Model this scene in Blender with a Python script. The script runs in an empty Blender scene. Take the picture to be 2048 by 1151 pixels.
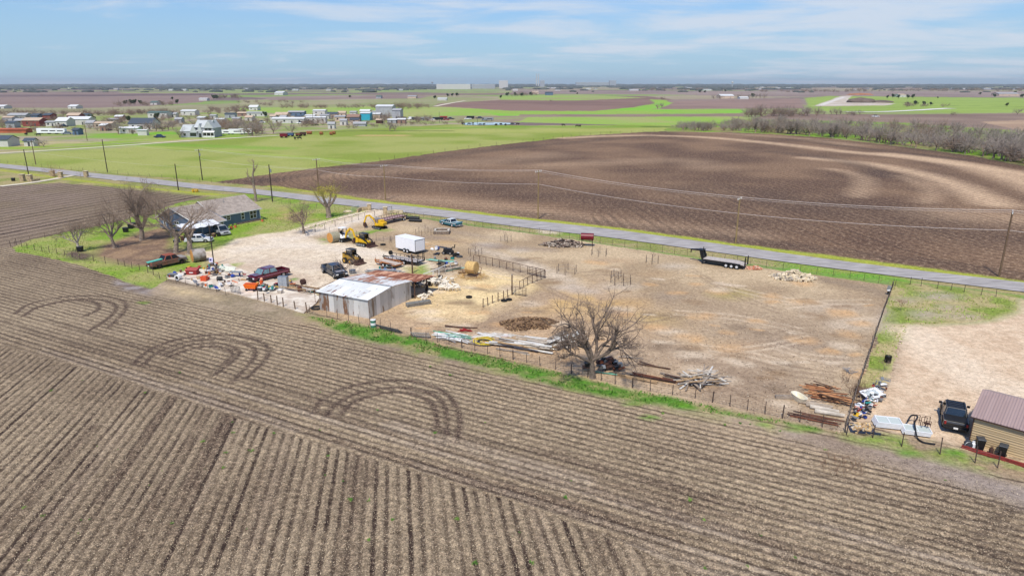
import bpy, math, random
import numpy as np
from mathutils import Vector, Matrix
R = math.radians
sc = bpy.context.scene
col = sc.collection
# ---------------------------------------------------------------- camera
CAMH = 28.0; FPX = 1365.0; PITCH = math.atan(407.5 / FPX)
cd = bpy.data.cameras.new("camera"); cam = bpy.data.objects.new("camera", cd); col.objects.link(cam)
cd.sensor_width = 36.0; cd.lens = 36.0 * FPX / 2048; cd.clip_start = 0.5; cd.clip_end = 60000
cam.location = (0, 0, CAMH); cam.rotation_euler = (math.pi / 2 - PITCH, 0, 0)
sc.camera = cam
# ---------------------------------------------------------------- light
SUN_EL = R(56); SUN_AZ = R(-163)      # azimuth measured from +Y towards +X: the sun stands behind the camera to the left
w = bpy.data.worlds.new("World"); sc.world = w; w.use_nodes = True
nt = w.node_tree; nt.nodes.clear()
def N(nt, t, **kw):
    n = nt.nodes.new(t)
    for k, v in kw.items():
        if k.startswith('i_'): n.inputs[k[2:].replace('_', ' ')].default_value = v
        else: setattr(n, k, v)
    return n
sky = N(nt, 'ShaderNodeTexSky', sky_type='NISHITA', sun_disc=False, sun_elevation=SUN_EL, sun_rotation=SUN_AZ, air_density=1.0, dust_density=0.6, ozone_density=2.2, altitude=100)
tc = N(nt, 'ShaderNodeTexCoord'); sep = N(nt, 'ShaderNodeSeparateXYZ'); nt.links.new(tc.outputs['Generated'], sep.inputs[0])
def M(nt, op, a, b=None, c=None, clamp=False):
    n = nt.nodes.new('ShaderNodeMath'); n.operation = op; n.use_clamp = clamp
    for i, x in enumerate((a, b, c)):
        if x is None: continue
        if isinstance(x, (int, float)): n.inputs[i].default_value = x
        else: nt.links.new(x, n.inputs[i])
    return n.outputs[0]
def MR(nt, x, a, b, c=0, d=1, smooth=True):
    n = nt.nodes.new('ShaderNodeMapRange'); n.interpolation_type = 'SMOOTHSTEP' if smooth else 'LINEAR'
    nt.links.new(x, n.inputs[0])
    for i, v in enumerate((a, b, c, d)): n.inputs[i + 1].default_value = v
    return n.outputs[0]
def MIX(nt, fac, a, b, mode='MIX'):
    n = nt.nodes.new('ShaderNodeMix'); n.data_type = 'RGBA'; n.blend_type = mode
    for s, x in ((0, fac), (6, a), (7, b)):
        if isinstance(x, (int, float)): n.inputs[s].default_value = x
        elif isinstance(x, tuple): n.inputs[s].default_value = x if len(x) == 4 else (*x, 1)
        else: nt.links.new(x, n.inputs[s])
    return n.outputs[2]
zz = M(nt, 'ADD', M(nt, 'MAXIMUM', sep.outputs[2], 0.0), 0.06)
cx = M(nt, 'DIVIDE', sep.outputs[0], zz); cy = M(nt, 'DIVIDE', sep.outputs[1], zz)
cmb = N(nt, 'ShaderNodeCombineXYZ'); nt.links.new(M(nt, 'MULTIPLY', cx, 0.8), cmb.inputs[0]); nt.links.new(cy, cmb.inputs[1])
nz = N(nt, 'ShaderNodeTexNoise', i_Scale=0.62, i_Detail=10.0, i_Roughness=0.62, i_Distortion=0.35); nt.links.new(cmb.outputs[0], nz.inputs['Vector'])
cmb2 = N(nt, 'ShaderNodeCombineXYZ'); nt.links.new(cx, cmb2.inputs[0]); nt.links.new(cy, cmb2.inputs[1]); cmb2.inputs[2].default_value = 3.1
nz2 = N(nt, 'ShaderNodeTexNoise', i_Scale=0.16, i_Detail=2.0); nt.links.new(cmb2.outputs[0], nz2.inputs['Vector'])
cl = M(nt, 'ADD', nz.outputs[0], M(nt, 'MULTIPLY', nz2.outputs[0], 0.55))
cl = M(nt, 'ADD', cl, M(nt, 'MULTIPLY', sep.outputs[0], 0.12))
clm = M(nt, 'MULTIPLY', MR(nt, cl, 0.75, .99), 0.8)
hz = MR(nt, sep.outputs[2], 0.0, 0.20, 0.85, 0.0)      # pale air low over the horizon
skyc = MIX(nt, 1.0, sky.outputs[0], (0.50, 0.78, 1.2), 'MULTIPLY')
skyc = MIX(nt, hz, skyc, (3.5, 5.1, 6.3))
skyc = MIX(nt, clm, skyc, (5.6, 6.1, 6.9))
bg = N(nt, 'ShaderNodeBackground', i_Strength=0.1); nt.links.new(skyc, bg.inputs[0])
out = N(nt, 'ShaderNodeOutputWorld'); nt.links.new(bg.outputs[0], out.inputs[0])
sl = bpy.data.lights.new("sun", 'SUN'); sl.energy = 3.7; sl.angle = R(4); sl.color = (1, 0.94, 0.82)
so = bpy.data.objects.new("sun", sl); col.objects.link(so)
dv = Vector((math.sin(SUN_AZ) * math.cos(SUN_EL), math.cos(SUN_AZ) * math.cos(SUN_EL), math.sin(SUN_EL)))
so.rotation_euler = dv.to_track_quat('Z', 'Y').to_euler()
sc.view_settings.view_transform = 'Standard'; sc.view_settings.look = 'None'; sc.view_settings.gamma = 1; sc.view_settings.exposure = 0.3
sc.render.engine = 'CYCLES'
sc.cycles.volume_bounces = 0; sc.cycles.max_bounces = 6; sc.cycles.transparent_max_bounces = 8
random.seed(7); rng = np.random.default_rng(7)
# ---------------------------------------------------------------- where a pixel of the 2048-wide photograph meets the ground
SP, CP = math.sin(PITCH), math.cos(PITCH)
def G(x, y, z=0.0):
    v = (y - 575.5) / FPX; t = (CAMH - z) / (SP + v * CP)
    return Vector((t * (x - 1024) / FPX, t * (CP - v * SP), z))
def HT(x, yb, yt):
    """real height of an upright thing whose foot is at row yb and top at row yt"""
    Y = G(x, yb).y; v = (yt - 575.5) / FPX
    return CAMH - Y * (SP + v * CP) / (CP - v * SP)
def PXM(y): return FPX / ((CAMH) / (SP + (y - 575.5) / FPX * CP))     # photo pixels per metre at row y
def lin(c): 
    return tuple(((v / 255) / 12.92 if v / 255 < .04045 else ((v / 255 + .055) / 1.055) ** 2.4) for v in c)
KA = 0.84
def alb(c, k=KA): return tuple(min(.9, x * k) for x in lin(c))
# ---------------------------------------------------------------- ground
def hash2(ix, iy, s):
    h = (ix * 374761393 + iy * 668265263 + s * 1442695041) & 0x7fffffff
    h = ((h ^ (h >> 13)) * 1274126177) & 0x7fffffff
    return ((h ^ (h >> 16)) & 0xffff) / 65535.0
def vnoise(x, y, s=0):
    ix = np.floor(x).astype(np.int64); iy = np.floor(y).astype(np.int64)
    fx = x - ix; fy = y - iy; fx = fx * fx * (3 - 2 * fx); fy = fy * fy * (3 - 2 * fy)
    a = hash2(ix, iy, s); b = hash2(ix + 1, iy, s); c = hash2(ix, iy + 1, s); d = hash2(ix + 1, iy + 1, s)
    return a + (b - a) * fx + (c - a) * fy + (a - b - c + d) * fx * fy
def fbm(x, y, s=0, o=4):
    r = 0; a = .5; t = 0
    for i in range(o):
        r = r + a * vnoise(x, y, s + i * 17); t += a; a *= .5; x = x * 2.03 + 3.7; y = y * 2.03 + 1.9
    return r / t
def seg_dist(X, Y, pts):
    d = np.full(X.shape, 1e9)
    for (x0, y0), (x1, y1) in zip(pts[:-1], pts[1:]):
        dx, dy = x1 - x0, y1 - y0; L = dx * dx + dy * dy + 1e-9
        t = np.clip(((X - x0) * dx + (Y - y0) * dy) / L, 0, 1)
        d = np.minimum(d, np.hypot(X - x0 - t * dx, Y - y0 - t * dy))
    return d
def inside(X, Y, pts):
    r = np.zeros(X.shape, bool); n = len(pts)
    for i in range(n):
        x0, y0 = pts[i]; x1, y1 = pts[(i + 1) % n]
        if y0 == y1: continue
        c = ((y0 > Y) != (y1 > Y)) & (X < (x1 - x0) * (Y - y0) / (y1 - y0) + x0)
        r ^= c
    return r
def dens(pts, k=1): return [(p.x, p.y) for p in (G(*q) for q in pts)]
# grid: rows follow equal steps of 1/Y so near soil is finely meshed and far soil coarsely
ysrow = np.concatenate([np.linspace(1620, 1200, 70)[:-1], np.linspace(1200, 700, 620)[:-1], np.linspace(700, 260, 560)[:-1], np.linspace(260, 170.2, 190)])
vv = (ysrow - 575.5) / FPX; tt = CAMH / (SP + vv * CP); Yr = tt * (CP - vv * SP)
Yr = np.concatenate([[-60.0, -20.0], Yr]); NC = 960
u = np.linspace(-1.0, 1.0, NC); u = u * 1.05 + 0.25 * u ** 5
half = np.maximum(Yr, 30)
GX = u[None, :] * half[:, None]; GY = np.repeat(Yr[:, None], NC, 1)
NR = len(Yr)
X = GX.ravel(); Y = GY.ravel()
n1 = fbm(X * .35, Y * .35, 3); n2 = fbm(X * .35 + 50, Y * .35, 8)
far = np.clip(Y / 250, 0.4, 6)
Xw = X + (n1 - .5) * 2.2 * far; Yw = Y + (n2 - .5) * 2.2 * far         # ragged zone borders
nA = fbm(X * .12, Y * .12, 21, 5); nB = fbm(X * .9, Y * .9, 33, 4); nC = fbm(X * .03, Y * .05, 44, 4)
C = np.zeros((X.size, 3)); ph = np.zeros(X.size); rw = np.zeros(X.size); gr = np.full(X.size, .35); gs = np.zeros(X.size)
zone = np.zeros(X.size, np.int8)       # 0 countryside, 1 cropland, 2 pasture, 3 dirt yard, 4 gravel drive
PA = {}
def paint(poly, c1, c2=None, zn=0, nscale=.12, contrast=3.0, grain=.35, grass=0, row=None, soft=0, alpha=1.0, raw=False, bias=0.0):
    pts = dens(poly) if not raw else poly
    xs = [p[0] for p in pts]; ys = [p[1] for p in pts]
    m = 12 + soft * 2
    bb = np.nonzero((X > min(xs) - m - 40) & (X < max(xs) + m + 40) & (Y > min(ys) - m - 40) & (Y < max(ys) + m + 40))[0]
    if not len(bb): return
    xb, yb = (Xw[bb], Yw[bb])
    ins = inside(xb, yb, pts)
    if soft:
        d = seg_dist(xb, yb, pts + [pts[0]]); a = np.where(ins, .5 + d / soft / 2, .5 - d / soft / 2).clip(0, 1)
    else: a = ins.astype(float)
    a = a * alpha; sel = a > 0; bb = bb[sel]; a = a[sel][:, None]
    c1 = np.array(alb(c1)); c2 = np.array(alb(c2)) if c2 else c1
    nn = fbm(X[bb] * nscale, Y[bb] * nscale, 5 + int(nscale * 100), 4)
    k = ((nn - .5) * contrast + .5 + bias).clip(0, 1)[:, None]
    cc = c1 * (1 - k) + c2 * k
    C[bb] = C[bb] * (1 - a) + cc * a
    a1 = a[:, 0]
    gr[bb] = gr[bb] * (1 - a1) + grain * a1; gs[bb] = gs[bb] * (1 - a1) + grass * a1
    big = bb[a1 > .5]
    if alpha > .8: zone[big] = zn
    if row is not None:
        ph[big] = row[0](X[big], Y[big]); rw[big] = row[1]
    elif alpha > .8: rw[big] = 0
def stroke(pts, width, c, alpha=.6, soft=None, squash=1, grass=None, warp=True, norow=0):
    P = dens(pts); xs = [p[0] for p in P]; ys = [p[1] for p in P]; soft = soft or width
    m = width + soft
    bb = np.nonzero((X > min(xs) - m) & (X < max(xs) + m) & (Y > min(ys) - m) & (Y < max(ys) + m))[0]
    if not len(bb): return
    d = seg_dist(X[bb] + (n1[bb] - .5) * 1.5 * min(1, width) * warp, Y[bb] + (n2[bb] - .5) * 1.5 * min(1, width) * warp, P)
    a = (1 - (d - width / 2) / soft).clip(0, 1) * alpha * (.3 + 1.4 * nB[bb]).clip(0, 1)
    C[bb] = C[bb] * (1 - a[:, None]) + np.array(alb(c)) * a[:, None]
    if grass is not None: gs[bb] = np.maximum(gs[bb], a * grass)
    if norow: rw[bb] *= (1 - a * norow)
def rows(px0, px1, sp):
    a, b = G(*px0), G(*px1); d = (b - a).normalized(); n = Vector((-d.y, d.x))
    return lambda x, y: (x * n.x + y * n.y) / sp
def rows_ang(deg, sp):
    n = (-math.sin(R(deg)), math.cos(R(deg)))
    return lambda x, y: (x * n[0] + y * n[1]) / sp
def smooth_px(pts, n=10):
    o = []
    for i in range(len(pts) - 1):
        p0 = pts[max(i - 1, 0)]; p1 = pts[i]; p2 = pts[i + 1]; p3 = pts[min(i + 2, len(pts) - 1)]
        for k in range(n):
            t = k / n
            o.append(tuple(.5 * ((2 * p1[j]) + (-p0[j] + p2[j]) * t + (2 * p0[j] - 5 * p1[j] + 4 * p2[j] - p3[j]) * t * t + (-p0[j] + 3 * p1[j] - 3 * p2[j] + p3[j]) * t ** 3) for j in range(2)))
    return o + [pts[-1]]
# far quilt of fields
ca, sa = math.cos(R(-31)), math.sin(R(-31))
qx = (X * ca - Y * sa) / 520; qy = (X * sa + Y * ca) / 330
qi = np.floor(qx + .35 * np.floor(qy)).astype(np.int64); qj = np.floor(qy).astype(np.int64); hh = hash2(qi, qj, 9)
pal = np.array([alb(c) for c in ((150, 130, 120), (128, 110, 106), (150, 160, 100), (168, 155, 128), (140, 120, 108), (138, 158, 88), (160, 150, 118))])
C[:] = pal[(hh * 6.99).astype(int)]
C *= (0.82 + .36 * fbm(X * .008, Y * .02, 4, 5))[:, None]
FIELD1, FIELD2 = (134, 117, 96), (162, 144, 119)
BR = (142, 120, 112); BR2 = (124, 104, 100)
paint([(-900, 186), (430, 186), (440, 195), (400, 205), (300, 212), (180, 216), (-900, 213)], BR, (150, 128, 118), nscale=.01)
paint([(-900, 191), (200, 189), (430, 187), (430, 190), (200, 193), (-900, 197)], (112, 94, 92), BR2, nscale=.01)
paint([(-900, 213), (180, 216), (300, 212), (500, 206), (500, 222), (-900, 230)], (165, 158, 124), (150, 145, 108), nscale=.02)
paint([(480, 200), (860, 193), (1000, 197), (880, 212), (560, 214), (480, 212)], (146, 152, 98), (168, 158, 126), nscale=.015)
paint([(520, 194), (700, 190), (860, 192), (840, 197), (540, 201)], BR, (160, 142, 130), nscale=.01)
paint([(700, 180), (1000, 178), (1000, 183), (700, 186)], (140, 165, 90), (150, 150, 105), nscale=.01)
paint([(880, 207), (1000, 200), (1150, 192), (1300, 193), (1345, 199), (1300, 215), (1180, 224), (1000, 222), (850, 219)], (144, 116, 104), (128, 102, 92), nscale=.01)
paint([(1000, 193), (1160, 189), (1290, 196), (1150, 201), (1000, 200)], (150, 178, 84), (160, 160, 105), nscale=.01)
paint([(1325, 203), (1600, 197), (1610, 217), (1320, 218)], (156, 130, 118), (140, 116, 106), nscale=.02)
paint([(1024, 181), (2048, 183), (3200, 184), (3200, 194), (2048, 194), (1600, 194), (1300, 189), (1024, 188)], (160, 140, 130), (142, 124, 116), nscale=.006)
paint([(1610, 196), (1660, 192), (2048, 196), (3200, 196), (3200, 228), (2048, 225), (1900, 226), (1620, 222)], (156, 178, 88), (146, 168, 78), nscale=.02, zn=2, grass=.4)
paint([(480, 216), (760, 213), (900, 214), (1024, 222), (1250, 222), (1480, 226), (1500, 250), (1250, 250), (860, 240), (700, 238), (480, 226)], (150, 182, 78), (168, 172, 106), nscale=.02, zn=2, grass=.4)
paint([(960, 223), (1180, 223), (1265, 215), (1310, 207), (1300, 199), (1330, 200), (1345, 206), (1330, 213), (1300, 219), (1480, 219), (1500, 226), (1000, 232)], (132, 192, 62), (152, 180, 80), nscale=.03, zn=2, grass=.5)
paint([(1040, 229), (1490, 227), (1490, 233), (1040, 234)], (154, 134, 116), (140, 118, 104), nscale=.03)
paint([(850, 231), (1060, 232), (1040, 243), (980, 246), (880, 243)], (156, 138, 116), (150, 158, 100), nscale=.03)
paint([(1540, 227), (1800, 229), (2048, 226), (3200, 225), (3200, 300), (2048, 268), (1900, 256), (1500, 241)], (152, 130, 114), (132, 110, 98), nscale=.02, zn=1)
paint([(1960, 244), (2048, 240), (3000, 250), (3000, 275), (2048, 262)], (186, 158, 130), (170, 142, 118), nscale=.04, zn=1)
paint([(-900, 230), (0, 229), (500, 224), (900, 240), (985, 252), (640, 262), (500, 275), (250, 298), (0, 312), (-900, 350)], (146, 160, 88), (174, 160, 134), nscale=.05, contrast=4, grass=.3)
paint([(170, 268), (360, 262), (500, 266), (500, 276), (340, 282), (170, 275)], (122, 178, 44), (150, 165, 80), nscale=.08, zn=2, grass=.5, soft=6)
paint([(0, 280), (180, 284), (330, 276), (420, 276), (280, 292), (0, 307), (-500, 320)], (150, 172, 72), (186, 172, 128), nscale=.06, zn=2, grass=.5)
# bright pasture beyond the road
paint([(-900, 352), (0, 309), (250, 295), (500, 273), (620, 262), (760, 257), (900, 249), (1060, 251), (1250, 250), (1400, 250), (1420, 262), (1330, 262), (1024, 287), (900, 303), (760, 325), (640, 338), (500, 368), (400, 362), (200, 343), (0, 329), (-900, 260 + 60)], (142, 158, 68), (168, 172, 100), nscale=.035, zn=2, grass=1, grain=.2, contrast=4)
stroke([(900, 262), (1100, 262), (1350, 258)], 14, (178, 180, 104), .8, 18)
stroke([(820, 258), (1000, 254), (1400, 253)], 10, (120, 160, 50), .7, 8)
stroke([(735, 271), (800, 271)], 6, (200, 172, 120), .9, 6)
stroke([(560, 266), (740, 261), (900, 262)], 3, (92, 105, 52), .8, 3)
stroke([(230, 290), (420, 300), (700, 322)], 2.5, (168, 186, 92), .6, 3)
stroke([(250, 287), (420, 292), (560, 297)], 5, (118, 168, 44), .6, 9)
stroke([(1290, 254), (1340, 254)], 3, (60, 55, 45), .9, 3)
# dark ploughed field beyond the road
spine = [(p.x, p.y) for p in (G(900, 345), G(1560, 340), G(2100, 480))]
race = (lambda x, y: (seg_dist(x, y, spine) + 4 * fbm(x * .02, y * .02, 3)) / 2.2, .45)
paint([(420, 366), (512, 352), (640, 335), (760, 322), (890, 303), (1024, 287), (1160, 272), (1300, 263), (1450, 264), (1540, 268), (1650, 275), (1800, 292), (1950, 312), (2048, 332), (2700, 440), (2700, 655), (2048, 562), (1823, 532), (1473, 487), (1240, 456), (1015, 431), (890, 416), (764, 402), (638, 388), (540, 373)],
      (104, 80, 64), (138, 110, 86), zn=1, nscale=.045, contrast=2.8, grain=1.9, row=race)
for pts, wd, a in (([(1130, 276), (1250, 271), (1400, 274), (1560, 288), (1700, 304), (1850, 318), (2048, 348), (2300, 400)], 5, .75), ([(1620, 316), (1740, 328), (1850, 350), (1930, 378), (1990, 408)], 4.5, .75), ([(1780, 308), (1920, 328), (2048, 362), (2200, 420)], 6, .75),
                   ([(1660, 338), (1700, 345), (1730, 362), (1715, 392)], 3, .36), ([(1800, 352), (1850, 372), (1865, 390), (1850, 404)], 2.6, .3), ([(1100, 330), (1350, 320), (1420, 335)], 8, .22), ([(560, 388), (900, 402), (1200, 440), (1500, 470)], 5, .25), ([(1380, 262), (1600, 277), (1700, 290)], 6, .3), ([(1900, 430), (2048, 440)], 8, .35), ([(700, 345), (900, 330), (1100, 310)], 10, .2)):
    stroke(smooth_px(pts, 6), wd * .5, (218, 186, 152), min(1, a * 1.1), wd * 1.5)
for pts, wd, a in (([(1640, 287), (1800, 305), (1950, 322)], 3, .55), ([(1540, 303), (1690, 322), (1770, 352)], 4, .5), ([(520, 362), (760, 330), (1024, 296), (1300, 272)], 4, .5), ([(1400, 380), (1700, 420), (2000, 470)], 12, .35), ([(900, 370), (1200, 400), (1500, 440)], 10, .3), ([(1500, 276), (1700, 284), (1900, 308), (2048, 330)], 2.5, .6), ([(1024, 425), (1500, 482), (2048, 552)], 3, .4)):
    stroke(smooth_px(pts, 6), wd, (74, 60, 54), a, wd * 1.3)
# grass belt along the creek wood
paint([(1330, 256), (1500, 238), (1800, 245), (2048, 262), (3000, 330), (3000, 420), (2048, 330), (1900, 304), (1700, 278), (1500, 265), (1330, 263)], (128, 168, 52), (150, 140, 96), nscale=.06, zn=2, grass=.8)
# near field, headland rows along the fence
head = rows_ang(-28.3, .78)
main = rows_ang(99.3, .78)
upper = rows((0, 449), (117, 428), 3.2)
paint([(-9, 0)] * 3, (0, 0, 0)) if 0 else None
paint([(-1500, 720), (-700, 430), (0, 372), (150, 358), (420, 382), (560, 395), (700, 470), (1000, 560), (2600, 800), (3400, 1150), (3400, 1600), (-1500, 1600)], FIELD1, FIELD2, zn=1, nscale=.10, contrast=2.2, grain=1.0, row=(head, .9))
paint([(-1500, 560), (-600, 420), (0, 372), (150, 358), (420, 382), (500, 400), (420, 440), (260, 450), (100, 475), (25, 492), (-300, 545)], FIELD1, (140, 122, 106), zn=1, nscale=.08, contrast=2.2, grain=.9, row=(upper, .9))
mainpoly = [(-2500, 560), (-300, 648), (0, 690), (205, 745), (513, 848), (822, 940), (1024, 1000), (1200, 1066), (1420, 1160), (1700, 1290), (2200, 1620), (-2500, 1620)]
pp = dens(mainpoly); mm = inside(X, Y, pp)
ph[mm] = main(X[mm], Y[mm]); rw[mm] = 1.0
# turning tracks of the tractor
DK = (70, 56, 49)
def arc(pts, wd=.38):
    for k, off in enumerate((0, 1)):
        stroke(pts, wd, DK, .85, .4, warp=False)
def zpx(pts): return smooth_px([(x / 1.9473, 560 + y / 1.9473) for x, y in pts])
for tr in ([(60, 130), (110, 95), (200, 72), (300, 62), (400, 62), (470, 76), (492, 100), (470, 140), (420, 185)],
           [(90, 140), (150, 104), (240, 82), (320, 74), (400, 78), (440, 92), (452, 112), (420, 150), (350, 195)],
           [(130, 110), (220, 88), (290, 78), (350, 82), (385, 96), (378, 118), (330, 140)],
           [(520, 330), (570, 280), (660, 240), (760, 220), (870, 212), (970, 225), (1030, 250), (1045, 285), (1020, 325), (960, 380)],
           [(560, 330), (600, 290), (690, 250), (790, 232), (880, 230), (950, 245), (990, 268), (990, 300), (950, 350), (900, 400)],
           [(640, 290), (720, 258), (800, 245), (870, 248), (920, 268), (930, 290), (880, 335), (830, 370)],
           [(660, 300), (740, 268), (820, 258), (880, 268), (905, 290), (860, 335)],
           [(1220, 520), (1250, 470), (1330, 425), (1430, 400), (1540, 390), (1640, 400), (1720, 430), (1770, 480), (1790, 540), (1780, 620)],
           [(1270, 530), (1300, 490), (1370, 448), (1460, 425), (1560, 418), (1650, 432), (1720, 470), (1740, 530), (1740, 600)],
           [(1330, 520), (1370, 480), (1450, 448), (1540, 436), (1620, 448), (1680, 478), (1700, 530), (1700, 600)]):
    stroke(zpx(tr), .26, (82, 66, 57), .95, .34, warp=False, norow=.6)
for tr in ([(2048, 1151), (1960, 1090), (1990, 1040), (2048, 1010)], [(1780, 1100), (1900, 1080), (2048, 1130)], [(1400, 940), (1700, 985), (2048, 1060)], [(1300, 900), (1700, 960), (2048, 1020)], [(100, 640), (500, 760), (900, 865), (1300, 960), (1800, 1090)], [(0, 640), (400, 762), (900, 890)]):
    stroke(smooth_px(tr), .3, DK, .45, .45, warp=False, norow=.2)
rk = random.Random(17)
for i in range(46):
    x0 = rk.uniform(-200, 1700); y0 = 600 + (x0 + 200) * .25 + rk.uniform(-20, 150); a_ = G(x0, y0); L_ = rk.uniform(12, 70); d_ = Vector((math.cos(R(-28.3)), math.sin(R(-28.3)), 0)); dd_ = [(a_.x, a_.y), (a_.x + d_.x * L_, a_.y + d_.y * L_)]
    bb = np.nonzero((X > dd_[0][0] - 3) & (X < dd_[1][0] + 3) & (Y < dd_[0][1] + 3) & (Y > dd_[1][1] - 3) & (zone == 1) & ~mm)[0]
    if len(bb): wd_ = rk.uniform(.2, .9); q_ = seg_dist(X[bb] + (n1[bb] - .5) * .8, Y[bb] + (n2[bb] - .5) * .8, dd_); al_ = ((1 - (q_ - wd_ / 2) / wd_).clip(0, 1) * rk.uniform(.2, .45) * (.4 + nB[bb]))[:, None].clip(0, 1); C[bb] = C[bb] * (1 - al_) + np.array(alb(rk.choice(((88, 70, 60), (88, 70, 60), (178, 162, 144))))) * al_
for i in range(50):
    x0 = rk.uniform(-34, 14); y0 = rk.uniform(30, 62); L_ = rk.uniform(6, 30); d_ = Vector((math.cos(R(99.3)), math.sin(R(99.3)), 0)); p1_ = (x0 + d_.x * L_, y0 + d_.y * L_)
    bb = np.nonzero((X > min(x0, p1_[0]) - 2) & (X < max(x0, p1_[0]) + 2) & (Y > y0 - 2) & (Y < p1_[1] + 2) & mm)[0]
    if len(bb): wd_ = rk.uniform(.2, .7); q_ = seg_dist(X[bb] + (n1[bb] - .5) * .5, Y[bb], [(x0, y0), p1_]); al_ = ((1 - (q_ - wd_ / 2) / wd_).clip(0, 1) * rk.uniform(.25, .55) * (.4 + nB[bb]))[:, None].clip(0, 1); C[bb] = C[bb] * (1 - al_) + np.array(alb(rk.choice(((84, 66, 56), (84, 66, 56), (176, 156, 132))))) * al_
# pale bare strip along the field edge
paint([(1540, 850), (1700, 880), (1900, 925), (2100, 985), (2500, 1090), (2500, 1140), (2048, 1010), (1850, 950), (1700, 908), (1560, 872)], (160, 146, 136), (134, 118, 108), zn=1, nscale=.3, grain=.5, soft=1.2)
paint([(250, 560), (330, 562), (480, 590), (620, 625), (640, 645), (600, 650), (420, 612), (280, 585)], (176, 156, 132), (150, 134, 108), nscale=.4, grain=.5, soft=1.5)
paint([(330, 568), (420, 588), (440, 600), (350, 588)], (206, 182, 142), (180, 160, 128), nscale=.5, soft=1.2)
paint([(600, 625), (680, 645), (800, 680), (1000, 735), (1200, 785), (1400, 825), (1540, 850), (1540, 862), (1300, 812), (1000, 750), (800, 702), (640, 655)], (146, 130, 112), (140, 150, 80), nscale=.5, soft=1.2, contrast=4)
# verges
paint([(-900, 270), (0, 327), (300, 352), (540, 374), (770, 403), (1015, 432), (1240, 457), (1473, 489), (1823, 534), (2600, 640), (2600, 720), (2048, 590), (1786, 558), (1430, 520), (1100, 470), (800, 428), (700, 425), (500, 398), (340, 388), (200, 372), (120, 366), (0, 372), (-900, 345)], (146, 150, 84), (174, 160, 116), zn=2, nscale=.2, contrast=4, grass=.8)
for pts in ([(0, 340), (90, 352), (200, 366), (330, 380), (500, 396)], [(540, 372), (770, 404), (1015, 433), (1240, 458), (1473, 490), (1823, 535), (2048, 565)]):
    stroke(pts, 1.2, (172, 178, 66), .9, 1.4, grass=.8)
paint([(1060, 448), (1130, 452), (1200, 468), (1270, 478), (1250, 482), (1100, 466)], (126, 168, 54), (168, 152, 104), nscale=.4, zn=2, grass=.8, soft=2)
paint([(1570, 524), (1700, 540), (1830, 560), (1820, 566), (1700, 556), (1570, 540)], (110, 170, 44), (142, 160, 66), nscale=.3, zn=2, grass=.8, soft=2)
paint([(1070, 455), (1110, 458), (1120, 468), (1080, 466)], (214, 198, 172), zn=3, soft=.8)
# house lot
paint([(22, 494), (60, 480), (130, 464), (200, 452), (300, 425), (360, 405), (420, 392), (540, 385), (640, 402), (700, 413), (752, 420), (735, 436), (690, 450), (640, 470), (600, 476), (600, 520), (480, 560), (345, 552), (300, 578), (262, 566), (215, 548), (150, 528), (90, 514), (30, 502)], (132, 162, 58), (168, 166, 106), zn=2, nscale=.18, contrast=3.2, grass=1)
stroke([(300, 385), (350, 392), (430, 402), (520, 398)], 2.5, (128, 116, 92), .8, 3)
paint([(560, 415), (600, 420), (640, 440), (600, 446), (540, 440)], (180, 160, 110), (150, 165, 70), nscale=.3, soft=2.5, zn=2, grass=.5)
paint([(185, 512), (205, 490), (250, 474), (330, 452), (350, 470), (335, 495), (400, 505), (330, 520), (290, 532), (250, 530)], (160, 132, 104), (130, 106, 88), nscale=.5, soft=1.2, zn=3, grain=.7)
paint([(125, 508), (150, 500), (188, 508), (180, 520), (140, 520)], (100, 84, 74), (120, 104, 84), nscale=.5, soft=1, zn=3, grain=.7)
paint([(235, 560), (300, 576), (300, 590), (255, 580), (230, 570)], (158, 148, 144), (120, 104, 94), nscale=.8, soft=.8)
# the yard
LOT = [(600, 470), (640, 452), (700, 436), (760, 426), (800, 430), (900, 446), (1100, 472), (1400, 518), (1600, 546), (1786, 571), (1770, 620), (1740, 700), (1712, 770), (1690, 866), (1500, 832), (1300, 790), (1175, 757), (1000, 716), (850, 680), (740, 652), (620, 624), (560, 590), (600, 540)]
paint(LOT, (204, 180, 146), (172, 148, 118), zn=3, nscale=.14, contrast=3, grain=.7, bias=.05)
paint([(640, 640), (740, 640), (830, 600), (870, 640), (1000, 640), (1100, 600), (1200, 590), (1330, 640), (1300, 760), (1175, 757), (1000, 716), (850, 680), (740, 652)], (206, 174, 138), (182, 154, 124), zn=3, nscale=.2, grain=.7, soft=6)
paint([(1080, 580), (1200, 560), (1250, 600), (1350, 640), (1200, 640), (1050, 610)], (212, 176, 120), (186, 158, 128), zn=3, nscale=.3, grain=.5, soft=5)
paint([(1400, 610), (1760, 620), (1720, 760), (1690, 866), (1500, 830), (1330, 740)], (196, 172, 144), (168, 146, 122), nscale=.15, soft=12, zn=3, grain=.55)
paint([(1300, 700), (1500, 700), (1520, 800), (1350, 790)], (176, 150, 124), (200, 174, 146), nscale=.3, soft=6, alpha=.7)
paint([(820, 632), (836, 590), (850, 566), (880, 548), (960, 536), (1060, 556), (1092, 562), (1060, 585), (1000, 604), (960, 622), (955, 640), (900, 642)], (240, 212, 158), (214, 186, 142), nscale=.35, grain=.6, soft=1.5, zn=3)
paint([(826, 625), (900, 612), (958, 618), (952, 642), (890, 646)], (246, 218, 168), (226, 196, 150), nscale=.5, grain=.6, soft=1.5, zn=3)
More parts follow.
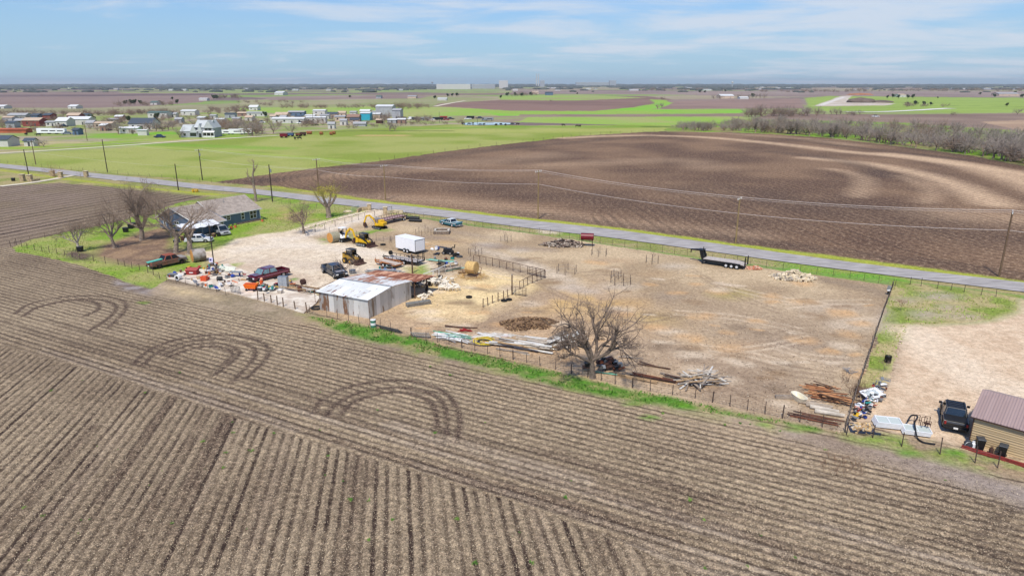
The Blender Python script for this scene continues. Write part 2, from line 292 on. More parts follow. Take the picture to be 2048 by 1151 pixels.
for x, y, rx, ry, c in ((908, 484, 34, 5, (222, 180, 116)), (850, 486, 14, 3, (214, 176, 130)), (1465, 588, 40, 9, (178, 164, 82)), (1318, 636, 36, 10, (194, 168, 108)), (1252, 606, 40, 8, (190, 150, 96)), (1240, 572, 36, 7, (200, 190, 178)), (1245, 563, 20, 4, (150, 126, 96)), (1125, 575, 22, 4, (222, 214, 206)), (1175, 583, 20, 4, (216, 206, 194)), (895, 548, 18, 4, (204, 192, 182)), (1340, 592, 20, 5, (150, 136, 124)),
                        (975, 490, 22, 4, (206, 198, 190)), (1040, 500, 14, 3, (210, 202, 192)), (1300, 665, 30, 8, (178, 150, 118)), (1425, 685, 40, 5, (200, 166, 124)), (1500, 692, 30, 5, (196, 160, 122)), (1500, 728, 15, 5, (112, 92, 78)), (1450, 780, 40, 10, (128, 108, 94)), (1680, 720, 30, 12, (136, 120, 110)), (1600, 690, 60, 10, (150, 132, 118)), (1660, 615, 60, 12, (196, 178, 158)), (1700, 655, 40, 5, (204, 186, 164)), (1240, 522, 24, 4, (176, 140, 106)), (1200, 520, 20, 4, (166, 138, 112)), (1350, 532, 26, 4, (204, 194, 182)), (1310, 548, 30, 5, (190, 158, 120)),
                        (1000, 545, 30, 4, (196, 178, 160)), (940, 600, 30, 7, (238, 214, 168)), (1020, 578, 22, 5, (196, 182, 170)), (870, 614, 30, 4, (206, 172, 124))):
    paint([(x + rx * math.cos(a * .5236), y + ry * math.sin(a * .5236)) for a in range(12)], c, None, nscale=.5, soft=1.8, alpha=.5, grain=.5)
for pts, c, a in (([(960, 500), (1040, 522), (1110, 548), (1160, 570)], (206, 192, 176), .5), ([(940, 516), (1010, 535), (1090, 560)], (150, 134, 118), .4), ([(1100, 560), (1060, 600), (1000, 640), (960, 660)], (140, 120, 104), .35), ([(760, 478), (860, 474), (960, 490), (1100, 500)], (146, 128, 116), .5), ([(1650, 560), (1740, 578), (1770, 590)], (138, 122, 106), .5), ([(1680, 648), (1720, 640), (1760, 641)], (214, 194, 170), .5), ([(1330, 690), (1500, 760), (1600, 790)], (138, 118, 100), .4), ([(900, 640), (1000, 650), (1140, 640)], (164, 136, 110), .5), ([(800, 650), (1000, 690), (1080, 690)], (206, 176, 142), .4), ([(800, 444), (900, 462), (1000, 478)], (168, 150, 132), .4)):
    stroke(smooth_px(pts), .8, c, a, 2.2)
rk = random.Random(91)
for i in range(26):
    x0, y0 = rk.uniform(880, 1650), rk.uniform(480, 780); y0 = max(y0, 470 + (x0 - 880) * .13); dx = rk.uniform(60, 260); dy = dx * rk.uniform(.02, .5) * rk.choice((1, 1, -1)); bend = rk.uniform(-22, 22)
    if x0 + dx > 1740 or not (480 + (x0 - 900) * .12 < y0 + dy < 660 + (x0 - 900) * .2): continue
    cpl = rk.choice(((146, 124, 102), (152, 130, 108), (222, 200, 172)))
    for o in (0, 1.6 * PXM(y0) * .35): stroke(smooth_px([(x0, y0 + o), (x0 + dx / 2, y0 + dy / 2 + bend + o), (x0 + dx, y0 + dy + o)]), .22, cpl, .5, .3, warp=False)
for i in range(140):
    x0 = rk.uniform(800, 1740); y0 = rk.uniform(476 + max(0, x0 - 850) * .12, min(840, 660 + (x0 - 800) * .2)); q = rk.uniform(.3, 1.6); stroke([(x0, y0), (x0 + rk.uniform(4, 26), y0 + rk.uniform(-2, 3))], q * .5, rk.choice(((132, 112, 92), (150, 122, 92), (226, 206, 180), (214, 170, 120))), .6, q)
# gravel drive
paint([(372, 508), (430, 500), (470, 478), (520, 468), (570, 463), (620, 448), (690, 430), (745, 417), (768, 412), (800, 419), (778, 424), (738, 438), (695, 450), (650, 464), (610, 474), (660, 482), (740, 492), (790, 508), (860, 520), (880, 545), (800, 560), (690, 560), (650, 590), (600, 592), (520, 560), (460, 535), (420, 522)], (234, 216, 190), (218, 198, 172), nscale=.9, grain=.3, zn=4, soft=.8)
for pts, c, a in (([(480, 500), (600, 490), (760, 470 + 40)], (232, 218, 200), .6), ([(430, 525), (520, 540), (600, 560)], (196, 170, 146), .6), ([(500, 520), (620, 530), (700, 545)], (198, 178, 160), .4), ([(560, 480), (640, 465), (740, 432)], (232, 220, 206), .5)):
    stroke(smooth_px(pts), 1.2, c, a, 3)
paint([(560, 568), (600, 574), (640, 592), (600, 590), (570, 585)], (166, 172, 84), (206, 190, 140), nscale=.6, soft=1.2, grass=.6)
paint([(447, 530), (480, 526), (470, 534), (448, 536)], (150, 176, 74), None, soft=1.0, grass=.7)
paint([(812, 535), (850, 530), (862, 545), (830, 560), (812, 552)], (140, 172, 84), (180, 168, 110), soft=1.0, grass=.7, nscale=.5)
paint([(640, 478), (700, 468), (760, 456), (780, 460), (720, 474), (650, 486)], (128, 162, 62), (168, 150, 120), nscale=.5, soft=1.5, grass=.6, contrast=4)
# neighbour on the right
paint([(1780, 560), (2048, 592), (2034, 600), (2034, 622), (1985, 640), (1880, 647), (1815, 650), (1797, 680), (1794, 720), (1775, 765), (1745, 775), (1716, 772), (1735, 735), (1765, 650), (1780, 600)], (136, 152, 72), (182, 168, 124), zn=2, nscale=.3, contrast=4.5, grass=.9)
for x, y, rx, ry in ((1880, 592, 40, 7), (1850, 628, 30, 8), (1925, 632, 28, 4), (1900, 615, 16, 4), (1810, 600, 14, 5), (1770, 640, 6, 20)):
    paint([(x + rx * math.cos(a * .5236), y + ry * math.sin(a * .5236)) for a in range(12)], (184, 168, 152), None, soft=1.5, alpha=.85)
paint([(1815, 652), (1880, 649), (1985, 642), (2034, 624), (2038, 598), (2800, 700), (2800, 1200), (2300, 990), (2048, 920), (1940, 895), (1850, 878), (1780, 866), (1735, 845), (1705, 862), (1690, 860), (1715, 810), (1760, 775), (1790, 740), (1800, 690)], (226, 200, 170), (212, 184, 154), zn=4, nscale=.9, grain=.3, soft=1.0)
stroke([(1830, 668), (1880, 700), (1960, 760), (2048, 790)], 2.5, (236, 216, 190), .7, 3)
paint([(1700, 866), (1780, 872), (1870, 888), (1950, 905), (2048, 935), (2400, 1040), (2400, 1070), (2048, 962), (1900, 925), (1780, 895), (1690, 875)], (166, 144, 118), (134, 160, 66), nscale=.45, contrast=4.5, grass=.6, soft=1.0, grain=.7, zn=2)
# green strip below the front fence
STRIP = [(622, 634), (700, 644), (780, 662), (880, 690), (1000, 718), (1180, 760), (1330, 792), (1500, 830), (1700, 870), (1500, 838), (1400, 822), (1290, 806), (1180, 785), (1050, 755), (950, 728), (850, 705), (760, 685), (690, 668)]
paint(STRIP, (88, 136, 46), (156, 150, 104), zn=2, nscale=.45, contrast=5, grass=1, bias=-.02, soft=.6)
for x, y, rx, ry in ((1365, 813, 14, 4), (1262, 805, 12, 3), (1300, 835, 12, 3), (1530, 850, 10, 2), (590, 558, 6, 2), (285, 605, 10, 2), (1600, 857, 30, 3), (1820, 905, 24, 6), (1890, 905, 30, 7)):
    paint([(x + rx * math.cos(a * .5236), y + ry * math.sin(a * .5236)) for a in range(12)], (84, 152, 30), (120, 150, 50), soft=.6, alpha=.9, nscale=.8, grass=1)
# construction site
paint([(1628, 212), (1660, 200), (1682, 192), (1705, 191), (1695, 199), (1740, 203), (1790, 207), (1775, 211), (1640, 213)], (214, 204, 192), (190, 172, 150), nscale=.03)
stroke([(1640, 211), (1665, 202), (1688, 194)], 5, (226, 220, 212), .9, 4, warp=False)
stroke([(1850, 211), (2048, 213)], 4, (90, 100, 60), .8, 3)
stroke([(1775, 211), (1850, 212)], 4, (90, 100, 60), .8, 3)
# relief
Z = np.zeros(X.size)
near = np.clip((150 - Y) / 60, 0, 1)
Z += rw * near * .055 * np.cos(2 * np.pi * ph) * np.clip((110 - np.hypot(X, Y)) / 30, 0, 1)
Z += (nB - .5) * .10 * np.clip((160 - Y) / 60, 0, 1) * np.where(zone == 1, 1.0, .35)
Z = np.where(zone == 4, Z * .4, Z)
me = bpy.data.meshes.new("ground_tmp")
idx = np.arange(NR * NC, dtype=np.int32).reshape(NR, NC)
quads = np.stack([idx[:-1, :-1], idx[:-1, 1:], idx[1:, 1:], idx[1:, :-1]], -1).reshape(-1, 4)
qz = zone[quads[:, 0]]
def ground_mesh(name, q, material, label=None):
    used = np.unique(q); remap = np.zeros(NR * NC, np.int32); remap[used] = np.arange(len(used), dtype=np.int32)
    m = bpy.data.meshes.new(name); m.vertices.add(len(used)); m.loops.add(q.size); m.polygons.add(len(q))
    co = np.stack([X[used], Y[used], Z[used]], -1).astype(np.float32)
    m.vertices.foreach_set('co', co.ravel()); m.loops.foreach_set('vertex_index', remap[q].ravel())
    m.polygons.foreach_set('loop_start', np.arange(0, q.size, 4, dtype=np.int32)); m.polygons.foreach_set('loop_total', np.full(len(q), 4, np.int32))
    m.polygons.foreach_set('use_smooth', np.ones(len(q), bool))
    a = m.attributes.new('soil', 'FLOAT_COLOR', 'POINT'); a.data.foreach_set('color', np.concatenate([C[used], np.ones((len(used), 1))], 1).astype(np.float32).ravel())
    a = m.attributes.new('par', 'FLOAT_VECTOR', 'POINT'); a.data.foreach_set('vector', np.stack([ph[used], rw[used], gr[used]], -1).astype(np.float32).ravel())
    a = m.attributes.new('grassy', 'FLOAT', 'POINT'); a.data.foreach_set('value', gs[used].astype(np.float32))
    m.update(); m.validate(); m.materials.append(material)
    o = bpy.data.objects.new(name, m); col.objects.link(o); o['kind'] = 'structure'
    return o
gm = bpy.data.materials.new('soil_and_grass'); gm.use_nodes = True; nt = gm.node_tree; bs = nt.nodes['Principled BSDF']
bs.inputs['Roughness'].default_value = .95; bs.inputs['Specular IOR Level'].default_value = .15
A1 = N(nt, 'ShaderNodeAttribute', attribute_name='soil'); A2 = N(nt, 'ShaderNodeAttribute', attribute_name='par'); A3 = N(nt, 'ShaderNodeAttribute', attribute_name='grassy')
sp = N(nt, 'ShaderNodeSeparateXYZ'); nt.links.new(A2.outputs['Vector'], sp.inputs[0])
geo = N(nt, 'ShaderNodeNewGeometry')
def noise(scale, detail=3, rough=.55, dist=0, vec=None):
    n = N(nt, 'ShaderNodeTexNoise', i_Scale=scale, i_Detail=float(detail), i_Roughness=rough, i_Distortion=float(dist)); nt.links.new(vec or geo.outputs['Position'], n.inputs['Vector']); return n.outputs[0]
nf = noise(8.5, 2, .75); nf2 = noise(2.6, 3, .75); nm = noise(1.3, 4, .6); nl = noise(.22, 3); nff = noise(3.2, 2, .6)
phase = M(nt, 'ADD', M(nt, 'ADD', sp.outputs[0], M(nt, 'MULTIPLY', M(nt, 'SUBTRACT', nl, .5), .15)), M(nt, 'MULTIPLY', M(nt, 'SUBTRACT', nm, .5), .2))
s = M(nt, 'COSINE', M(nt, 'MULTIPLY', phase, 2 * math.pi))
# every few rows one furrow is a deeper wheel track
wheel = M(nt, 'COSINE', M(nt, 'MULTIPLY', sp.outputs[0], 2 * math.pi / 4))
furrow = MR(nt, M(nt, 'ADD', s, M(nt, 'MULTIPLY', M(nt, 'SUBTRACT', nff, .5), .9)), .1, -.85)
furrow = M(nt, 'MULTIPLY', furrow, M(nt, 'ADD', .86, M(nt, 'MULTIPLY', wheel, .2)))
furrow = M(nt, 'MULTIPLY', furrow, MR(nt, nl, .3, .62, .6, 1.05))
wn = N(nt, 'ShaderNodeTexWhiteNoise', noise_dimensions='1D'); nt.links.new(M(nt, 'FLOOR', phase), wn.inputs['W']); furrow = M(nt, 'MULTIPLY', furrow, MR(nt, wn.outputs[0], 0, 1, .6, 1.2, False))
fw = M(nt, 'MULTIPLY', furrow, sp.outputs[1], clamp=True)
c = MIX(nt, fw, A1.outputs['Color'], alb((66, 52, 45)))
# pale crop residue flecks on cropland, clods in between
cfar = N(nt, 'ShaderNodeCameraData') if 0 else None
nf3 = noise(1.15, 3, .8)
coarse = M(nt, 'SUBTRACT', sp.outputs[2], 1.0, clamp=True)
nfm0 = M(nt, 'ADD', M(nt, 'MULTIPLY', nf, .6), M(nt, 'MULTIPLY', nf2, .4)); nfm1 = M(nt, 'ADD', M(nt, 'MULTIPLY', nf3, .6), M(nt, 'MULTIPLY', nf2, .4))
nfm = M(nt, 'ADD', nfm0, M(nt, 'MULTIPLY', coarse, M(nt, 'SUBTRACT', nfm1, nfm0))); grn = M(nt, 'MINIMUM', sp.outputs[2], 1.0)
fleck = M(nt, 'MULTIPLY', MR(nt, nfm, .51, .60), M(nt, 'SUBTRACT', grn, M(nt, 'MULTIPLY', fw, .55)), clamp=True)
fleck = M(nt, 'MULTIPLY', fleck, M(nt, 'MULTIPLY', grn, grn))
c = MIX(nt, M(nt, 'MULTIPLY', fleck, .9), c, MIX(nt, .45, MIX(nt, 1.0, c, (1.7, 1.62, 1.5), 'MULTIPLY'), alb((206, 182, 152))))
clod = MR(nt, nfm, .475, .38)
c = MIX(nt, M(nt, 'MULTIPLY', M(nt, 'MULTIPLY', clod, grn), .85), c, MIX(nt, 1.0, c, (.42, .38, .36), 'MULTIPLY'))
ng = noise(2.2, 4, .7); 
gcol = MIX(nt, MR(nt, ng, .3, .7), MIX(nt, 1.0, c, (.62, .68, .5), 'MULTIPLY'), MIX(nt, 1.0, c, (1.28, 1.2, 1.15), 'MULTIPLY'))
c = MIX(nt, M(nt, 'MULTIPLY', A3.outputs['Fac'], .8), c, gcol)
c = MIX(nt, 1.0, c, MIX(nt, MR(nt, M(nt, 'ADD', M(nt, 'MULTIPLY', nm, .5), M(nt, 'MULTIPLY', nff, .5)), .33, .67), (.80, .79, .78), (1.2, 1.21, 1.22)), 'MULTIPLY')
nt.links.new(c, bs.inputs['Base Color'])
bmp = N(nt, 'ShaderNodeBump', i_Strength=.55, i_Distance=.06); nt.links.new(M(nt, 'ADD', nf, M(nt, 'MULTIPLY', nm, .8)), bmp.inputs['Height']); nt.links.new(bmp.outputs[0], bs.inputs['Normal'])
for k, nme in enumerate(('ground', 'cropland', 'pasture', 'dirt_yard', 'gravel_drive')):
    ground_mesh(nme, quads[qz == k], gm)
del quads
# ---------------------------------------------------------------- materials
MATS = {}
def mat(name, rgb, rough=.7, metal=0, var=.0, vscale=3, rgb2=None, spec=.4, stretch=None, bump=0, raw=False):
    if name in MATS: return MATS[name]
    m = bpy.data.materials.new(name); m.use_nodes = True; nt = m.node_tree; b = nt.nodes['Principled BSDF']
    c1 = rgb if raw else alb(rgb)
    b.inputs['Roughness'].default_value = rough; b.inputs['Metallic'].default_value = metal; b.inputs['Specular IOR Level'].default_value = spec
    c2 = (rgb2 if raw else alb(rgb2)) if rgb2 else tuple(min(.9, v * (1 - var)) for v in c1)
    tc = N(nt, 'ShaderNodeTexCoord'); mp = N(nt, 'ShaderNodeMapping'); nt.links.new(tc.outputs['Object'], mp.inputs[0])
    if stretch: mp.inputs['Scale'].default_value = stretch
    n = N(nt, 'ShaderNodeTexNoise', i_Scale=float(vscale), i_Detail=4.0, i_Roughness=.65); nt.links.new(mp.outputs[0], n.inputs['Vector'])
    k = MR(nt, n.outputs[0], .38, .62)
    nt.links.new(MIX(nt, k, c1, c2), b.inputs['Base Color'])
    if bump:
        bm = N(nt, 'ShaderNodeBump', i_Strength=.7, i_Distance=bump); nt.links.new(n.outputs[0], bm.inputs['Height']); nt.links.new(bm.outputs[0], b.inputs['Normal'])
    MATS[name] = m; return m
def paint_mat(name, rgb): return mat('paint_' + name, rgb, .28, 0, .12, 2, spec=.6)
WOOD = mat('weathered_wood', (172, 156, 140), .9, var=.4, vscale=2, stretch=(1, 1, 6)); WOODP = mat('pale_lumber', (214, 202, 186), .85, var=.3, vscale=2)
WOODW = mat('white_lumber', (232, 228, 220), .8, var=.2, vscale=2); WOODT = mat('tan_lumber', (198, 164, 122), .85, var=.35, vscale=2); WOODD = mat('dark_timber', (104, 76, 60), .9, var=.4, vscale=3)
RUST = mat('rust', (128, 74, 50), .9, var=.45, vscale=3); RUSTD = mat('dark_rust', (86, 58, 48), .9, var=.4, vscale=4); RUSTO = mat('orange_rust', (186, 118, 66), .85, var=.3, vscale=3)
BLK = mat('black_paint', (28, 28, 30), .45, var=.3); TYRE = mat('tyre_rubber', (30, 30, 30), .9, var=.3, vscale=6); RIMS = mat('silver_rim', (190, 192, 196), .35, .6, var=.2); RIMW = mat('white_rim', (220, 220, 220), .5)
GLASS = mat('dark_glass', (34, 44, 50), .08, 0, .3, spec=.9); GLASSL = mat('pale_glass', (120, 150, 155), .1, 0, .3, spec=.9)
WHITE = mat('white_paint', (250, 250, 252), .45, var=.06); WHITEC = mat('white_trim', (245, 244, 240), .6, var=.08); GREY = mat('grey_metal', (160, 163, 166), .5, .3, var=.25, vscale=4); DGREY = mat('dark_grey', (74, 76, 80), .6, var=.3)
GALV = mat('galvanised_metal', (176, 180, 182), .42, .55, var=.25, vscale=2); POSTM = mat('post_steel', (92, 74, 66), .8, var=.4, vscale=5); POSTW = mat('post_wood', (132, 108, 88), .95, var=.4, vscale=5)
POLEM = mat('pole_wood', (120, 96, 74), .9, var=.3, vscale=3, stretch=(4, 4, .4)); POLED = mat('pole_dark', (70, 58, 50), .9, var=.3, vscale=3, stretch=(4, 4, .4)); POLEY = mat('pole_pale', (158, 134, 92), .9, var=.3, vscale=3, stretch=(4, 4, .4))
BARK = mat('bark', (166, 148, 132), .95, var=.45, vscale=4, bump=.02); BARKL = mat('bark_pale', (206, 192, 176), .95, var=.3, vscale=4); TWIG = mat('twig', (160, 138, 120), .95, var=.3, vscale=2); TWIGG = mat('twig_grey', (172, 158, 146), .95, var=.3, vscale=.4); TWIGR = mat('twig_reddish', (184, 146, 118), .95, var=.3, vscale=.4)
YEL = mat('machine_yellow', (240, 190, 30), .45, var=.15, vscale=3); YELD = mat('worn_yellow', (206, 160, 60), .6, var=.35, vscale=3); RED = mat('red_paint', (168, 44, 40), .5, var=.25); MAROON = mat('maroon_paint', (122, 16, 36), .4, var=.25, vscale=2); ORG = mat('orange_paint', (250, 116, 24), .5, var=.15); BLUE = mat('blue_plastic', (44, 76, 170), .5, var=.2)
TEAL = mat('teal_plastic', (40, 150, 140), .5, var=.2); GREENP = mat('green_plastic', (90, 180, 140), .5, var=.25, vscale=4); PINK = mat('pale_pink', (220, 170, 160), .7, var=.2); HAY = mat('hay', (226, 188, 124), .98, var=.3, vscale=6, bump=.05); HAYO = mat('hay_orange', (224, 160, 86), .98, var=.3, vscale=8, bump=.03); HAYG = mat('hay_grey', (170, 164, 140), .98, var=.25, vscale=4, bump=.04)
STONE = mat('limestone', (226, 208, 176), .9, var=.35, vscale=3); STONEB = mat('gate_stone', (200, 178, 140), .9, var=.4, vscale=2); CONC = mat('concrete', (238, 226, 208), .85, rgb2=(204, 186, 166), vscale=.55, bump=.004)
LEAFG = mat('foliage_green', (120, 150, 50), .9, var=.4, vscale=2); LEAFD = mat('foliage_dark', (70, 84, 48), .9, var=.4, vscale=.5); LEAFY = mat('foliage_yellow', (190, 180, 70), .9, var=.3, vscale=1); GRASSB = mat('grass_bright', (82, 128, 44), .9, rgb2=(116, 150, 62), vscale=.8)
# ---------------------------------------------------------------- mesh collector
class MB:
    def __init__(s, T=None): s.v = []; s.f = []; s.T = T or Matrix()
    def add(s, vs, fs, T=None):
        k = len(s.v); A = s.T @ T if T is not None else s.T
        s.v += [tuple(A @ Vector(p)) for p in vs]; s.f += [tuple(i + k for i in f) for f in fs]; return s
    def box(s, c, d, rz=0, T=None, top=1.0, ry=0, rx=0):
        x, y, z = d[0] / 2, d[1] / 2, d[2] / 2
        vs = [(a * x * (top if e > 0 else 1), b * y * (top if e > 0 else 1), e * z) for e in (-1, 1) for a, b in ((-1, -1), (1, -1), (1, 1), (-1, 1))]
        A = Matrix.Translation(c) @ Matrix.Rotation(rz, 4, 'Z') @ Matrix.Rotation(ry, 4, 'Y') @ Matrix.Rotation(rx, 4, 'X')
        if T is not None: A = T @ A
        return s.add(vs, [(3, 2, 1, 0), (4, 5, 6, 7), (0, 1, 5, 4), (1, 2, 6, 5), (2, 3, 7, 6), (3, 0, 4, 7)], A)
    def tube(s, p0, p1, r0, r1=None, n=8, caps=True):
        r1 = r0 if r1 is None else r1; p0 = Vector(p0); p1 = Vector(p1); d = (p1 - p0)
        if d.length < 1e-6: return s
        d.normalize(); a = d.orthogonal().normalized(); b = d.cross(a)
        vs = [p + (a * math.cos(2 * math.pi * i / n) + b * math.sin(2 * math.pi * i / n)) * r for p, r in ((p0, r0), (p1, r1)) for i in range(n)]
        fs = [(i, (i + 1) % n, n + (i + 1) % n, n + i) for i in range(n)]
        if caps: fs += [tuple(range(n - 1, -1, -1)), tuple(range(n, 2 * n))]
        return s.add(vs, fs)
    def path(s, pts, r, n=6):
        for a, b in zip(pts[:-1], pts[1:]): s.tube(a, b, r, r, n)
        return s
    def prism(s, prof, y0, y1, axis='y'):
        n = len(prof); vs = []
        for y in (y0, y1):
            for a, b in prof: vs.append((a, y, b) if axis == 'y' else ((y, a, b) if axis == 'x' else (a, b, y)))
        fs = [(i, (i + 1) % n, n + (i + 1) % n, n + i) for i in range(n)] + [tuple(range(n - 1, -1, -1)), tuple(range(n, 2 * n))]
        return s.add(vs, fs)
    def hexa(s, b, t):
        return s.add(list(b) + list(t), [(3, 2, 1, 0), (4, 5, 6, 7), (0, 1, 5, 4), (1, 2, 6, 5), (2, 3, 7, 6), (3, 0, 4, 7)])
    def quad(s, a, b, c, d, th=.01):
        a, b, c, d = map(Vector, (a, b, c, d)); n = (b - a).cross(d - a).normalized() * th
        return s.hexa((a, b, c, d), (a + n, b + n, c + n, d + n))
    def ball(s, c, r, n=10, m=6, jit=0, sc=(1, 1, 1), flat=None):
        vs = []; fs = []
        for j in range(m + 1):
            th = math.pi * j / m
            for i in range(n):
                a = 2 * math.pi * i / n; k = r * (1 + jit * (random.random() - .5) * 2)
                z = math.cos(th) * k * sc[2]
                if flat is not None: z = max(z, flat)
                vs.append((c[0] + math.sin(th) * math.cos(a) * k * sc[0], c[1] + math.sin(th) * math.sin(a) * k * sc[1], c[2] + z))
        for j in range(m):
            for i in range(n): fs.append((j * n + i, (j + 1) * n + i, (j + 1) * n + (i + 1) % n, j * n + (i + 1) % n))
        return s.add(vs, fs)
    def ring(s, c, R0, r, axis='z', n=18, m=6, sq=1):
        vs = []; fs = []
        for i in range(n):
            a = 2 * math.pi * i / n
            for j in range(m):
                b = 2 * math.pi * j / m; rr = R0 + r * math.cos(b); h = r * math.sin(b) * sq
                p = (rr * math.cos(a), rr * math.sin(a), h)
                if axis == 'y': p = (p[0], p[2], p[1])
                if axis == 'x': p = (p[2], p[0], p[1])
                vs.append((c[0] + p[0], c[1] + p[1], c[2] + p[2]))
        for i in range(n):
            for j in range(m): fs.append((i * m + j, ((i + 1) % n) * m + j, ((i + 1) % n) * m + (j + 1) % m, i * m + (j + 1) % m))
        return s.add(vs, fs)
    def build(s, name, m, parent=None, smooth=False, bevel=0, fix=False):
        me = bpy.data.meshes.new(name); me.from_pydata(s.v, [], s.f); me.materials.append(m)
        if smooth: me.polygons.foreach_set('use_smooth', [True] * len(me.polygons))
        o = bpy.data.objects.new(name, me); col.objects.link(o)
        if parent: o.parent = parent
        if bevel:
            b = o.modifiers.new('b', 'BEVEL'); b.width = bevel; b.segments = 2; b.limit_method = 'ANGLE'
        return o
def tag(o, label, cat, group=None, kind=None):
    o['label'] = label; o['category'] = cat
    if group: o['group'] = group
    if kind: o['kind'] = kind
    return o
def thing(name, label, cat, loc=(0, 0, 0), rz=0, group=None):
    o = bpy.data.objects.new(name, None); o.empty_display_size = .2; col.objects.link(o); o.location = loc; o.rotation_euler = (0, 0, rz)
    return tag(o, label, cat, group)
KIDS = {}
def copy_tree(src, loc, rz, label, scale=None, parent=None):
    o = src.copy(); col.objects.link(o)
    if parent: o.parent = parent
    else:
        o.location = loc; o.rotation_euler = (0, 0, rz); o['label'] = label
        if scale: o.scale = (scale,) * 3 if not isinstance(scale, tuple) else scale
    for ch in [c for c in ALLK(src)]: copy_tree(ch, None, 0, None, parent=o)
    return o
def ALLK(o):
    return [c for c in col.objects if c.parent == o] if o.name not in KIDS else KIDS[o.name]
def freeze(o):
    KIDS[o.name] = [c for c in col.objects if c.parent == o]
    for c in KIDS[o.name]: freeze(c)
def heading(a, b): d = G(*b) - G(*a); return math.atan2(d.y, d.x)
def mid(a, b): return (G(*a) + G(*b)) / 2
def ORD(i): return ('first', 'second', 'third', 'fourth', 'fifth', 'sixth', 'seventh', 'eighth', 'ninth', 'tenth', 'eleventh', 'twelfth', 'thirteenth', 'fourteenth', 'fifteenth', 'sixteenth', 'seventeenth', 'eighteenth', 'nineteenth', 'twentieth')[i] if i < 20 else (('twenty', 'thirty', 'forty', 'fifty', 'sixty', 'seventy', 'eighty', 'ninety')[i // 10 - 2 if (i + 1) % 10 else (i + 1) // 10 - 2] + ('-' + ('', 'first', 'second', 'third', 'fourth', 'fifth', 'sixth', 'seventh', 'eighth', 'ninth')[(i + 1) % 10] if (i + 1) % 10 else 'th'))
def ORD(i):
    n = i + 1; base = ('', 'first', 'second', 'third', 'fourth', 'fifth', 'sixth', 'seventh', 'eighth', 'ninth', 'tenth', 'eleventh', 'twelfth', 'thirteenth', 'fourteenth', 'fifteenth', 'sixteenth', 'seventeenth', 'eighteenth', 'nineteenth')
    if n < 20: return base[n]
    tens = ('twenty', 'thirty', 'forty', 'fifty', 'sixty', 'seventy', 'eighty', 'ninety')
    if n >= 100: return ('one hundredth' if n == 100 else 'hundred and ' + ORD(n - 101))
    return (tens[n // 10 - 2][:-1] + 'ieth') if n % 10 == 0 else tens[n // 10 - 2] + '-' + base[n % 10]
# ---------------------------------------------------------------- roads and water
def ribbon(name, top, bot, m, z, label=None):
    a = [G(*p) for p in top]; b = [G(*p) for p in bot]; n = len(a); sub = 8; vs = []; fs = []
    for i in range(n):
        for k in range(sub + 1): p = a[i].lerp(b[i], k / sub); vs.append((p.x, p.y, z))
    for i in range(n - 1):
        for k in range(sub): q = i * (sub + 1) + k; fs.append((q, q + 1, q + sub + 2, q + sub + 1))
    me = bpy.data.meshes.new(name); me.from_pydata(vs, [], fs); me.materials.append(m); o = bpy.data.objects.new(name, me); col.objects.link(o); o['kind'] = 'structure'; return o
ASPH = mat('asphalt', (186, 180, 176), .9, rgb2=(152, 146, 143), vscale=.9, stretch=(.3, 2, 1), bump=.003)
top = smooth_px([(-260, 300), (0, 327.6), (93, 337), (181, 346), (302, 358), (393, 368), (512, 379), (638, 393), (764, 407), (890, 421), (1015, 436.5), (1122, 448), (1240, 461.5), (1473, 493.5), (1640, 517), (1823, 540), (2048, 566), (2300, 597)], 6)
bot = smooth_px([(-260, 305), (0, 335.5), (93, 345), (181, 355.5), (302, 368), (393, 378), (512, 389), (638, 405), (764, 420), (890, 435), (1015, 451.5), (1122, 464.5), (1240, 478.4), (1473, 511), (1640, 534), (1823, 557), (2048, 585), (2300, 618)], 6)
ribbon('road', top, bot, ASPH, .12)
DIRTR = mat('dirt_road', (226, 214, 190), .95, var=.15, vscale=.3)
def strip(name, pts, wd, m, z=.1):
    P = [G(*p) for p in smooth_px(pts, 5)]; vs = []; fs = []
    for i, p in enumerate(P):
        d = (P[min(i + 1, len(P) - 1)] - P[max(i - 1, 0)]).normalized(); nn = Vector((-d.y, d.x, 0)) * wd / 2 * (.85 + .3 * random.random()); vs += [tuple(p + nn + Vector((0, 0, z))), tuple(p - nn + Vector((0, 0, z)))]
    fs = [(2 * i, 2 * i + 1, 2 * i + 3, 2 * i + 2) for i in range(len(P) - 1)]
    me = bpy.data.meshes.new(name); me.from_pydata(vs, [], fs); me.materials.append(m); o = bpy.data.objects.new(name, me); col.objects.link(o); o['kind'] = 'structure'; return o
strip('dirt_road', [(-200, 317), (0, 306.5), (200, 294.5), (345, 284), (470, 276), (560, 271), (620, 268)], 4.2, DIRTR)
strip('farm_lane', [(-200, 308), (0, 302), (200, 290), (300, 284)], 2.2, mat('lane_soil', (186, 168, 140), .95, var=.2, vscale=.3))
strip('house_driveway', [(0, 373), (60, 366), (110, 358), (150, 351), (200, 353), (240, 361)], 2.6, DIRTR, .11)
strip('construction_road', [(1690, 224), (1760, 224), (1830, 221), (1880, 218), (1902, 217)], 13, mat('fresh_concrete', (232, 228, 220), .9, var=.08), .3)
strip('far_road', [(870, 213), (900, 207), (930, 202)], 7, DIRTR, .3)
strip('far_lane', [(1300, 184.5), (1500, 185), (1640, 187.5)], 12, DIRTR, .4)
def pond(name, pts, m, z):
    P = [G(*p) for p in pts]; me = bpy.data.meshes.new(name); me.from_pydata([(p.x, p.y, z) for p in P], [], [tuple(range(len(P)))]); me.materials.append(m); o = bpy.data.objects.new(name, me); col.objects.link(o); o['kind'] = 'structure'
WATER = mat('pond_water', (205, 215, 216), .08, 0, .05, spec=1)
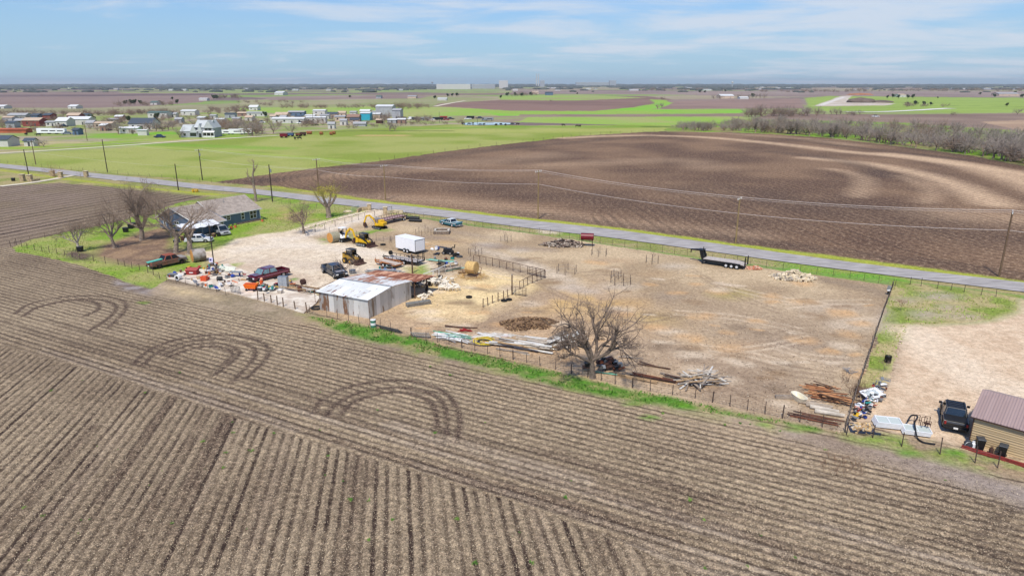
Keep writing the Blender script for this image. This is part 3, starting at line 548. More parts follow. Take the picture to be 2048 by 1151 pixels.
pond('pond', [(922, 247.5), (940, 245.8), (985, 245), (1020, 246.5), (1032, 248.5), (1010, 250.2), (960, 251), (930, 250.6)], WATER, .3)
# ---------------------------------------------------------------- trees
class Tubes:
    def __init__(s): s.s = []
    def seg(s, a, b, ra, rb): s.s.append((*a, *b, ra, rb))
    def mesh(s, name, m, n=4, parent=None):
        A = np.array(s.s); p0 = A[:, 0:3]; p1 = A[:, 3:6]; d = p1 - p0; L = np.linalg.norm(d, axis=1, keepdims=True) + 1e-9; d = d / L
        h = np.where(np.abs(d[:, 2:3]) < .9, np.array([[0, 0, 1.]]), np.array([[1., 0, 0]])); a = np.cross(d, h); a /= np.linalg.norm(a, axis=1, keepdims=True); b = np.cross(d, a)
        V = []
        for P, rr in ((p0, A[:, 6:7]), (p1, A[:, 7:8])):
            for i in range(n): t = 2 * math.pi * i / n; V.append(P + (a * math.cos(t) + b * math.sin(t)) * rr)
        V = np.stack(V, 1).reshape(-1, 3); k = len(A); base = (np.arange(k) * 2 * n)[:, None]
        F = np.concatenate([base + np.array([[i, (i + 1) % n, n + (i + 1) % n, n + i]]) for i in range(n)], 1).reshape(-1, 4)
        me = bpy.data.meshes.new(name); me.vertices.add(len(V)); me.loops.add(F.size); me.polygons.add(len(F))
        me.vertices.foreach_set('co', V.astype(np.float32).ravel()); me.loops.foreach_set('vertex_index', F.astype(np.int32).ravel())
        me.polygons.foreach_set('loop_start', np.arange(0, F.size, 4, dtype=np.int32)); me.polygons.foreach_set('loop_total', np.full(len(F), 4, np.int32)); me.polygons.foreach_set('use_smooth', np.ones(len(F), bool)); me.update(); me.materials.append(m)
        o = bpy.data.objects.new(name, me); col.objects.link(o)
        if parent: o.parent = parent
        return o
def rot(v, ax, a): return Matrix.Rotation(a, 3, ax) @ v
def grow(T, Tt, p, d, L, r, lev, cfg, rnd):
    nseg = 4 if lev < 2 else 3
    P = [p]; rr = [r]; dd = d.copy()
    for i in range(nseg):
        j = cfg['wig'] * (1 + .3 * lev)
        dd = (dd + Vector((rnd.gauss(0, j), rnd.gauss(0, j), rnd.gauss(0, j) + cfg['up']))).normalized()
        q = P[-1] + dd * (L / nseg); r2 = r * (1 - (i + 1) / nseg * (.45 if lev < cfg['lev'] else .7))
        (T if lev <= cfg.get('cut', 1) else Tt).seg(P[-1], q, rr[-1], r2); P.append(q); rr.append(r2)
    if lev >= cfg['lev']: return
    k = cfg['kids'][min(lev, len(cfg['kids']) - 1)]
    for c in range(k):
        t = 1.0 if c == 0 else rnd.uniform(.3, 1.0); i = min(int(t * nseg), nseg - 1); f = t * nseg - i
        q = P[i].lerp(P[i + 1], f); ra = rr[i] * (1 - f) + rr[i + 1] * f
        ax = dd.orthogonal(); ax = rot(ax, dd, rnd.uniform(0, 6.283)); ang = rnd.uniform(*cfg['ang']) * (.5 if c == 0 else 1)
        grow(T, Tt, q, rot(dd, ax, ang), L * rnd.uniform(*cfg['len']) * (1.1 - .35 * t if c else 1), max(ra * rnd.uniform(*cfg.get('keep', (.45, .68))), cfg['rmin']), lev + 1, cfg, rnd)
def tree_parts(root, h, cfg, seed, barkm=None, twigm=None):
    rnd = random.Random(seed); T = Tubes(); Tt = Tubes()
    th = h * cfg['trunk']; r = cfg['r'] * h; lean = Vector((rnd.gauss(0, .06), rnd.gauss(0, .06), 1)).normalized(); tops = []
    T.seg((0, 0, -.15), (0, 0, .25), r * 1.5, r * 1.12); p = Vector((0, 0, .25)); 
    for i in range(3):
        q = p + (lean + Vector((rnd.gauss(0, .05), rnd.gauss(0, .05), 0))) * (th / 3); T.seg(p, q, r * (1.12 - .1 * i), r * (1.02 - .1 * i)); p = q
    nl = cfg['limbs']
    for i in range(nl):
        a = 2 * math.pi * (i + rnd.uniform(-.3, .3)) / nl; tilt = rnd.uniform(*cfg['tilt'])
        d = Vector((math.cos(a) * math.sin(tilt), math.sin(a) * math.sin(tilt), math.cos(tilt)))
        base = p - Vector((0, 0, rnd.uniform(0, th * .25)))
        grow(T, Tt, base, d, h * rnd.uniform(*cfg['limb']), r * rnd.uniform(.5, .68), 1, cfg, rnd)
    mx = max([max(q[2], q[5]) for q in Tt.s + T.s]); kz = h / mx
    T.s = [tuple(v * kz for v in q) for q in T.s]; Tt.s = [tuple(v * kz for v in q[:6]) + (q[6], q[7]) for q in Tt.s]
    T.mesh('trunk', barkm or BARK, 7, root)
    if Tt.s: Tt.mesh('crown', twigm or TWIG, 3, root)
PECAN = dict(trunk=.17, r=.032, limbs=7, tilt=(.35, 1.05), limb=(.33, .46), kids=[5, 6, 6, 5, 5], lev=5, ang=(.35, .95), len=(.5, .80), wig=.15, up=.04, rmin=.0065, cut=2)
MEDIUM = dict(trunk=.22, r=.03, limbs=5, tilt=(.2, .8), limb=(.30, .42), kids=[5, 6, 5, 5, 4], lev=5, ang=(.3, .9), len=(.5, .8), wig=.14, up=.02, rmin=.008, cut=2)
FARC = dict(trunk=.13, r=.03, limbs=6, tilt=(.2, 1.1), limb=(.32, .46), kids=[6, 7, 5], lev=3, ang=(.35, 1.0), len=(.55, .85), wig=.15, up=.03, rmin=.045, cut=1)
BUSH = dict(trunk=.03, r=.012, limbs=10, tilt=(.1, .9), limb=(.4, .6), kids=[5, 5, 3], lev=3, ang=(.3, .8), len=(.5, .8), wig=.12, up=.03, rmin=.018, cut=1)
SAP = dict(trunk=.3, r=.012, limbs=4, tilt=(.2, .8), limb=(.3, .5), kids=[4, 4], lev=3, ang=(.3, .9), len=(.5, .8), wig=.12, up=.05, rmin=.008, cut=1)
PRUNED = dict(trunk=.42, r=.06, limbs=4, tilt=(.5, .95), limb=(.22, .32), kids=[5, 5, 4], lev=3, ang=(.3, .8), len=(.5, .8), wig=.13, up=.09, rmin=.012, cut=1)
def tree(x, yb, yt, cfg, seed, label, name='bare_tree', barkm=None, twigm=None, group=None, k=1.0):
    h = HT(x, yb, yt); root = thing(name, label, 'tree', G(x, yb), random.random() * 0, group); tree_parts(root, h * k * 1.14, cfg, seed, barkm, twigm); return root
tree(1185, 755, 566, dict(PECAN, trunk=.2, tilt=(.25, 1.08), limbs=7, limb=(.40, .54), up=.035, wig=.15, kids=[5, 5, 5, 4, 4], r=.034, keep=(.58, .8), rmin=.006), 12, 'big bare grey tree at the front fence between the lumber stack and the engine pile', k=.97, barkm=mat('bark_dark', (132, 116, 104), .95, var=.4, vscale=4), twigm=mat('twig_mid', (150, 130, 114), .95, var=.3))
tree(284, 480, 358, PECAN, 22, 'tallest bare tree of the house yard, on the green lawn left of the blue house', k=1.0)
tree(229, 496, 409, MEDIUM, 33, 'slender bare tree on the brown patch left of the tallest yard tree')
tree(158, 503, 436, dict(MEDIUM, trunk=.2), 44, 'small pale-trunked bare tree near the corner of the left lawn', barkm=BARKL)
tree(352, 505, 388, MEDIUM, 55, 'bare grey tree in front of the white canopy, left of the white car')
tree(380, 507, 440, dict(PRUNED, trunk=.38, tilt=(.4, 1.1)), 66, 'pruned bare tree with crooked top beside the large grey hay bale')
tree(607, 467, 402, MEDIUM, 77, 'small bare tree in a round grass patch beside the gravel drive')
def budtree():
    h = HT(658, 435, 372); r = thing('budding_tree', 'thick pruned tree with sawn limbs and yellow green buds by the gate', 'tree', G(658, 435)); rnd = random.Random(5)
    T = Tubes(); Tt = Tubes(); 
    T.seg((0, 0, -.1), (0, 0, .4), .75, .55); T.seg((0, 0, .4), (-.1, 0, 2.3), .55, .5)
    for a, tl, L in ((3.3, .85, 3.0), (2.6, .5, 3.2), (.1, .75, 3.2), (.6, .35, 3.4), (4.4, .6, 2.6)):
        d = Vector((math.cos(a) * math.sin(tl), math.sin(a) * math.sin(tl), math.cos(tl))); e = Vector((-.1, 0, 2.2)) + d * L * .6; e2 = e + (d + Vector((0, 0, .5))).normalized() * L * .4
        T.seg(Vector((-.1, 0, 2.2)), e, .34, .25); T.seg(e, e2, .25, .2)
        for k in range(7): grow(T, Tt, e.lerp(e2, rnd.random()), (d + Vector((rnd.gauss(0, .5), rnd.gauss(0, .5), .8))).normalized(), rnd.uniform(1.3, 2.4), .035, 2, dict(SAP, lev=4, rmin=.014), rnd)
    T.mesh('trunk', BARK, 8, r); Tt.mesh('crown', mat('budding_twigs', (176, 164, 92), .95, var=.3, vscale=1), 3, r)
    b = MB(); 
    for k in range(700):
        a = rnd.uniform(0, 6.28); q = rnd.random() ** .5 * 2.1; z = 4.2 + 2.6 * rnd.random(); p = Vector((-.2 + q * math.cos(a), q * math.sin(a), z)); e = Vector((rnd.gauss(0, 1), rnd.gauss(0, 1), rnd.gauss(0, 1))).normalized() * .11; g = e.orthogonal() * .8
        b.add([p - e, p + g, p + e], [(0, 1, 2)])
    b.build('leaves', LEAFY, r)
budtree()
tree(512, 403, 323, dict(PRUNED, trunk=.5, r=.028, limbs=3, tilt=(.15, .5)), 88, 'tall broken bare tree behind the right end of the blue house')
tree(109, 355, 322, BUSH, 99, 'reddish bare bush at the roadside beside the far stone gateway', name='bare_bush', twigm=TWIGR, barkm=TWIGR)
tree(162, 357, 332, SAP, 101, 'thin bare sapling by the far gateway, right of the reddish bush', name='sapling')
tree(691, 552, 496, dict(SAP, lev=4, limbs=6, trunk=.2, tilt=(.3, 1.1), limb=(.4, .6), r=.02, rmin=.012), 103, 'small spreading bare tree beside the dark flared pickup')
# creek wood: individual bare trees, shared meshes
protos = []
for i, (cfg, tw, bk) in enumerate(((FARC, TWIGG, TWIG), (FARC, TWIGG, TWIG), (dict(FARC, trunk=.08, limbs=8), TWIG, TWIG), (dict(FARC, tilt=(.1, .8)), TWIGG, BARK), (dict(BUSH, rmin=.04, r=.02), TWIG, TWIG), (FARC, mat('twig_olive', (150, 146, 92), .95, var=.3), TWIG), (FARC, TWIGR, TWIG))):
    r = thing('bare_tree', 'x', 'tree', (0, -500, -100)); tree_parts(r, 8.0, cfg, 200 + i, bk, tw); freeze(r); protos.append(r)
def put(proto, x, yb, hm, label, group):
    s = hm / 8.0; o = copy_tree(protos[proto], G(x, yb), random.uniform(0, 6.28), label, (s * random.uniform(1.0, 1.25),) * 2 + (s,)); o['group'] = group; return o
rr = random.Random(3); wood = []
lowc = [(1352, 262), (1450, 264), (1540, 267), (1650, 275), (1760, 288), (1860, 300), (1950, 312), (2048, 330), (2200, 365)]; upc = [(1352, 250), (1450, 244), (1540, 242), (1650, 246), (1760, 250), (1860, 256), (1950, 262), (2048, 268), (2200, 285)]
def interp(c, x):
    for (x0, y0), (x1, y1) in zip(c[:-1], c[1:]):
        if x <= x1: return y0 + (y1 - y0) * (x - x0) / (x1 - x0)
for i in range(176):
    x = 1350 + 780 * rr.random() ** .85; lo, up = interp(lowc, x) - 1, interp(upc, x) + 6; t = rr.random() ** 1.3 if i % 3 else rr.random() * .12
    y = lo - t * (lo - up); hm = rr.uniform(6.5, 10.5) * (.75 if x < 1500 else 1)
    wood.append((x, y, hm, rr.choice((0, 0, 1, 1, 2, 3, 3, 4, 5 if rr.random() < .25 else 0))))
wood.sort()
for i, (x, y, hm, p) in enumerate(wood): put(p, x, y, hm, 'bare grey tree of the creek wood, %s from the left' % ORD(i), 'trees of the creek wood')
lst = []
for x0, x1, y, n, h0, h1 in ((1492, 1530, 234, 9, 7, 10), (1535, 1640, 233, 20, 6, 9), (1645, 1740, 231, 8, 4, 7)):
    for k in range(n): lst.append((rr.uniform(x0, x1), y - rr.random() * 2, rr.uniform(h0, h1) * 1.3))
lst.sort()
for i, (x, y, hm) in enumerate(lst): put(rr.choice((0, 1, 2, 4)), x, y, hm, 'dark bare tree in the far grove right of the green fields, %s from the left' % ORD(i), 'far grove trees')
lst = []
for x, y, yt in ((237, 268, 238), (265, 268, 250), (360, 275, 252), (377, 274, 250), (395, 240, 232), (300, 262, 240), (313, 263, 236), (325, 262, 238), (337, 260, 238), (345, 258, 240), (318, 252, 236), (430, 262, 238), (442, 260, 236), (452, 262, 235), (463, 265, 236), (475, 264, 234), (487, 262, 238), (497, 270, 240), (505, 272, 238), (525, 268, 236), (547, 268, 240), (585, 268, 243), (415, 255, 240), (408, 250, 236), (425, 248, 233),
                 (1324, 205 + 11, 204), (1325, 200, 190), (1427, 198, 187), (1440, 199, 188), (1478, 196, 184), (1498, 198, 186), (1520, 197, 185), (1528, 197, 184), (1512, 197, 186), (768, 248, 230), (745, 226, 216), (780, 262, 240), (790, 262, 242), (20, 262, 250), (70, 262, 246), (150, 262, 248), (195, 262, 252), (1580, 233, 222), (2034, 230, 214), (1906, 231, 219), (1708, 232, 218), (650, 236, 226), (660, 230, 220), (420, 231, 224), (110, 240, 232), (78, 293, 278), (88, 294, 282), (585, 210, 200), (520, 210, 200), (540, 212, 200), (530, 211, 200), (1315, 218, 205), (215, 262, 246), (280, 250, 238), (350, 250, 234), (370, 262, 242), (385, 250, 236), (400, 262, 238), (410, 268, 246), (436, 250, 232), (457, 254, 236), (470, 252, 236), (482, 256, 238), (510, 246, 232), (535, 244, 228), (560, 250, 236), (630, 252, 240), (665, 248, 234), (705, 250, 238), (735, 250, 238), (48, 252, 240), (110, 258, 246)):
    lst.append((x, y, yt))
lst.sort()
for i, (x, y, yt) in enumerate(lst): put(rr.choice((0, 1, 3, 0, 2, 6 if 420 < x < 500 else 1)), x, y, max(4, HT(x, y, yt)), 'lone bare tree of the settlement and far fields, %s from the left' % ORD(i), 'bare trees around the settlement')
# hedgerows and undergrowth that read as one mass
def mass(name, lst, m, label, cat, cfgs, n=3):
    T = Tubes(); rows_ = []
    for k, cfg in enumerate(cfgs):
        rnd = random.Random(400 + k); t = Tubes(); 
        for i in range(cfg['limbs']):
            a = 6.283 * i / cfg['limbs']; tl = rnd.uniform(*cfg['tilt']); grow(t, t, Vector((0, 0, 8 * cfg['trunk'])), Vector((math.cos(a) * math.sin(tl), math.sin(a) * math.sin(tl), math.cos(tl))), 8 * rnd.uniform(*cfg['limb']), .12, 1, cfg, rnd)
        t.seg((0, 0, 0), (0, 0, 8 * cfg['trunk'] + .3), .16, .13); rows_.append(np.array(t.s))
    out = []
    for (x, y, hm) in lst:
        A = rr.choice(rows_).copy(); s = hm / 8; a = rr.uniform(0, 6.28); ca, sa = math.cos(a), math.sin(a); g = G(x, y); wd = s * rr.uniform(1.1, 1.6)
        for o in (0, 3):
            x_, y_ = A[:, o].copy(), A[:, o + 1].copy(); A[:, o] = (x_ * ca - y_ * sa) * wd + g.x; A[:, o + 1] = (x_ * sa + y_ * ca) * wd + g.y; A[:, o + 2] *= s
        A[:, 6:] *= s * 1.2; out.append(A)
    T.s = np.concatenate(out); o = T.mesh(name, m, n); tag(o, label, cat, kind='stuff'); return o
lst = []
for pts, n, h in (([(0, 229), (180, 231), (330, 228), (500, 225)], 90, 6), ([(560, 216), (700, 216), (860, 215)], 50, 6), ([(780, 217), (840, 217)], 14, 8), ([(420, 222), (500, 219)], 16, 6), ([(240, 212), (350, 211)], 14, 8), ([(430, 197), (480, 197)], 16, 9), ([(1020, 193), (1070, 191)], 12, 10), ([(1520, 184), (1700, 184)], 40, 11), ([(1690, 183), (2048, 182)], 60, 14), ([(1300, 181), (1420, 180)], 20, 12), ([(1800, 213), (1900, 214)], 10, 6), ([(700, 256), (800, 250), (930, 247)], 22, 3), ([(-60, 190), (60, 189)], 1, 6), ([(480, 206), (620, 205)], 12, 6), ([(1040, 207), (1100, 204)], 1, 5)):
    P = smooth_px(pts, 8)
    for k in range(n): q = P[int(rr.random() * (len(P) - 1))]; q2 = P[min(P.index(q) + 1, len(P) - 1)]; t = rr.random(); lst.append((q[0] + (q2[0] - q[0]) * t + rr.uniform(-6, 6), q[1] + rr.uniform(-1.0, 1.0), h * rr.uniform(.7, 1.3)))
HC = [dict(FARC, rmin=.07, trunk=.08, limbs=8, kids=[4, 4, 3]), dict(BUSH, rmin=.07, limbs=9, kids=[4, 4, 3]), dict(FARC, rmin=.07, limbs=7, kids=[4, 4, 3])]
mass('hedgerow', lst, TWIG, 'purple brown bare hedgerows running between the far fields and behind the settlement', 'hedgerow', HC)
lst = []
for i in range(420):
    x = 1350 + 850 * rr.random() ** .9; lo, up = interp(lowc, x) - 2, interp(upc, x) + 3; y = lo - rr.random() * (lo - up); lst.append((x, y, rr.uniform(3.0, 6.5) * (.8 if x < 1500 else 1)))
sl_ = []
for i in range(150): x = rr.uniform(0, 880); sl_.append((x, rr.uniform(236, 262 - x * .012), rr.uniform(3, 6.5)))
for i in range(26): sl_.append((rr.uniform(395, 520), rr.uniform(255, 271), rr.uniform(5, 8)))
mass('garden_trees', sl_, TWIG, 'tangled bare garden trees and bushes between the settlement houses', 'bushes', HC)
mass('undergrowth', lst, TWIGG, 'grey leafless undergrowth filling the creek wood between its trees', 'undergrowth', HC)
# leafy dark trees
lp = thing('leafy_tree', 'x', 'tree', (0, -500, -100)); b = MB(); b.tube((0, 0, -.2), (0, 0, 3), .3, .2, 6); b.build('trunk', BARK, lp)
b = MB(); rnd = random.Random(9)
cl = [(Vector((rnd.gauss(0, 1.5), rnd.gauss(0, 1.5), rnd.uniform(2.6, 6.2))), rnd.uniform(.9, 1.7)) for _ in range(16)]
for c, rad in cl:
    for k in range(70):
        e = Vector((rnd.gauss(0, 1), rnd.gauss(0, 1), rnd.gauss(0, 1))).normalized(); p = c + e * rad * rnd.uniform(.6, 1.05); a = Vector((rnd.gauss(0, 1), rnd.gauss(0, 1), rnd.gauss(0, 1))).normalized() * .32; g = e.cross(a).normalized() * .3
        b.add([p - a, p + g, p + a, p - g], [(0, 1, 2, 3)])
b.build('crown', LEAFD, lp); freeze(lp)
lst = [(252, 210, 7), (262, 210, 8), (270, 210, 8), (281, 210, 7), (320, 209, 6), (355, 208, 7), (427, 199, 9), (433, 199, 9), (470, 196, 8), (258, 244, 5), (184, 245, 6), (905, 193, 8), (914, 193, 9), (895, 194, 8), (1015, 193, 10), (1030, 193, 10), (1044, 193, 9), (1061, 191, 9), (1155, 189, 6), (1002, 197, 7), (1400, 186, 10), (1410, 186, 9), (1450, 184, 10), (1505, 196, 10), (1775, 197, 7), (1785, 196, 9), (1797, 197, 8), (1815, 197, 8), (1826, 197, 9), (1815, 211, 5), (1830, 211, 7), (1847, 211, 6), (1861, 211, 5), (1875, 197, 4), (1988, 195, 8), (2044, 196, 9), (2014, 213, 5), (720, 240, 5), (530, 234, 5), (315, 240, 6), (345, 200, 6), (870, 198, 7), (700, 196, 6), (1960, 190, 8), (2030, 188, 9)]
lst.sort()
for i, (x, y, hm) in enumerate(lst):
    s = hm / 7; o = copy_tree(lp, G(x, y), rr.uniform(0, 6), 'dark leafy evergreen tree in the far fields, %s from the left' % ORD(i), s); o['group'] = 'evergreen trees of the far fields'
for q in protos + [lp]:
    for c in ALLK(q): bpy.data.objects.remove(c)
    bpy.data.objects.remove(q)
# far-off woods that read as one mass
b = MB(); rnd = random.Random(31)
DW = mat('distant_foliage', (96, 98, 90), .95, var=.3, vscale=.01, rgb2=(70, 78, 72))
bands = [(171.6, 2600, 26), (172.8, 2400, 15), (173.8, 1800, 12), (175, 1900, 12), (176.6, 1500, 10), (178.6, 900, 9), (181, 380, 7), (184.5, 160, 7)]
for yb, cnt, hh in bands:
    for k in range(cnt):
        x = rnd.uniform(-260, 2300); 
        dn = math.sin(x * .013 + yb * 3) + math.sin(x * .041 + yb * 7) + .6 * math.sin(x * .11 + yb)
        if yb > 173 and dn < (-.9 if x < 900 else .3): continue
        if yb > 180 and rnd.random() < .5: continue
        if yb > 174 and 870 < x < 1010: continue
        p = G(x, yb + rnd.uniform(-.7, .7)); s = rnd.uniform(.5, 1.2) * hh
        wd = s * rnd.uniform(1.2, 3.5); a0 = rnd.random() * 6
        n = 5; ring = [(p.x + math.cos(a0 + i * 1.2566) * wd * rnd.uniform(.8, 1.2), p.y + math.sin(a0 + i * 1.2566) * wd, -.5) for i in range(n)]; rt = [(q[0] * .4 + p.x * .6, q[1] * .4 + p.y * .6, s * rnd.uniform(.8, 1.0)) for q in ring]; rm = [(p.x + (q[0] - p.x) * rnd.uniform(.9, 1.1), q[1], s * rnd.uniform(.45, .6)) for q in ring]
        b.add(ring + rm + rt, [(i, (i + 1) % n, n + (i + 1) % n, n + i) for i in range(n)] + [(n + i, n + (i + 1) % n, 2 * n + (i + 1) % n, 2 * n + i) for i in range(n)] + [tuple(range(2 * n, 3 * n))])
tag(b.build('distant_woods', DW), 'blue grey woods along the flat horizon', 'woods', kind='stuff')
# ---------------------------------------------------------------- buildings
def corrugated(name, c1, c2, rustc=(150, 92, 62), rust=.3, w=.85, rough=.5, metal=.25, axis=0, vert=2):
    m = bpy.data.materials.new(name); m.use_nodes = True; nt = m.node_tree; bb_ = nt.nodes['Principled BSDF']; bb_.inputs['Roughness'].default_value = rough; bb_.inputs['Metallic'].default_value = metal
    tc = N(nt, 'ShaderNodeTexCoord'); s = N(nt, 'ShaderNodeSeparateXYZ'); nt.links.new(tc.outputs['Object'], s.inputs[0]); uu = s.outputs[axis]
    k = M(nt, 'FLOOR', M(nt, 'DIVIDE', uu, w)); wn = N(nt, 'ShaderNodeTexWhiteNoise', noise_dimensions='2D'); cb = N(nt, 'ShaderNodeCombineXYZ'); nt.links.new(k, cb.inputs[0]); nt.links.new(M(nt, 'FLOOR', M(nt, 'DIVIDE', s.outputs[vert], 2.6)), cb.inputs[1]); nt.links.new(cb.outputs[0], wn.inputs['Vector'])
    mp = N(nt, 'ShaderNodeMapping'); nt.links.new(tc.outputs['Object'], mp.inputs[0]); sc_ = [1.6, 1.6, 1.6]; sc_[vert] = .35; mp.inputs['Scale'].default_value = sc_
    n = N(nt, 'ShaderNodeTexNoise', i_Scale=1.3, i_Detail=5.0, i_Roughness=.65); nt.links.new(mp.outputs[0], n.inputs['Vector'])
    n2 = N(nt, 'ShaderNodeTexNoise', i_Scale=3.5, i_Detail=3.0); nt.links.new(mp.outputs[0], n2.inputs['Vector'])
    base = MIX(nt, MR(nt, M(nt, 'ADD', M(nt, 'MULTIPLY', wn.outputs[0], .75), M(nt, 'MULTIPLY', n2.outputs[0], .35)), .2, .85), alb(c1), alb(c2))
    rk = MR(nt, M(nt, 'ADD', n.outputs[0], M(nt, 'MULTIPLY', M(nt, 'SUBTRACT', wn.outputs[0], .5), .18)), .62 - rust * .35, .70 - rust * .35)
    nt.links.new(MIX(nt, rk, base, MIX(nt, n2.outputs[0], alb(rustc), alb(tuple(v * .75 for v in rustc)))), bb_.inputs['Base Color'])
    wv = M(nt, 'SINE', M(nt, 'MULTIPLY', uu, 2 * math.pi / .2)); bm = N(nt, 'ShaderNodeBump', i_Strength=.6, i_Distance=.02); nt.links.new(wv, bm.inputs['Height']); nt.links.new(bm.outputs[0], bb_.inputs['Normal'])
    return m
bang = math.atan2(-.447, .894)
barn = thing('barn', 'low corrugated metal barn with rust streaks in the middle of the yard', 'barn', G(640, 619), bang)
L, W, e, rz_ = 7.9, 9.2, 2.5, 2.95
MB().box((L / 2, .03, e / 2), (L, .06, e)).build('front_wall', corrugated('front_sheets', (236, 234, 230), (178, 174, 170), (156, 116, 88), .22, .8, axis=0), barn)
b = MB(); b.prism([(0.06, 0), (W, 0), (W, e), (W / 2, rz_ - .05), (0.06, e)], L - .06, L, axis='x'); b.build('side_wall', corrugated('side_sheets', (232, 230, 226), (190, 188, 184), (160, 140, 120), .16, .8, axis=1), barn)
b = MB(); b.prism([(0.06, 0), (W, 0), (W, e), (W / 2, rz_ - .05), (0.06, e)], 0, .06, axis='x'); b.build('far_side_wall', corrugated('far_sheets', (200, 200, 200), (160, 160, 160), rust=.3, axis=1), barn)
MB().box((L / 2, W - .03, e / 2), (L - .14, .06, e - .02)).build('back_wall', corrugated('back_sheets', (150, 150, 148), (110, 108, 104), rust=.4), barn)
def slab4(b, a, c, d, f, th=.05): b.quad(a, c, d, f, th)
b = MB(); b.quad((-.3, -.25, e - .02), (L + .2, -.25, e - .02), (L + .2, W / 2, rz_), (-.3, W / 2, rz_), .04); b.build('roof_front', corrugated('roof_sheets', (255, 255, 255), (226, 226, 222), rust=.0, metal=0, rough=.6, w=1.1, axis=0, vert=1), barn)
b = MB(); b.quad((-.3, W / 2 + .004, rz_), (L + .2, W / 2 + .004, rz_), (L + .2, W + .1, e), (-.3, W + .1, e), .04); b.build('roof_back', corrugated('roof_back_sheets', (244, 242, 238), (206, 202, 196), (196, 132, 96), .30, w=1.0, axis=0, vert=1, metal=0, rough=.6), barn)
b = MB(); b.box((L / 2, W / 2, rz_ + .055), (L + .5, .3, .03)); b.build('ridge_cap', GREY, barn)
b = MB(); b.box((4.2, 4.2, 2.74), (1.6, .02, .01)) if 0 else None
b = MB(); b.quad((-.3, W + .12, 2.42), (L + .9, W + .12, 2.46), (L + 1.2, W + 4.3, 2.32), (-.2, W + 3.2, 2.25), .04); b.build('lean_to_roof', corrugated('rusty_sheets', (222, 170, 136), (200, 142, 110), (160, 94, 64), .45, w=.8, axis=0, vert=1, metal=0, rough=.85), barn)
b = MB()
for x, y in ((7.9, 13.0), (4.2, 12.6), (.3, 12.2), (8.2, 9.6)): b.tube((x, y, -.1), (x, y, 2.27), .09, n=6); b.build('post', WOODD, barn); b = MB()
b = MB(); b.box((4.2, 12.75, 2.18), (8.6, .1, .12), rz=.04); b.build('beam', WOODD, barn)
# blue house
hang = math.atan2(.851, .525)
house = thing('house', 'blue sided farmhouse with brown shingle roof behind the gravel drive', 'house', Vector((-59.6, 135.6, 0)), hang)
SIDING = mat('blue_siding', (102, 122, 148), .7, var=.12, vscale=.6)
nt = SIDING.node_tree; bb_ = nt.nodes['Principled BSDF']; tc = N(nt, 'ShaderNodeTexCoord'); s_ = N(nt, 'ShaderNodeSeparateXYZ'); nt.links.new(tc.outputs['Object'], s_.inputs[0]); fr = M(nt, 'FRACT', M(nt, 'DIVIDE', s_.outputs[2], .2)); bm = N(nt, 'ShaderNodeBump', i_Strength=1.0, i_Distance=.03); nt.links.new(fr, bm.inputs['Height']); nt.links.new(bm.outputs[0], bb_.inputs['Normal'])
SHING = mat('shingles', (180, 166, 154), .95, rgb2=(156, 144, 134), vscale=1.2, bump=.02)
LX, RX, FY, BY, RY = -6.2, 10.6, -3.6, 9.6, 4.8
b = MB(); b.prism([(0, .4), (9.4, .4), (9.4, 2.55), (RY, 4.9), (0, 2.55)], 0, RX, axis='x'); b.build('wall', SIDING, house)
b = MB(); b.prism([(FY, .3), (9.4, .3), (9.4, 2.4), (RY, 4.55), (FY, 2.2)], LX, -.01, axis='x'); b.build('wing_wall', SIDING, house)
b = MB(); b.box((RX / 2, 4.7, .2), (RX + .06, 9.5, .4)); b.build('foundation', mat('stone_footing', (176, 150, 138), .95, var=.4, vscale=3), house)
b = MB(); b.quad((-.35, -.4, 2.42), (RX + .4, -.4, 2.42), (RX + .4, RY, 5.02), (-.35, RY, 5.02), .09); b.quad((-.35, RY + .004, 5.02), (RX + .4, RY + .004, 5.02), (RX + .4, 9.9, 2.46), (-.35, 9.9, 2.46), .09); rf = b.build('roof', SHING, house)
b = MB(); b.tube((4.5, 3.3, 4.3), (4.5, 3.3, 5.1), .05, n=6); b.build('vent_pipe', GREY, rf)
b = MB(); b.quad((LX - .4, FY - .3, 2.12), (-.36, FY - .3, 2.12), (-.36, RY, 4.66), (LX - .4, RY, 4.66), .09); b.quad((LX - .4, RY + .004, 4.66), (-.36, RY + .004, 4.66), (-.36, 9.9, 2.3), (LX - .4, 9.9, 2.3), .09)
rf = b.build('wing_roof', SHING, house); b = MB(); b.tube((-3.2, 1.0, 3.3), (-3.2, 1.0, 4.5), .045, n=6); b.build('vent_pipe', GREY, rf)
b = MB(); 
b.quad((-.42, -.46, 2.36), (-.36, -.46, 2.36), (-.36, RY, 5.06), (-.42, RY, 5.06), .14); b.box((RX / 2 - .02, -.46, 2.47), (RX + .8, .05, .16)); b.box(((LX - .8) / 2, FY - .36, 2.17), (-LX + .1, .05, .16))
b.quad((LX - .46, FY - .36, 2.08), (LX - .405, FY - .36, 2.08), (LX - .405, RY, 4.7), (LX - .46, RY, 4.7), .14); b.quad((LX - .46, RY + .01, 4.7), (LX - .405, RY + .01, 4.7), (LX - .405, 9.95, 2.25), (LX - .46, 9.95, 2.25), .14); b.box((RX + .02, -.02, 1.45), (.1, .1, 2.1)); b.build('fascia', WHITEC, house)
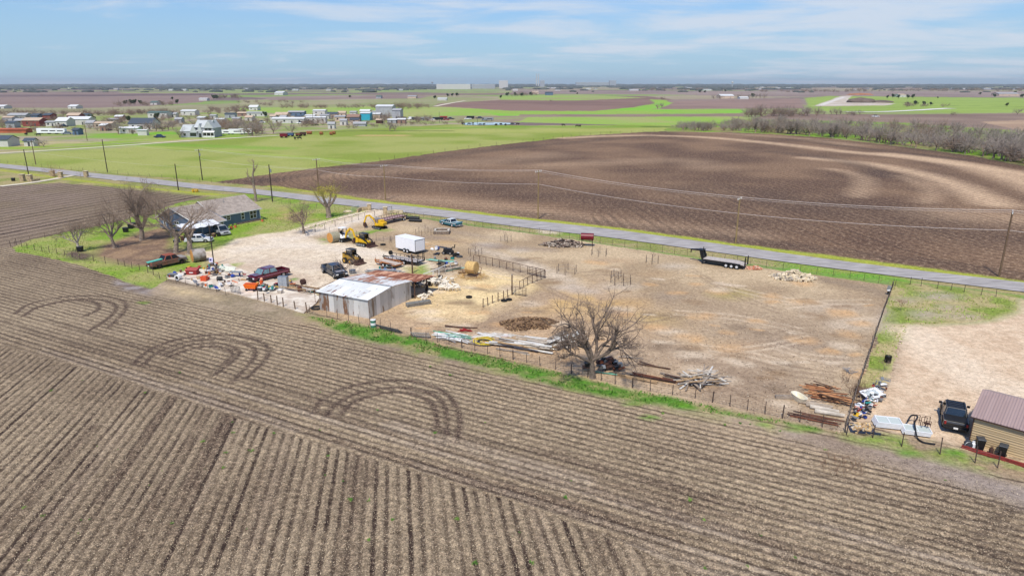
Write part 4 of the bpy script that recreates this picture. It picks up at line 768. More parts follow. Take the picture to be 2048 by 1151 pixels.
def window(parent, x, z, w, h, y=0, nx=1, ny=2, axis='y', glass=GLASS, frame=WHITEC, th=.05):
    b = MB(); t = .09
    def bx_(cx, cz, dx, dz):
        if axis == 'y': b.box((cx, y - th / 2, cz), (dx, th, dz))
        else: b.box((y - th / 2 if axis == '-x' else y + th / 2, cx, cz), (th, dx, dz))
    bx_(x, z + h / 2 - t / 2, w, t); bx_(x, z - h / 2 + t / 2, w, t)
    for i in range(nx + 1): bx_(x - w / 2 + t / 2 + i * (w - t) / nx, z, t, h - 2 * t)
    f = b.build('window', frame, parent)
    b = MB()
    def px_(): 
        if axis == 'y': b.box((x, y - th * .3, z), (w - 2 * t, .012, h - 2 * t))
        else: b.box((y + (-1 if axis == '-x' else 1) * th * .3, x, z), (.012, w - 2 * t, h - 2 * t))
    px_(); b.build('pane', glass, f)
    if ny > 1:
        b = MB()
        if axis == 'y': b.box((x, y - th * .55, z), (w - 2 * t, .02, .07))
        else: b.box((y + (-1 if axis == '-x' else 1) * th * .55, x, z), (.02, w - 2 * t, .07))
        b.build('glazing_bar', frame, f)
    return f
window(house, 2.4, 1.75, 1.9, 1.0, -.01, nx=2); window(house, 6.3, 1.6, .85, 1.45, -.01); window(house, 8.9, 1.55, 1.7, 1.75, -.01, nx=2)
window(house, -1.3, 1.4, .8, 1.2, FY - .01); window(house, -2.7, 1.4, .8, 1.2, FY - .01); window(house, -1.0, 1.6, 1.0, 1.2, LX - .01, axis='-x'); window(house, 3.6, 1.6, 1.6, 1.2, LX - .01, nx=2, axis='-x'); window(house, 7.6, 1.5, .9, 1.3, LX - .01, axis='-x')
# white tarp canopy
cp = thing('canopy', 'crumpled white tarp canopy on poles in front of the blue house', 'canopy', G(392, 472), hang)
b = MB(); nx, ny = 14, 9; vs = []; rnd = random.Random(4); LL, WW = 7.5, 5.0
for i in range(nx + 1):
    for j in range(ny + 1):
        x = (i / nx - .5) * LL; y = (j / ny - .5) * WW; z = 2.15 + .75 * (1 - abs(j / ny - .5) * 2) - .12 * math.sin(i * 2.1) ** 2 + rnd.uniform(-.1, .1); vs.append((x, y, z))
fs = [(i * (ny + 1) + j, (i + 1) * (ny + 1) + j, (i + 1) * (ny + 1) + j + 1, i * (ny + 1) + j + 1) for i in range(nx) for j in range(ny)]
b.add(vs, fs); b.build('tarp', mat('white_tarp', (240, 242, 246), .6, var=.1, vscale=1), cp, smooth=True)
for x in (-3.6, 0, 3.6):
    for y in (-2.3, 2.3): MB().tube((x, y, 0), (x, y, 2.2), .04, n=6).build('pole', GREY, cp)
# things stored in its shade
sh = random.Random(12)
for i in range(12):
    k = i; t = thing('storage_box', 'x', 'box', G(350 + i * 8 + sh.uniform(-2, 2), 484 - i * 1.2 + sh.uniform(-4, 3)), sh.uniform(0, 3), 'stored goods under the canopy')
    t['label'] = '%s box among the goods under the tarp canopy, %s from the left' % (('dark', 'grey', 'brown', 'black')[i % 4], ORD(i)); h = sh.uniform(.4, .9)
    MB().box((0, 0, h / 2), (sh.uniform(.5, .9), sh.uniform(.4, .8), h), top=.96).build('crate', (BLK, DGREY, WOODD, BLK)[i % 4], t, bevel=.02); MB().box((0, 0, h + .03), (.62, .5, .05)).build('lid', (GREY, BLK, WOODT, DGREY)[i % 4], t)
# tan metal building
TANX = corrugated('tan_sheets', (208, 182, 140), (200, 174, 134), rust=-1.5, w=.9, axis=2, vert=0, rough=.6, metal=0)
tb = thing('metal_garage', 'tan metal garage with mauve ribbed roof at the right edge', 'garage', G(1937, 886), heading((1937, 886), (2048, 919)))
b = MB(); TL, TW = 11.0, 6.5
b.prism([(0, 0), (TW, 0), (TW, 2.45), (TW / 2, 3.5), (0, 2.45)], 0, TL, axis='x'); b.build('wall', TANX, tb)
b = MB(); b.quad((-.2, -.2, 2.40), (TL, -.2, 2.40), (TL, TW / 2, 3.58), (-.2, TW / 2, 3.58), .05); b.quad((-.2, TW / 2 + .004, 3.58), (TL, TW / 2 + .004, 3.58), (TL, TW + .2, 2.40), (-.2, TW + .2, 2.40), .05)
rfm = corrugated('mauve_roof', (176, 152, 147), (170, 146, 141), rust=-1.5, w=.3, axis=0, vert=1, rough=.5, metal=.1)
b.build('roof', rfm, tb)
b = MB()
for i in range(28): x = i * .4; b.quad((x - .2, -.21, 2.465), (x - .14, -.21, 2.465), (x - .14, TW / 2, 3.645), (x - .2, TW / 2, 3.645), .035)
b.build('roof_ribs', rfm, tb); b = MB()
for i in range(9): b.box((TL / 2, -.012, .25 + i * .26), (TL - .02, .012, .05))
b.build('siding_ribs', TANX, tb); b = MB(); b.box((TL / 2 - .1, -.24, 2.38), (TL + .2, .06, .08)); b.box((.02, -.03, 1.2), (.08, .05, 2.35)); b.build('trim', mat('bronze_trim', (70, 50, 44), .6), tb)
bm_ = tag(MB(Matrix.Translation(G(1940, 889)) @ Matrix.Rotation(heading((1937, 886), (2048, 919)), 4, 'Z')).box((4.4, -1.0, .12), (9.6, .28, .22)).box((4.4, -1.11, .24), (9.6, .06, .05)).build('steel_beam', mat('red_oxide', (150, 56, 50), .7, var=.4)), 'long red steel beam lying along the tan garage', 'beam')
def bin_(x, y, lab, rz):
    t = thing('wheeled_bin', lab, 'bin', G(x, y), rz, 'wheeled bins by the tan garage'); b = MB(); b.hexa([(-.22, -.26, .06), (.22, -.26, .06), (.22, .26, .06), (-.22, .26, .06)], [(-.28, -.34, 1.0), (.28, -.34, 1.0), (.28, .34, 1.0), (-.28, .34, 1.0)]); b.build('body', BLK, t, bevel=.03)
    MB().box((0, .0, 1.04), (.62, .74, .07), top=.85).box((0, .36, 1.0), (.5, .08, .06)).build('lid', DGREY, t, bevel=.015)
    for s in (-.26, .26): MB().tube((s - .03, .3, .1), (s + .03, .3, .1), .1, n=12).build('wheel', TYRE, t)
bin_(1958, 899, 'black wheeled bin beside the corner of the tan garage', bang + .1); bin_(2003, 913, 'black wheeled bin with open tilted lid, further along the tan garage', bang - .25)
for x, y, lab, m in ((1945, 896, 'white gas bottle left of the bins at the tan garage', WHITE), (1981, 907, 'dark milk can between the two wheeled bins', RUSTD)):
    t = thing('gas_bottle', lab, 'bottle', G(x, y)); MB().tube((0, 0, 0), (0, 0, .45), .16, n=12).tube((0, 0, .45), (0, 0, .56), .16, .07, 12).build('tank', m, t, smooth=False); MB().ring((0, 0, .62), .1, .02, n=10, m=4).tube((0, 0, .5), (0, 0, .64), .03, n=6).build('collar', m, t)
t = thing('round_vent', 'grey round drum leaning at the end of the red steel beam', 'drum', G(1934, 893)); MB().tube((-.1, -.25, .3), (.1, .1, .3), .3, n=16).build('shell', DGREY, t); MB().ring((-.12, -.27, .3), .28, .03, axis='y', n=16, m=4).build('rim', GREY, t)
# settlement houses
def rough_house(name, lab, cat, x0, x1, yb, h, roofh, depth, wallm, roofm, wins=2, rz=None, garage=False, group=None, flat=False):
    a, c = G(x0, yb), G(x1, yb); wd = (c - a).length; t = thing(name, lab, cat, (a + c) / 2 + Vector((0, depth / 2, 0)), rz or 0, group)
    b = MB(); b.prism([(-depth / 2, 0), (depth / 2, 0), (depth / 2, h), (0, h + roofh), (-depth / 2, h)] if not flat else [(-depth / 2, 0), (depth / 2, 0), (depth / 2, h), (-depth / 2, h)], -wd / 2, wd / 2, axis='x'); b.build('wall', wallm, t)
    b = MB(); o = .4
    b.quad((-wd / 2 - o, -depth / 2 - o, h - .1), (wd / 2 + o, -depth / 2 - o, h - .1), (wd / 2 + o, 0, h + roofh + .05), (-wd / 2 - o, 0, h + roofh + .05), .15)
    b.quad((-wd / 2 - o, .01, h + roofh + .05), (wd / 2 + o, .01, h + roofh + .05), (wd / 2 + o, depth / 2 + o, h - .1), (-wd / 2 - o, depth / 2 + o, h - .1), .15); b.build('roof', roofm, t)
    for i in range(wins):
        x = -wd / 2 + wd * (i + .6) / (wins + .2)
        if i == wins // 2: MB().box((x, -depth / 2 - .03, 1.0), (1.0 if not garage else 3.6, .06, 2.0 if not garage else 2.3)).build('door', DGREY if not garage else GLASS, t)
        else: MB().box((x, -depth / 2 - .03, h * .55), (1.2, .06, 1.1)).build('window', GLASS, t)
    return t
WM = mat('white_siding', (212, 209, 202), .7, var=.1, vscale=.5); TM = mat('tan_siding', (214, 190, 168), .7, var=.15, vscale=.5); RM = mat('barn_red', (150, 70, 62), .75, var=.25, vscale=.5); OM = mat('orange_wall', (196, 106, 72), .75, var=.3, vscale=.2); GM = mat('grey_siding', (176, 178, 182), .7, var=.2, vscale=.4); TLM = mat('teal_wall', (56, 176, 204), .6, var=.1); BLM = mat('slate_blue', (96, 120, 146), .7, var=.2); MM = mat('maroon_wall', (134, 70, 72), .8, var=.2)
RG = mat('roof_dark', (78, 88, 100), .8, var=.2); RW = mat('roof_white', (230, 230, 228), .5, var=.08); RB = mat('roof_brown', (160, 128, 112), .9, var=.2); RGY = mat('roof_grey', (178, 178, 180), .8, var=.2); RTN = mat('roof_tan', (208, 184, 160), .85, var=.2); RGN = mat('roof_green', (96, 118, 112), .8, var=.2)
HS = [('house', 'large white house with dark blue grey roof and open garage', 'house', 258, 304, 258, 3.4, 3.2, 12, WM, RG, 3, True), ('shed', 'white shed with dark roof cut by the left edge of the photo', 'shed', -40, 17, 293.5, 3.2, 1.6, 8, WM, RG, 0), ('garden_shed', 'small white garden shed with dark domed roof by the dirt road', 'shed', 49, 68, 292.5, 2.4, 1.2, 3.5, WM, RG, 1),
      ('barn', 'red long barn with tan roof in the settlement', 'barn', 46, 80, 253, 4.0, 1.6, 9, RM, RTN, 2), ('storage_row', 'long low orange storage row at the far left', 'storage', -20, 52, 266, 2.0, .5, 6, OM, OM, 0), ('house', 'slate blue house left of the small red barn', 'house', 62, 76, 240, 3.4, 1.5, 9, BLM, RG, 1), ('barn', 'small bright red barn between the slate blue house and the beige one', 'barn', 86, 101, 240, 3.8, 1.2, 9, RM, RG, 1),
      ('house', 'grey house with pale roof at the far left back row', 'house', 16, 52, 239, 3.4, 1.5, 9, GM, RGY, 2), ('house', 'white cottage with white gable roof right of the red long barn', 'house', 112, 134, 253, 3.6, 2.2, 10, WM, RW, 2), ('mobile_home', 'white mobile home attached left of the white cottage', 'mobile home', 92, 111, 253, 3.0, .6, 5, WM, RGY, 2), ('house', 'maroon walled house with pale roof behind the long white hall', 'house', 134, 158, 239, 3.2, 1.8, 9, MM, RTN, 1), ('hall', 'long white hall with curved white roof in the settlement', 'hall', 134, 178, 250, 4.0, 1.6, 9, WM, RW, 2),
      ('cabin', 'small white cabin by the two poles', 'cabin', 172, 187, 256.5, 3.4, 1.5, 6, WM, RGY, 0), ('mobile_home', 'tan mobile home right of the small white cabin', 'mobile home', 188, 225, 256.5, 3.2, .8, 5, TM, RTN, 3), ('house', 'blue grey low hut on the brown ground behind the lone poles', 'hut', 146, 157, 270, 2.8, .9, 5, BLM, RG, 1), ('mobile_home', 'white mobile home hidden behind the big bare settlement tree', 'mobile home', 238, 276, 267, 3.0, .7, 5, WM, RW, 2),
      ('hall', 'white metal hall with dark green roof edge behind the large white house', 'hall', 296, 334, 236, 4.4, 1.0, 12, WM, RGN, 3), ('house', 'pale building with white roof behind the reddish trees', 'house', 362, 390, 231, 4, 1, 10, WM, RW, 2), ('house', 'bright white gabled farmhouse on the rise above the settlement', 'house', 498, 515, 221, 3.6, 2.0, 10, WM, RW, 2), ('mobile_home', 'white mobile home below the bright white gabled farmhouse', 'mobile home', 494, 530, 233, 3.2, .8, 6, WM, RGY, 3),
      ('mobile_home', 'long white mobile home with grey roof left of the bare tree pair', 'mobile home', 545, 608, 247, 3.4, .9, 6, WM, RW, 4), ('mobile_home', 'white mobile home with many windows in the settlement centre', 'mobile home', 612, 651, 246, 4.0, .7, 6, WM, RW, 4), ('house', 'blue grey long house behind the long white mobile home', 'house', 576, 608, 232, 3.4, 1, 8, BLM, RGY, 3), ('house', 'tan roofed house left of the blue grey long house', 'house', 550, 574, 237, 3, 2.0, 9, TM, RTN, 2), ('hall', 'white flat hall near the yellow green tree', 'hall', 626, 650, 230, 4, .8, 10, WM, RW, 2), ('mobile_home', 'pale tan mobile home left of the brown roofed house', 'mobile home', 670, 690, 243, 3.6, .8, 6, TM, RGY, 2),
      ('house', 'brown roofed house left of the teal building', 'house', 694, 718, 243, 3.4, 1.8, 9, RB, RB, 1), ('workshop', 'bright teal workshop with white roof', 'workshop', 721, 740, 241, 5.6, .8, 10, TLM, RW, 0), ('warehouse', 'tan long workshop joined right of the teal workshop', 'workshop', 740, 760, 240, 4.6, .8, 10, TM, RW, 1), ('warehouse', 'tall grey metal warehouse with white flat roof', 'warehouse', 752, 785, 234, 9, 1.2, 20, GM, RW, 1), ('warehouse', 'grey metal annex right of the tall grey warehouse', 'warehouse', 785, 801, 238, 7, 1.2, 16, GM, RGY, 1), ('shed', 'white garden shed on the green beyond the pasture', 'shed', 656, 669, 257.5, 3.0, 1.2, 4, WM, RGY, 1),
      ('greenhouse', 'low pale greenhouse hoops below the teal workshop', 'greenhouse', 707, 731, 253, 1.8, 1.2, 5, RGY, RGY, 0), ('lean_shed', 'open tan roofed shed under the lone green tree', 'shed', 752, 764, 247, 2.4, .8, 5, RUSTD, RTN, 0), ('cottage', 'white dome roofed building alone in the left field', 'house', 136, 152, 217.5, 2.6, 1.8, 14, WM, RW, 1), ('cottage', 'white domed building at the left edge of the far field', 'house', -6, 8, 217.5, 2.6, 1.6, 14, WM, RW, 1), ('cottage', 'green roofed cottage between evergreens in the far field', 'house', 300, 314, 209.5, 3, 1.8, 14, WM, RGN, 1), ('shed', 'long white shed at the edge of the brown far field', 'shed', 398, 414, 201.5, 3.5, 1, 12, WM, RW, 0),
      ('farmhouse', 'white roofed farmhouse among bare trees on the right plain', 'farmhouse', 1441, 1468, 197, 5, 3, 30, TM, RW, 2), ('shed', 'small white shed right of the white roofed farmhouse', 'shed', 1480, 1497, 198.5, 3, 1.6, 16, WM, RW, 0), ('farmhouse', 'sprawling grey roofed ranch house at the far right', 'farmhouse', 1998, 2038, 192, 5, 3, 30, TM, RGY, 3), ('barn', 'dark blue grey barn in the centre distance', 'barn', 1091, 1106, 190.5, 6, 2, 30, BLM, RG, 1), ('farmhouse', 'pale pink farmhouse left of the dark blue grey barn', 'farmhouse', 1064, 1077, 188.5, 6, 2.5, 30, TM, RTN, 1), ('farmhouse', 'white farmhouse between round evergreens in the right field', 'farmhouse', 1799, 1812, 194.5, 5, 2, 24, WM, RTN, 1), ('barn', 'long low white barn in the left distance', 'barn', 875, 893, 201, 3, 1.4, 20, WM, RW, 0),
      ('farmhouse', 'white farmhouse beside trees on the left horizon plain', 'farmhouse', 549, 566, 190.5, 6, 3.5, 40, WM, RW, 1), ('barn', 'dark roofed barn on the rise left of the brown field', 'barn', 815, 832, 197, 4, 1.6, 24, TM, RGY, 0), ('container', 'white container on the green left of the dark car', 'container', 276, 294, 271, 2.9, .2, 2.6, WM, RW, 0), ('container', 'dark small barn left of the centre plain', 'barn', 752, 762, 197, 4, 1.5, 18, GM, RGN, 0)]
for q in HS: rough_house(q[0], q[1], q[2], *q[3:12] if False else q[3:6], q[6], q[7], q[8], q[9], q[10], q[11], garage=len(q) > 12)
# the big grey gabled house
bh = thing('house', 'two storey pale grey house with steep front gables and a porch', 'house', G(392, 275), 0); k = 1 / PXM(275)
def gx(x): return (x - 392) * k
b = MB(); b.prism([(gx(362), 0), (gx(396), 0), (gx(396), 3.4), (gx(362), 3.4)], 0, 10); b.prism([(gx(396), 0), (gx(428), 0), (gx(428), 5.4), (gx(396), 5.4)], .3, 11); b.build('wall', GM, bh)
b = MB()
def gable(x0, x1, z0, z1, y0, y1): xm = (x0 + x1) / 2; b.prism([(x0, z0), (x1, z0), (xm, z1)], y0, y1)
gable(gx(381), gx(396), 2.6, 6.4, -.4, 8); gable(gx(398), gx(407), 3.2, 7.4, -.8, 8); gable(gx(409), gx(429), 5.0, 9.0, -.1, 11)
b.prism([(-.2, 3.3), (10.2, 3.3), (5, 6.6)], gx(361), gx(398), axis='x'); b.prism([(-.2, 5.3), (11.2, 5.3), (5.5, 9.0)], gx(390), gx(422), axis='x'); b.build('roof', mat('pale_roof', (196, 200, 200), .8, var=.12, vscale=.4), bh)
b = MB(); b.prism([(gx(399), 0), (gx(406), 0), (gx(406), 3.4), (gx(399), 3.4)], -.9, .3); b.build('entry', GM, bh)
for x, z, w_, h_ in ((385, 1.5, 2.2, 1.6), (391, 1.5, 1.2, 1.6), (414, 4.6, 1.6, 1.6), (421, 4.6, 1.6, 1.6), (370, 1.6, 1.2, 1.4), (413, 1.4, 2.4, 1.8), (422, 1.4, 2.4, 1.8), (402.5, 1.2, 1.3, 2.2)):
    MB().box((gx(x), -.03 if x < 396 or x > 410 else -.95, z), (w_, .08, h_)).build('window', GLASS, bh) if x < 410 else MB().box((gx(x), .24, z), (w_, .1, h_)).build('window', GLASS, bh)
b = MB(); b.box((gx(419), -1.1, .5), (gx(432) - gx(408), .08, .9)); b.quad((gx(408), -1.5, 2.7), (gx(431), -1.5, 2.7), (gx(431), .3, 3.4), (gx(408), .3, 3.4), .1)
for x in (408, 416, 424, 431): b.box((gx(x), -1.3, 1.35), (.2, .2, 2.7))
b.build('porch', WHITEC, bh)
# trailers and vehicles of the settlement
def far_vehicle(lab, x, yb, Lm, hm, m, name='parked_car', cat='car', roof=None, rz=0, group='vehicles of the settlement'):
    t = thing(name, lab, cat, G(x, yb), rz, group); w_ = 2.2
    if hm > 2.2: MB().box((0, 0, hm / 2 + .35), (Lm, w_, hm - .5), top=.97).build('body', m, t, bevel=.08); MB().box((Lm * .1, -w_ / 2 - .02, hm * .62), (Lm * .5, .03, .5)).build('window', GLASS, t)
    else:
        b = MB(); b.prism([(-Lm / 2, .3), (Lm / 2, .3), (Lm / 2, .8), (Lm * .3, .95), (-Lm * .45, 1.0), (-Lm / 2, .85)], -.9, .9); b.build('body', m, t, bevel=.05)
        b = MB(); b.hexa([(-Lm * .3, -.8, .95), (Lm * .25, -.8, .95), (Lm * .25, .8, .95), (-Lm * .3, .8, .95)], [(-Lm * .2, -.65, hm), (Lm * .08, -.65, hm), (Lm * .08, .65, hm), (-Lm * .2, .65, hm)]); b.build('cabin', roof or GLASS, t)
    for s in (-.28, .3):
        for e in (-1, 1): MB().tube((Lm * s, e * .95, .36), (Lm * s, e * .7, .36), .36, n=8).build('wheel', TYRE, t)
fv = [('white camper trailer left of the twin campers', 90, 268, 8, 3.2, WHITE), ('white camper trailer in the middle of the camper row', 106, 268, 7, 3.1, WHITE), ('white camper trailer at the right of the camper row', 121, 268, 7, 3.0, WHITE), ('green grey boat trailer right of the camper row', 136, 269, 7, 1.6, GREY), ('dark blue car on the drive of the grey gabled house', 320, 275.5, 6, 1.9, mat('navy', (50, 58, 92), .4)), ('dark pickup under the red long barn', 128, 254, 5.5, 1.8, BLK),
      ('white van among the trees right of the gabled house', 452, 269, 6, 2.5, WHITE), ('white camper right of the white van', 474, 269, 9, 3.0, WHITE), ('white box truck at the tree row', 492, 268, 8, 3.0, WHITE), ('white pickup below the white mobile home', 523, 246, 6, 1.9, WHITE), ('white pickup left of the centre mobile home', 602, 247.5, 6, 1.9, WHITE), ('dark grey van at the centre mobile home', 618, 248, 6, 2.3, DGREY), ('white truck on the road end beyond the pasture', 1751, 234, 6, 1.9, WHITE)]
for i in range(22):
    x = 803 + i * 8.2 + rr.uniform(-3, 3); 
    if i in (13, 14, 15, 18): continue
    m_, n_ = rr.choice(((WHITE, 'white'), (WHITE, 'white'), (BLK, 'black'), (RED, 'red'), (GREY, 'grey'), (DGREY, 'dark grey'))); fv.append(('%s junked vehicle of the row right of the grey warehouse, %s from the left' % (n_, ORD(i)), x, 240 + rr.uniform(-3, 2), rr.uniform(5, 8), rr.choice((1.7, 2.4, 1.8)), m_))
for i, (x, y) in enumerate(((655, 235), (676, 233), (700, 232), (720, 229), (590, 240), (610, 238), (540, 240), (560, 243), (640, 238), (465, 246), (430, 248), (395, 243), (350, 246), (700, 247), (680, 250), (775, 247), (795, 247), (30, 250), (12, 256), (200, 262), (215, 246), (165, 236), (230, 240), (450, 236), (420, 238), (475, 232), (490, 242), (340, 235), (5, 244), (745, 229))):
    m_, n_ = rr.choice(((WM, 'white'), (TM, 'tan'), (GM, 'grey'), (RB, 'brown'), (WM, 'white'))); rough_house('outbuilding', '%s outbuilding of the settlement, %s in the list from front to back' % (n_, ORD(i)), 'outbuilding', x, x + rr.uniform(10, 20), y, rr.uniform(2.4, 3.4), rr.uniform(.5, 1.4), rr.uniform(5, 8), m_, rr.choice((RW, RTN, RGY, RG)), 1, group='outbuildings of the settlement')
for q in fv: far_vehicle(q[0], *q[1:6])
ob = sorted([o for o in col.objects if o.name.startswith('outbuilding')], key=lambda o: o.location.x)
for i, o in enumerate(ob): o['label'] = o['label'].split(' ')[0] + ' outbuilding of the settlement, %s of the outbuildings from the left' % ORD(i)
# far industry
def simple(name, lab, cat, x0, x1, yb, h, depth, m, extra=None):
    a, c = G(x0, yb), G(x1, yb); wd = (c - a).length; t = thing(name, lab, cat, (a + c) / 2); MB().box((0, depth / 2, h / 2), (wd, depth, h)).build('wall', m, t); MB().box((0, depth / 2, h + .6), (wd * 1.002, depth, 1.2)).build('roof', RW, t)
    if extra: extra(t)
    return t
simple('warehouse', 'very long white warehouse on the horizon', 'warehouse', 873, 941, 178.5, 26, 120, WM); simple('warehouse', 'pale grey warehouse extending right of the long white one', 'warehouse', 943, 990, 177.5, 24, 100, GM); simple('warehouse', 'tall white plant hall at the right of the horizon warehouses', 'warehouse', 998, 1016, 177, 48, 100, WM)
simple('power_station', 'hazy grey block of the power station beside two stacks', 'power station', 1080, 1089, 173.6, 62, 60, GM); 
for i, x in enumerate((1073, 1077)): 
    t = thing('chimney_stack', ('left' if i == 0 else 'right') + ' tall white stack of the far power station', 'chimney', G(x, 173.6)); MB().tube((0, 0, 0), (0, 0, 130), 6, 4, 10).build('shaft', WM, t)
simple('factory', 'long hazy factory with cranes on the horizon', 'factory', 1152, 1218, 173.0, 46, 80, GM); simple('factory', 'grey blue hazy factory block at the end of the long one', 'factory', 1219, 1232, 173.0, 66, 80, GM)
for i, (x, nm) in enumerate(((865, 'dark'), (1464, 'white'))):
    t = thing('water_tower', nm + ' water tower on the horizon', 'water tower', G(x, 175.0)); MB().tube((0, 0, 0), (0, 0, 34), 3, 2.5, 8).build('column', WM if i else GM, t); MB().ball((0, 0, 40), 10, 12, 8, sc=(1, 1, .7)).build('tank', WM if i else GM, t)
for i in range(46):
    x = rr.uniform(0, 2040); y = rr.choice((175.5, 177, 179, 181.5)); 
    if 860 < x < 1020: continue
    a = G(x, y); w_ = rr.uniform(14, 40); t = thing('distant_building', 'x', 'building', a, 0, 'specks of buildings along the horizon'); MB().box((0, 0, 2.5), (w_, 16, 5)).build('wall', rr.choice((WM, WM, GM)), t); b = MB(); b.prism([(-8.6, 4.7), (8.6, 4.7), (0, 6.6)], -w_ / 2 - .5, w_ / 2 + .5, axis='x'); b.build('roof', rr.choice((RW, RW, RGY, RG)), t)
ob = sorted([o for o in col.objects if o.name.startswith('distant_building')], key=lambda o: o.location.x / o.location.y)
for i, o in enumerate(ob): o['label'] = 'tiny pale building near the horizon, %s from the left' % ORD(i)
# soil mound and site huts
b = MB(); p = G(1722, 205); b.ball((p.x, p.y, 0), 1, 24, 10, .12, (22, 18, 7), flat=-.05); b.ball((p.x + 30, p.y, 0), 1, 20, 8, .12, (22, 14, 3.5), flat=-.05); tag(b.build('soil_mound', mat('mound_soil', (122, 106, 96), .95, var=.3, vscale=.1), smooth=True), 'dark soil mound at the pale construction site', 'mound')
b = MB(); p = G(1720, 190); b.ball((p.x, p.y, 0), 1, 20, 8, .1, (36, 14, 4.5), flat=-.05); tag(b.build('clay_mound', mat('clay', (176, 118, 84), .95, var=.2, vscale=.1)), 'orange clay mound behind the construction site', 'mound')
# ---------------------------------------------------------------- vehicles
def wheel(t, x, y, r, wd=.24, rim=RIMS, name='wheel'):
    w_ = MB().tube((x, y - wd / 2, r), (x, y + wd / 2, r), r, n=20).build(name, TYRE, t, bevel=.02); s = 1 if y > 0 else -1
    MB().tube((x, y + s * (wd / 2 - .05), r), (x, y + s * (wd / 2 + .012), r), r * .58, r * .52, 14).tube((x, y + s * wd / 2, r), (x, y + s * (wd / 2 + .03), r), r * .14, n=8).build('rim', rim, w_)
def face_glass(t, quad, ins=.1, m=GLASS, name='window', th=.012):
    a, b_, c, d = map(Vector, quad); cn = (a + b_ + c + d) / 4; q = [p + (cn - p) * ins for p in (a, b_, c, d)]; n = (b_ - a).cross(d - a).normalized()
    MB().quad(*[p + n * .003 for p in q], th=th).build(name, m, t)
def arch(xc, r, zb, n=7): return [(xc + r * math.cos(math.pi * i / n), zb + (r * 1.0) * math.sin(math.pi * i / n)) for i in range(n + 1)]
def car(name, lab, cat, front, rear, paint, L=5.8, W=1.95, kind='pickup', wr=.4, rim=RIMS, glass=GLASS, roofm=None, loc=None, rz=None, trim=None, under=.42, cabin=None, nwin=2, flare=0, group=None):
    t = thing(name, lab, cat, loc or mid(front, rear), heading(rear, front) if rz is None else rz, group)
    h = W / 2; F = L / 2; fx = F - .95; rx = -F + 1.15; ar = wr * 1.16
    if kind == 'pickup': tl = [(F - .02, under + .12), (F, .72), (F - .08, 1.0), (F - 1.35, 1.13), (-F + 1.95, 1.16), (-F + 1.95, .78), (-F, .78), (-F, under + .12)]
    elif kind == 'suv': tl = [(F - .02, under + .1), (F, .66), (F - .1, .92), (F - 1.15, 1.06), (-F + .1, 1.08), (-F, .9), (-F, under + .1)]
    elif kind == 'classic': tl = [(F - .02, under), (F, .55), (F - .05, .92), (F - 1.6, .98), (-F + 1.6, .98), (-F + .05, .92), (-F, .78), (-F + .1, under)]
    else: tl = [(F - .05, under), (F, .5), (F - .15, .72), (F - 1.2, .88), (-F + .95, .92), (-F + .1, .9), (-F, .7), (-F, under)]
    prof = tl + list(reversed([(x, z) for x, z in arch(rx, ar, under) ]))[0:] + list(reversed(arch(fx, ar, under)))
    MB().prism(prof, -h, h).build('body', paint, t, bevel=.05)
    MB().box((0, 0, under + .08), (L - .5, W * .7, .22)).build('underbody', BLK, t)
    c = cabin or {'pickup': (F - 1.25, F - 1.85, -F + 2.45, -F + 2.0, 1.14, 1.84), 'suv': (F - 1.05, F - 1.75, -F + .5, -F + .1, 1.06, 1.72), 'van': (F - .8, F - 1.7, -F + .45, -F + .1, .95, 1.75), 'sedan': (F - 1.15, F - 1.85, -F + 1.35, -F + .7, .9, 1.42), 'classic': (F - 1.65, F - 2.2, -F + 2.0, -F + 1.55, .97, 1.5)}[kind]
    x0, x1, x2, x3, zb, zt = c; wb = h - .04; wt = h - .2
    B = [(x0, -wb, zb), (x3, -wb, zb), (x3, wb, zb), (x0, wb, zb)]; T_ = [(x1, -wt, zt), (x2, -wt, zt), (x2, wt, zt), (x1, wt, zt)]
    MB().hexa(B, T_).build('cabin', roofm or paint, t, bevel=.05)
    face_glass(t, (B[0], B[3], T_[3], T_[0]), .12, glass, 'windscreen'); face_glass(t, (B[2], B[1], T_[1], T_[2]), .14, glass, 'rear_window')
    for s in (0, 1):
        if s == 0: P = [Vector(B[1]), Vector(B[0]), Vector(T_[0]), Vector(T_[1])]
        else: P = [Vector(B[3]), Vector(B[2]), Vector(T_[2]), Vector(T_[3])]
        for k in range(nwin):
            u0, u1 = k / nwin, (k + 1) / nwin; face_glass(t, (P[0].lerp(P[1], u0), P[0].lerp(P[1], u1), P[3].lerp(P[2], u1), P[3].lerp(P[2], u0)), .15, glass)
    if kind == 'pickup':
        b = MB(); 
        for s in (-1, 1): b.box((-F + .95, s * (h - .07), .98), (1.92, .14, .4))
        b.build('bed_side', paint, t, bevel=.03); MB().box((-F + .05, 0, .98), (.1, W - .04, .4)).build('tailgate', paint, t, bevel=.02); MB().box((-F + 1.0, 0, .81), (1.8, W - .3, .05)).build('bed_liner', BLK, t)
    for s in (-1, 1):
        MB().box((F + .005, s * (h - .28), .8 if kind in ('pickup', 'suv') else .66), (.06, .36, .18)).build('headlight', WHITEC, t, bevel=.01); MB().box((-F - .005, s * (h - .14), .9 if kind in ('pickup', 'suv', 'van') else .75), (.05, .14, .26 if kind != 'classic' else .14)).build('taillight', RED, t)
        MB().box((x0 - .25, s * (h + .12), zb + .12), (.14, .22, .18)).build('mirror', trim or paint, t)
        for x in (fx, rx): wheel(t, x, s * (h - .13 + (flare if x == rx else 0)), wr, rim=rim)
    MB().box((F + .01, 0, .78 if kind in ('pickup', 'suv') else .6), (.05, W * .5, .26)).build('grille', BLK, t)
    bm = trim or (RIMS if kind in ('classic', 'pickup') else paint)
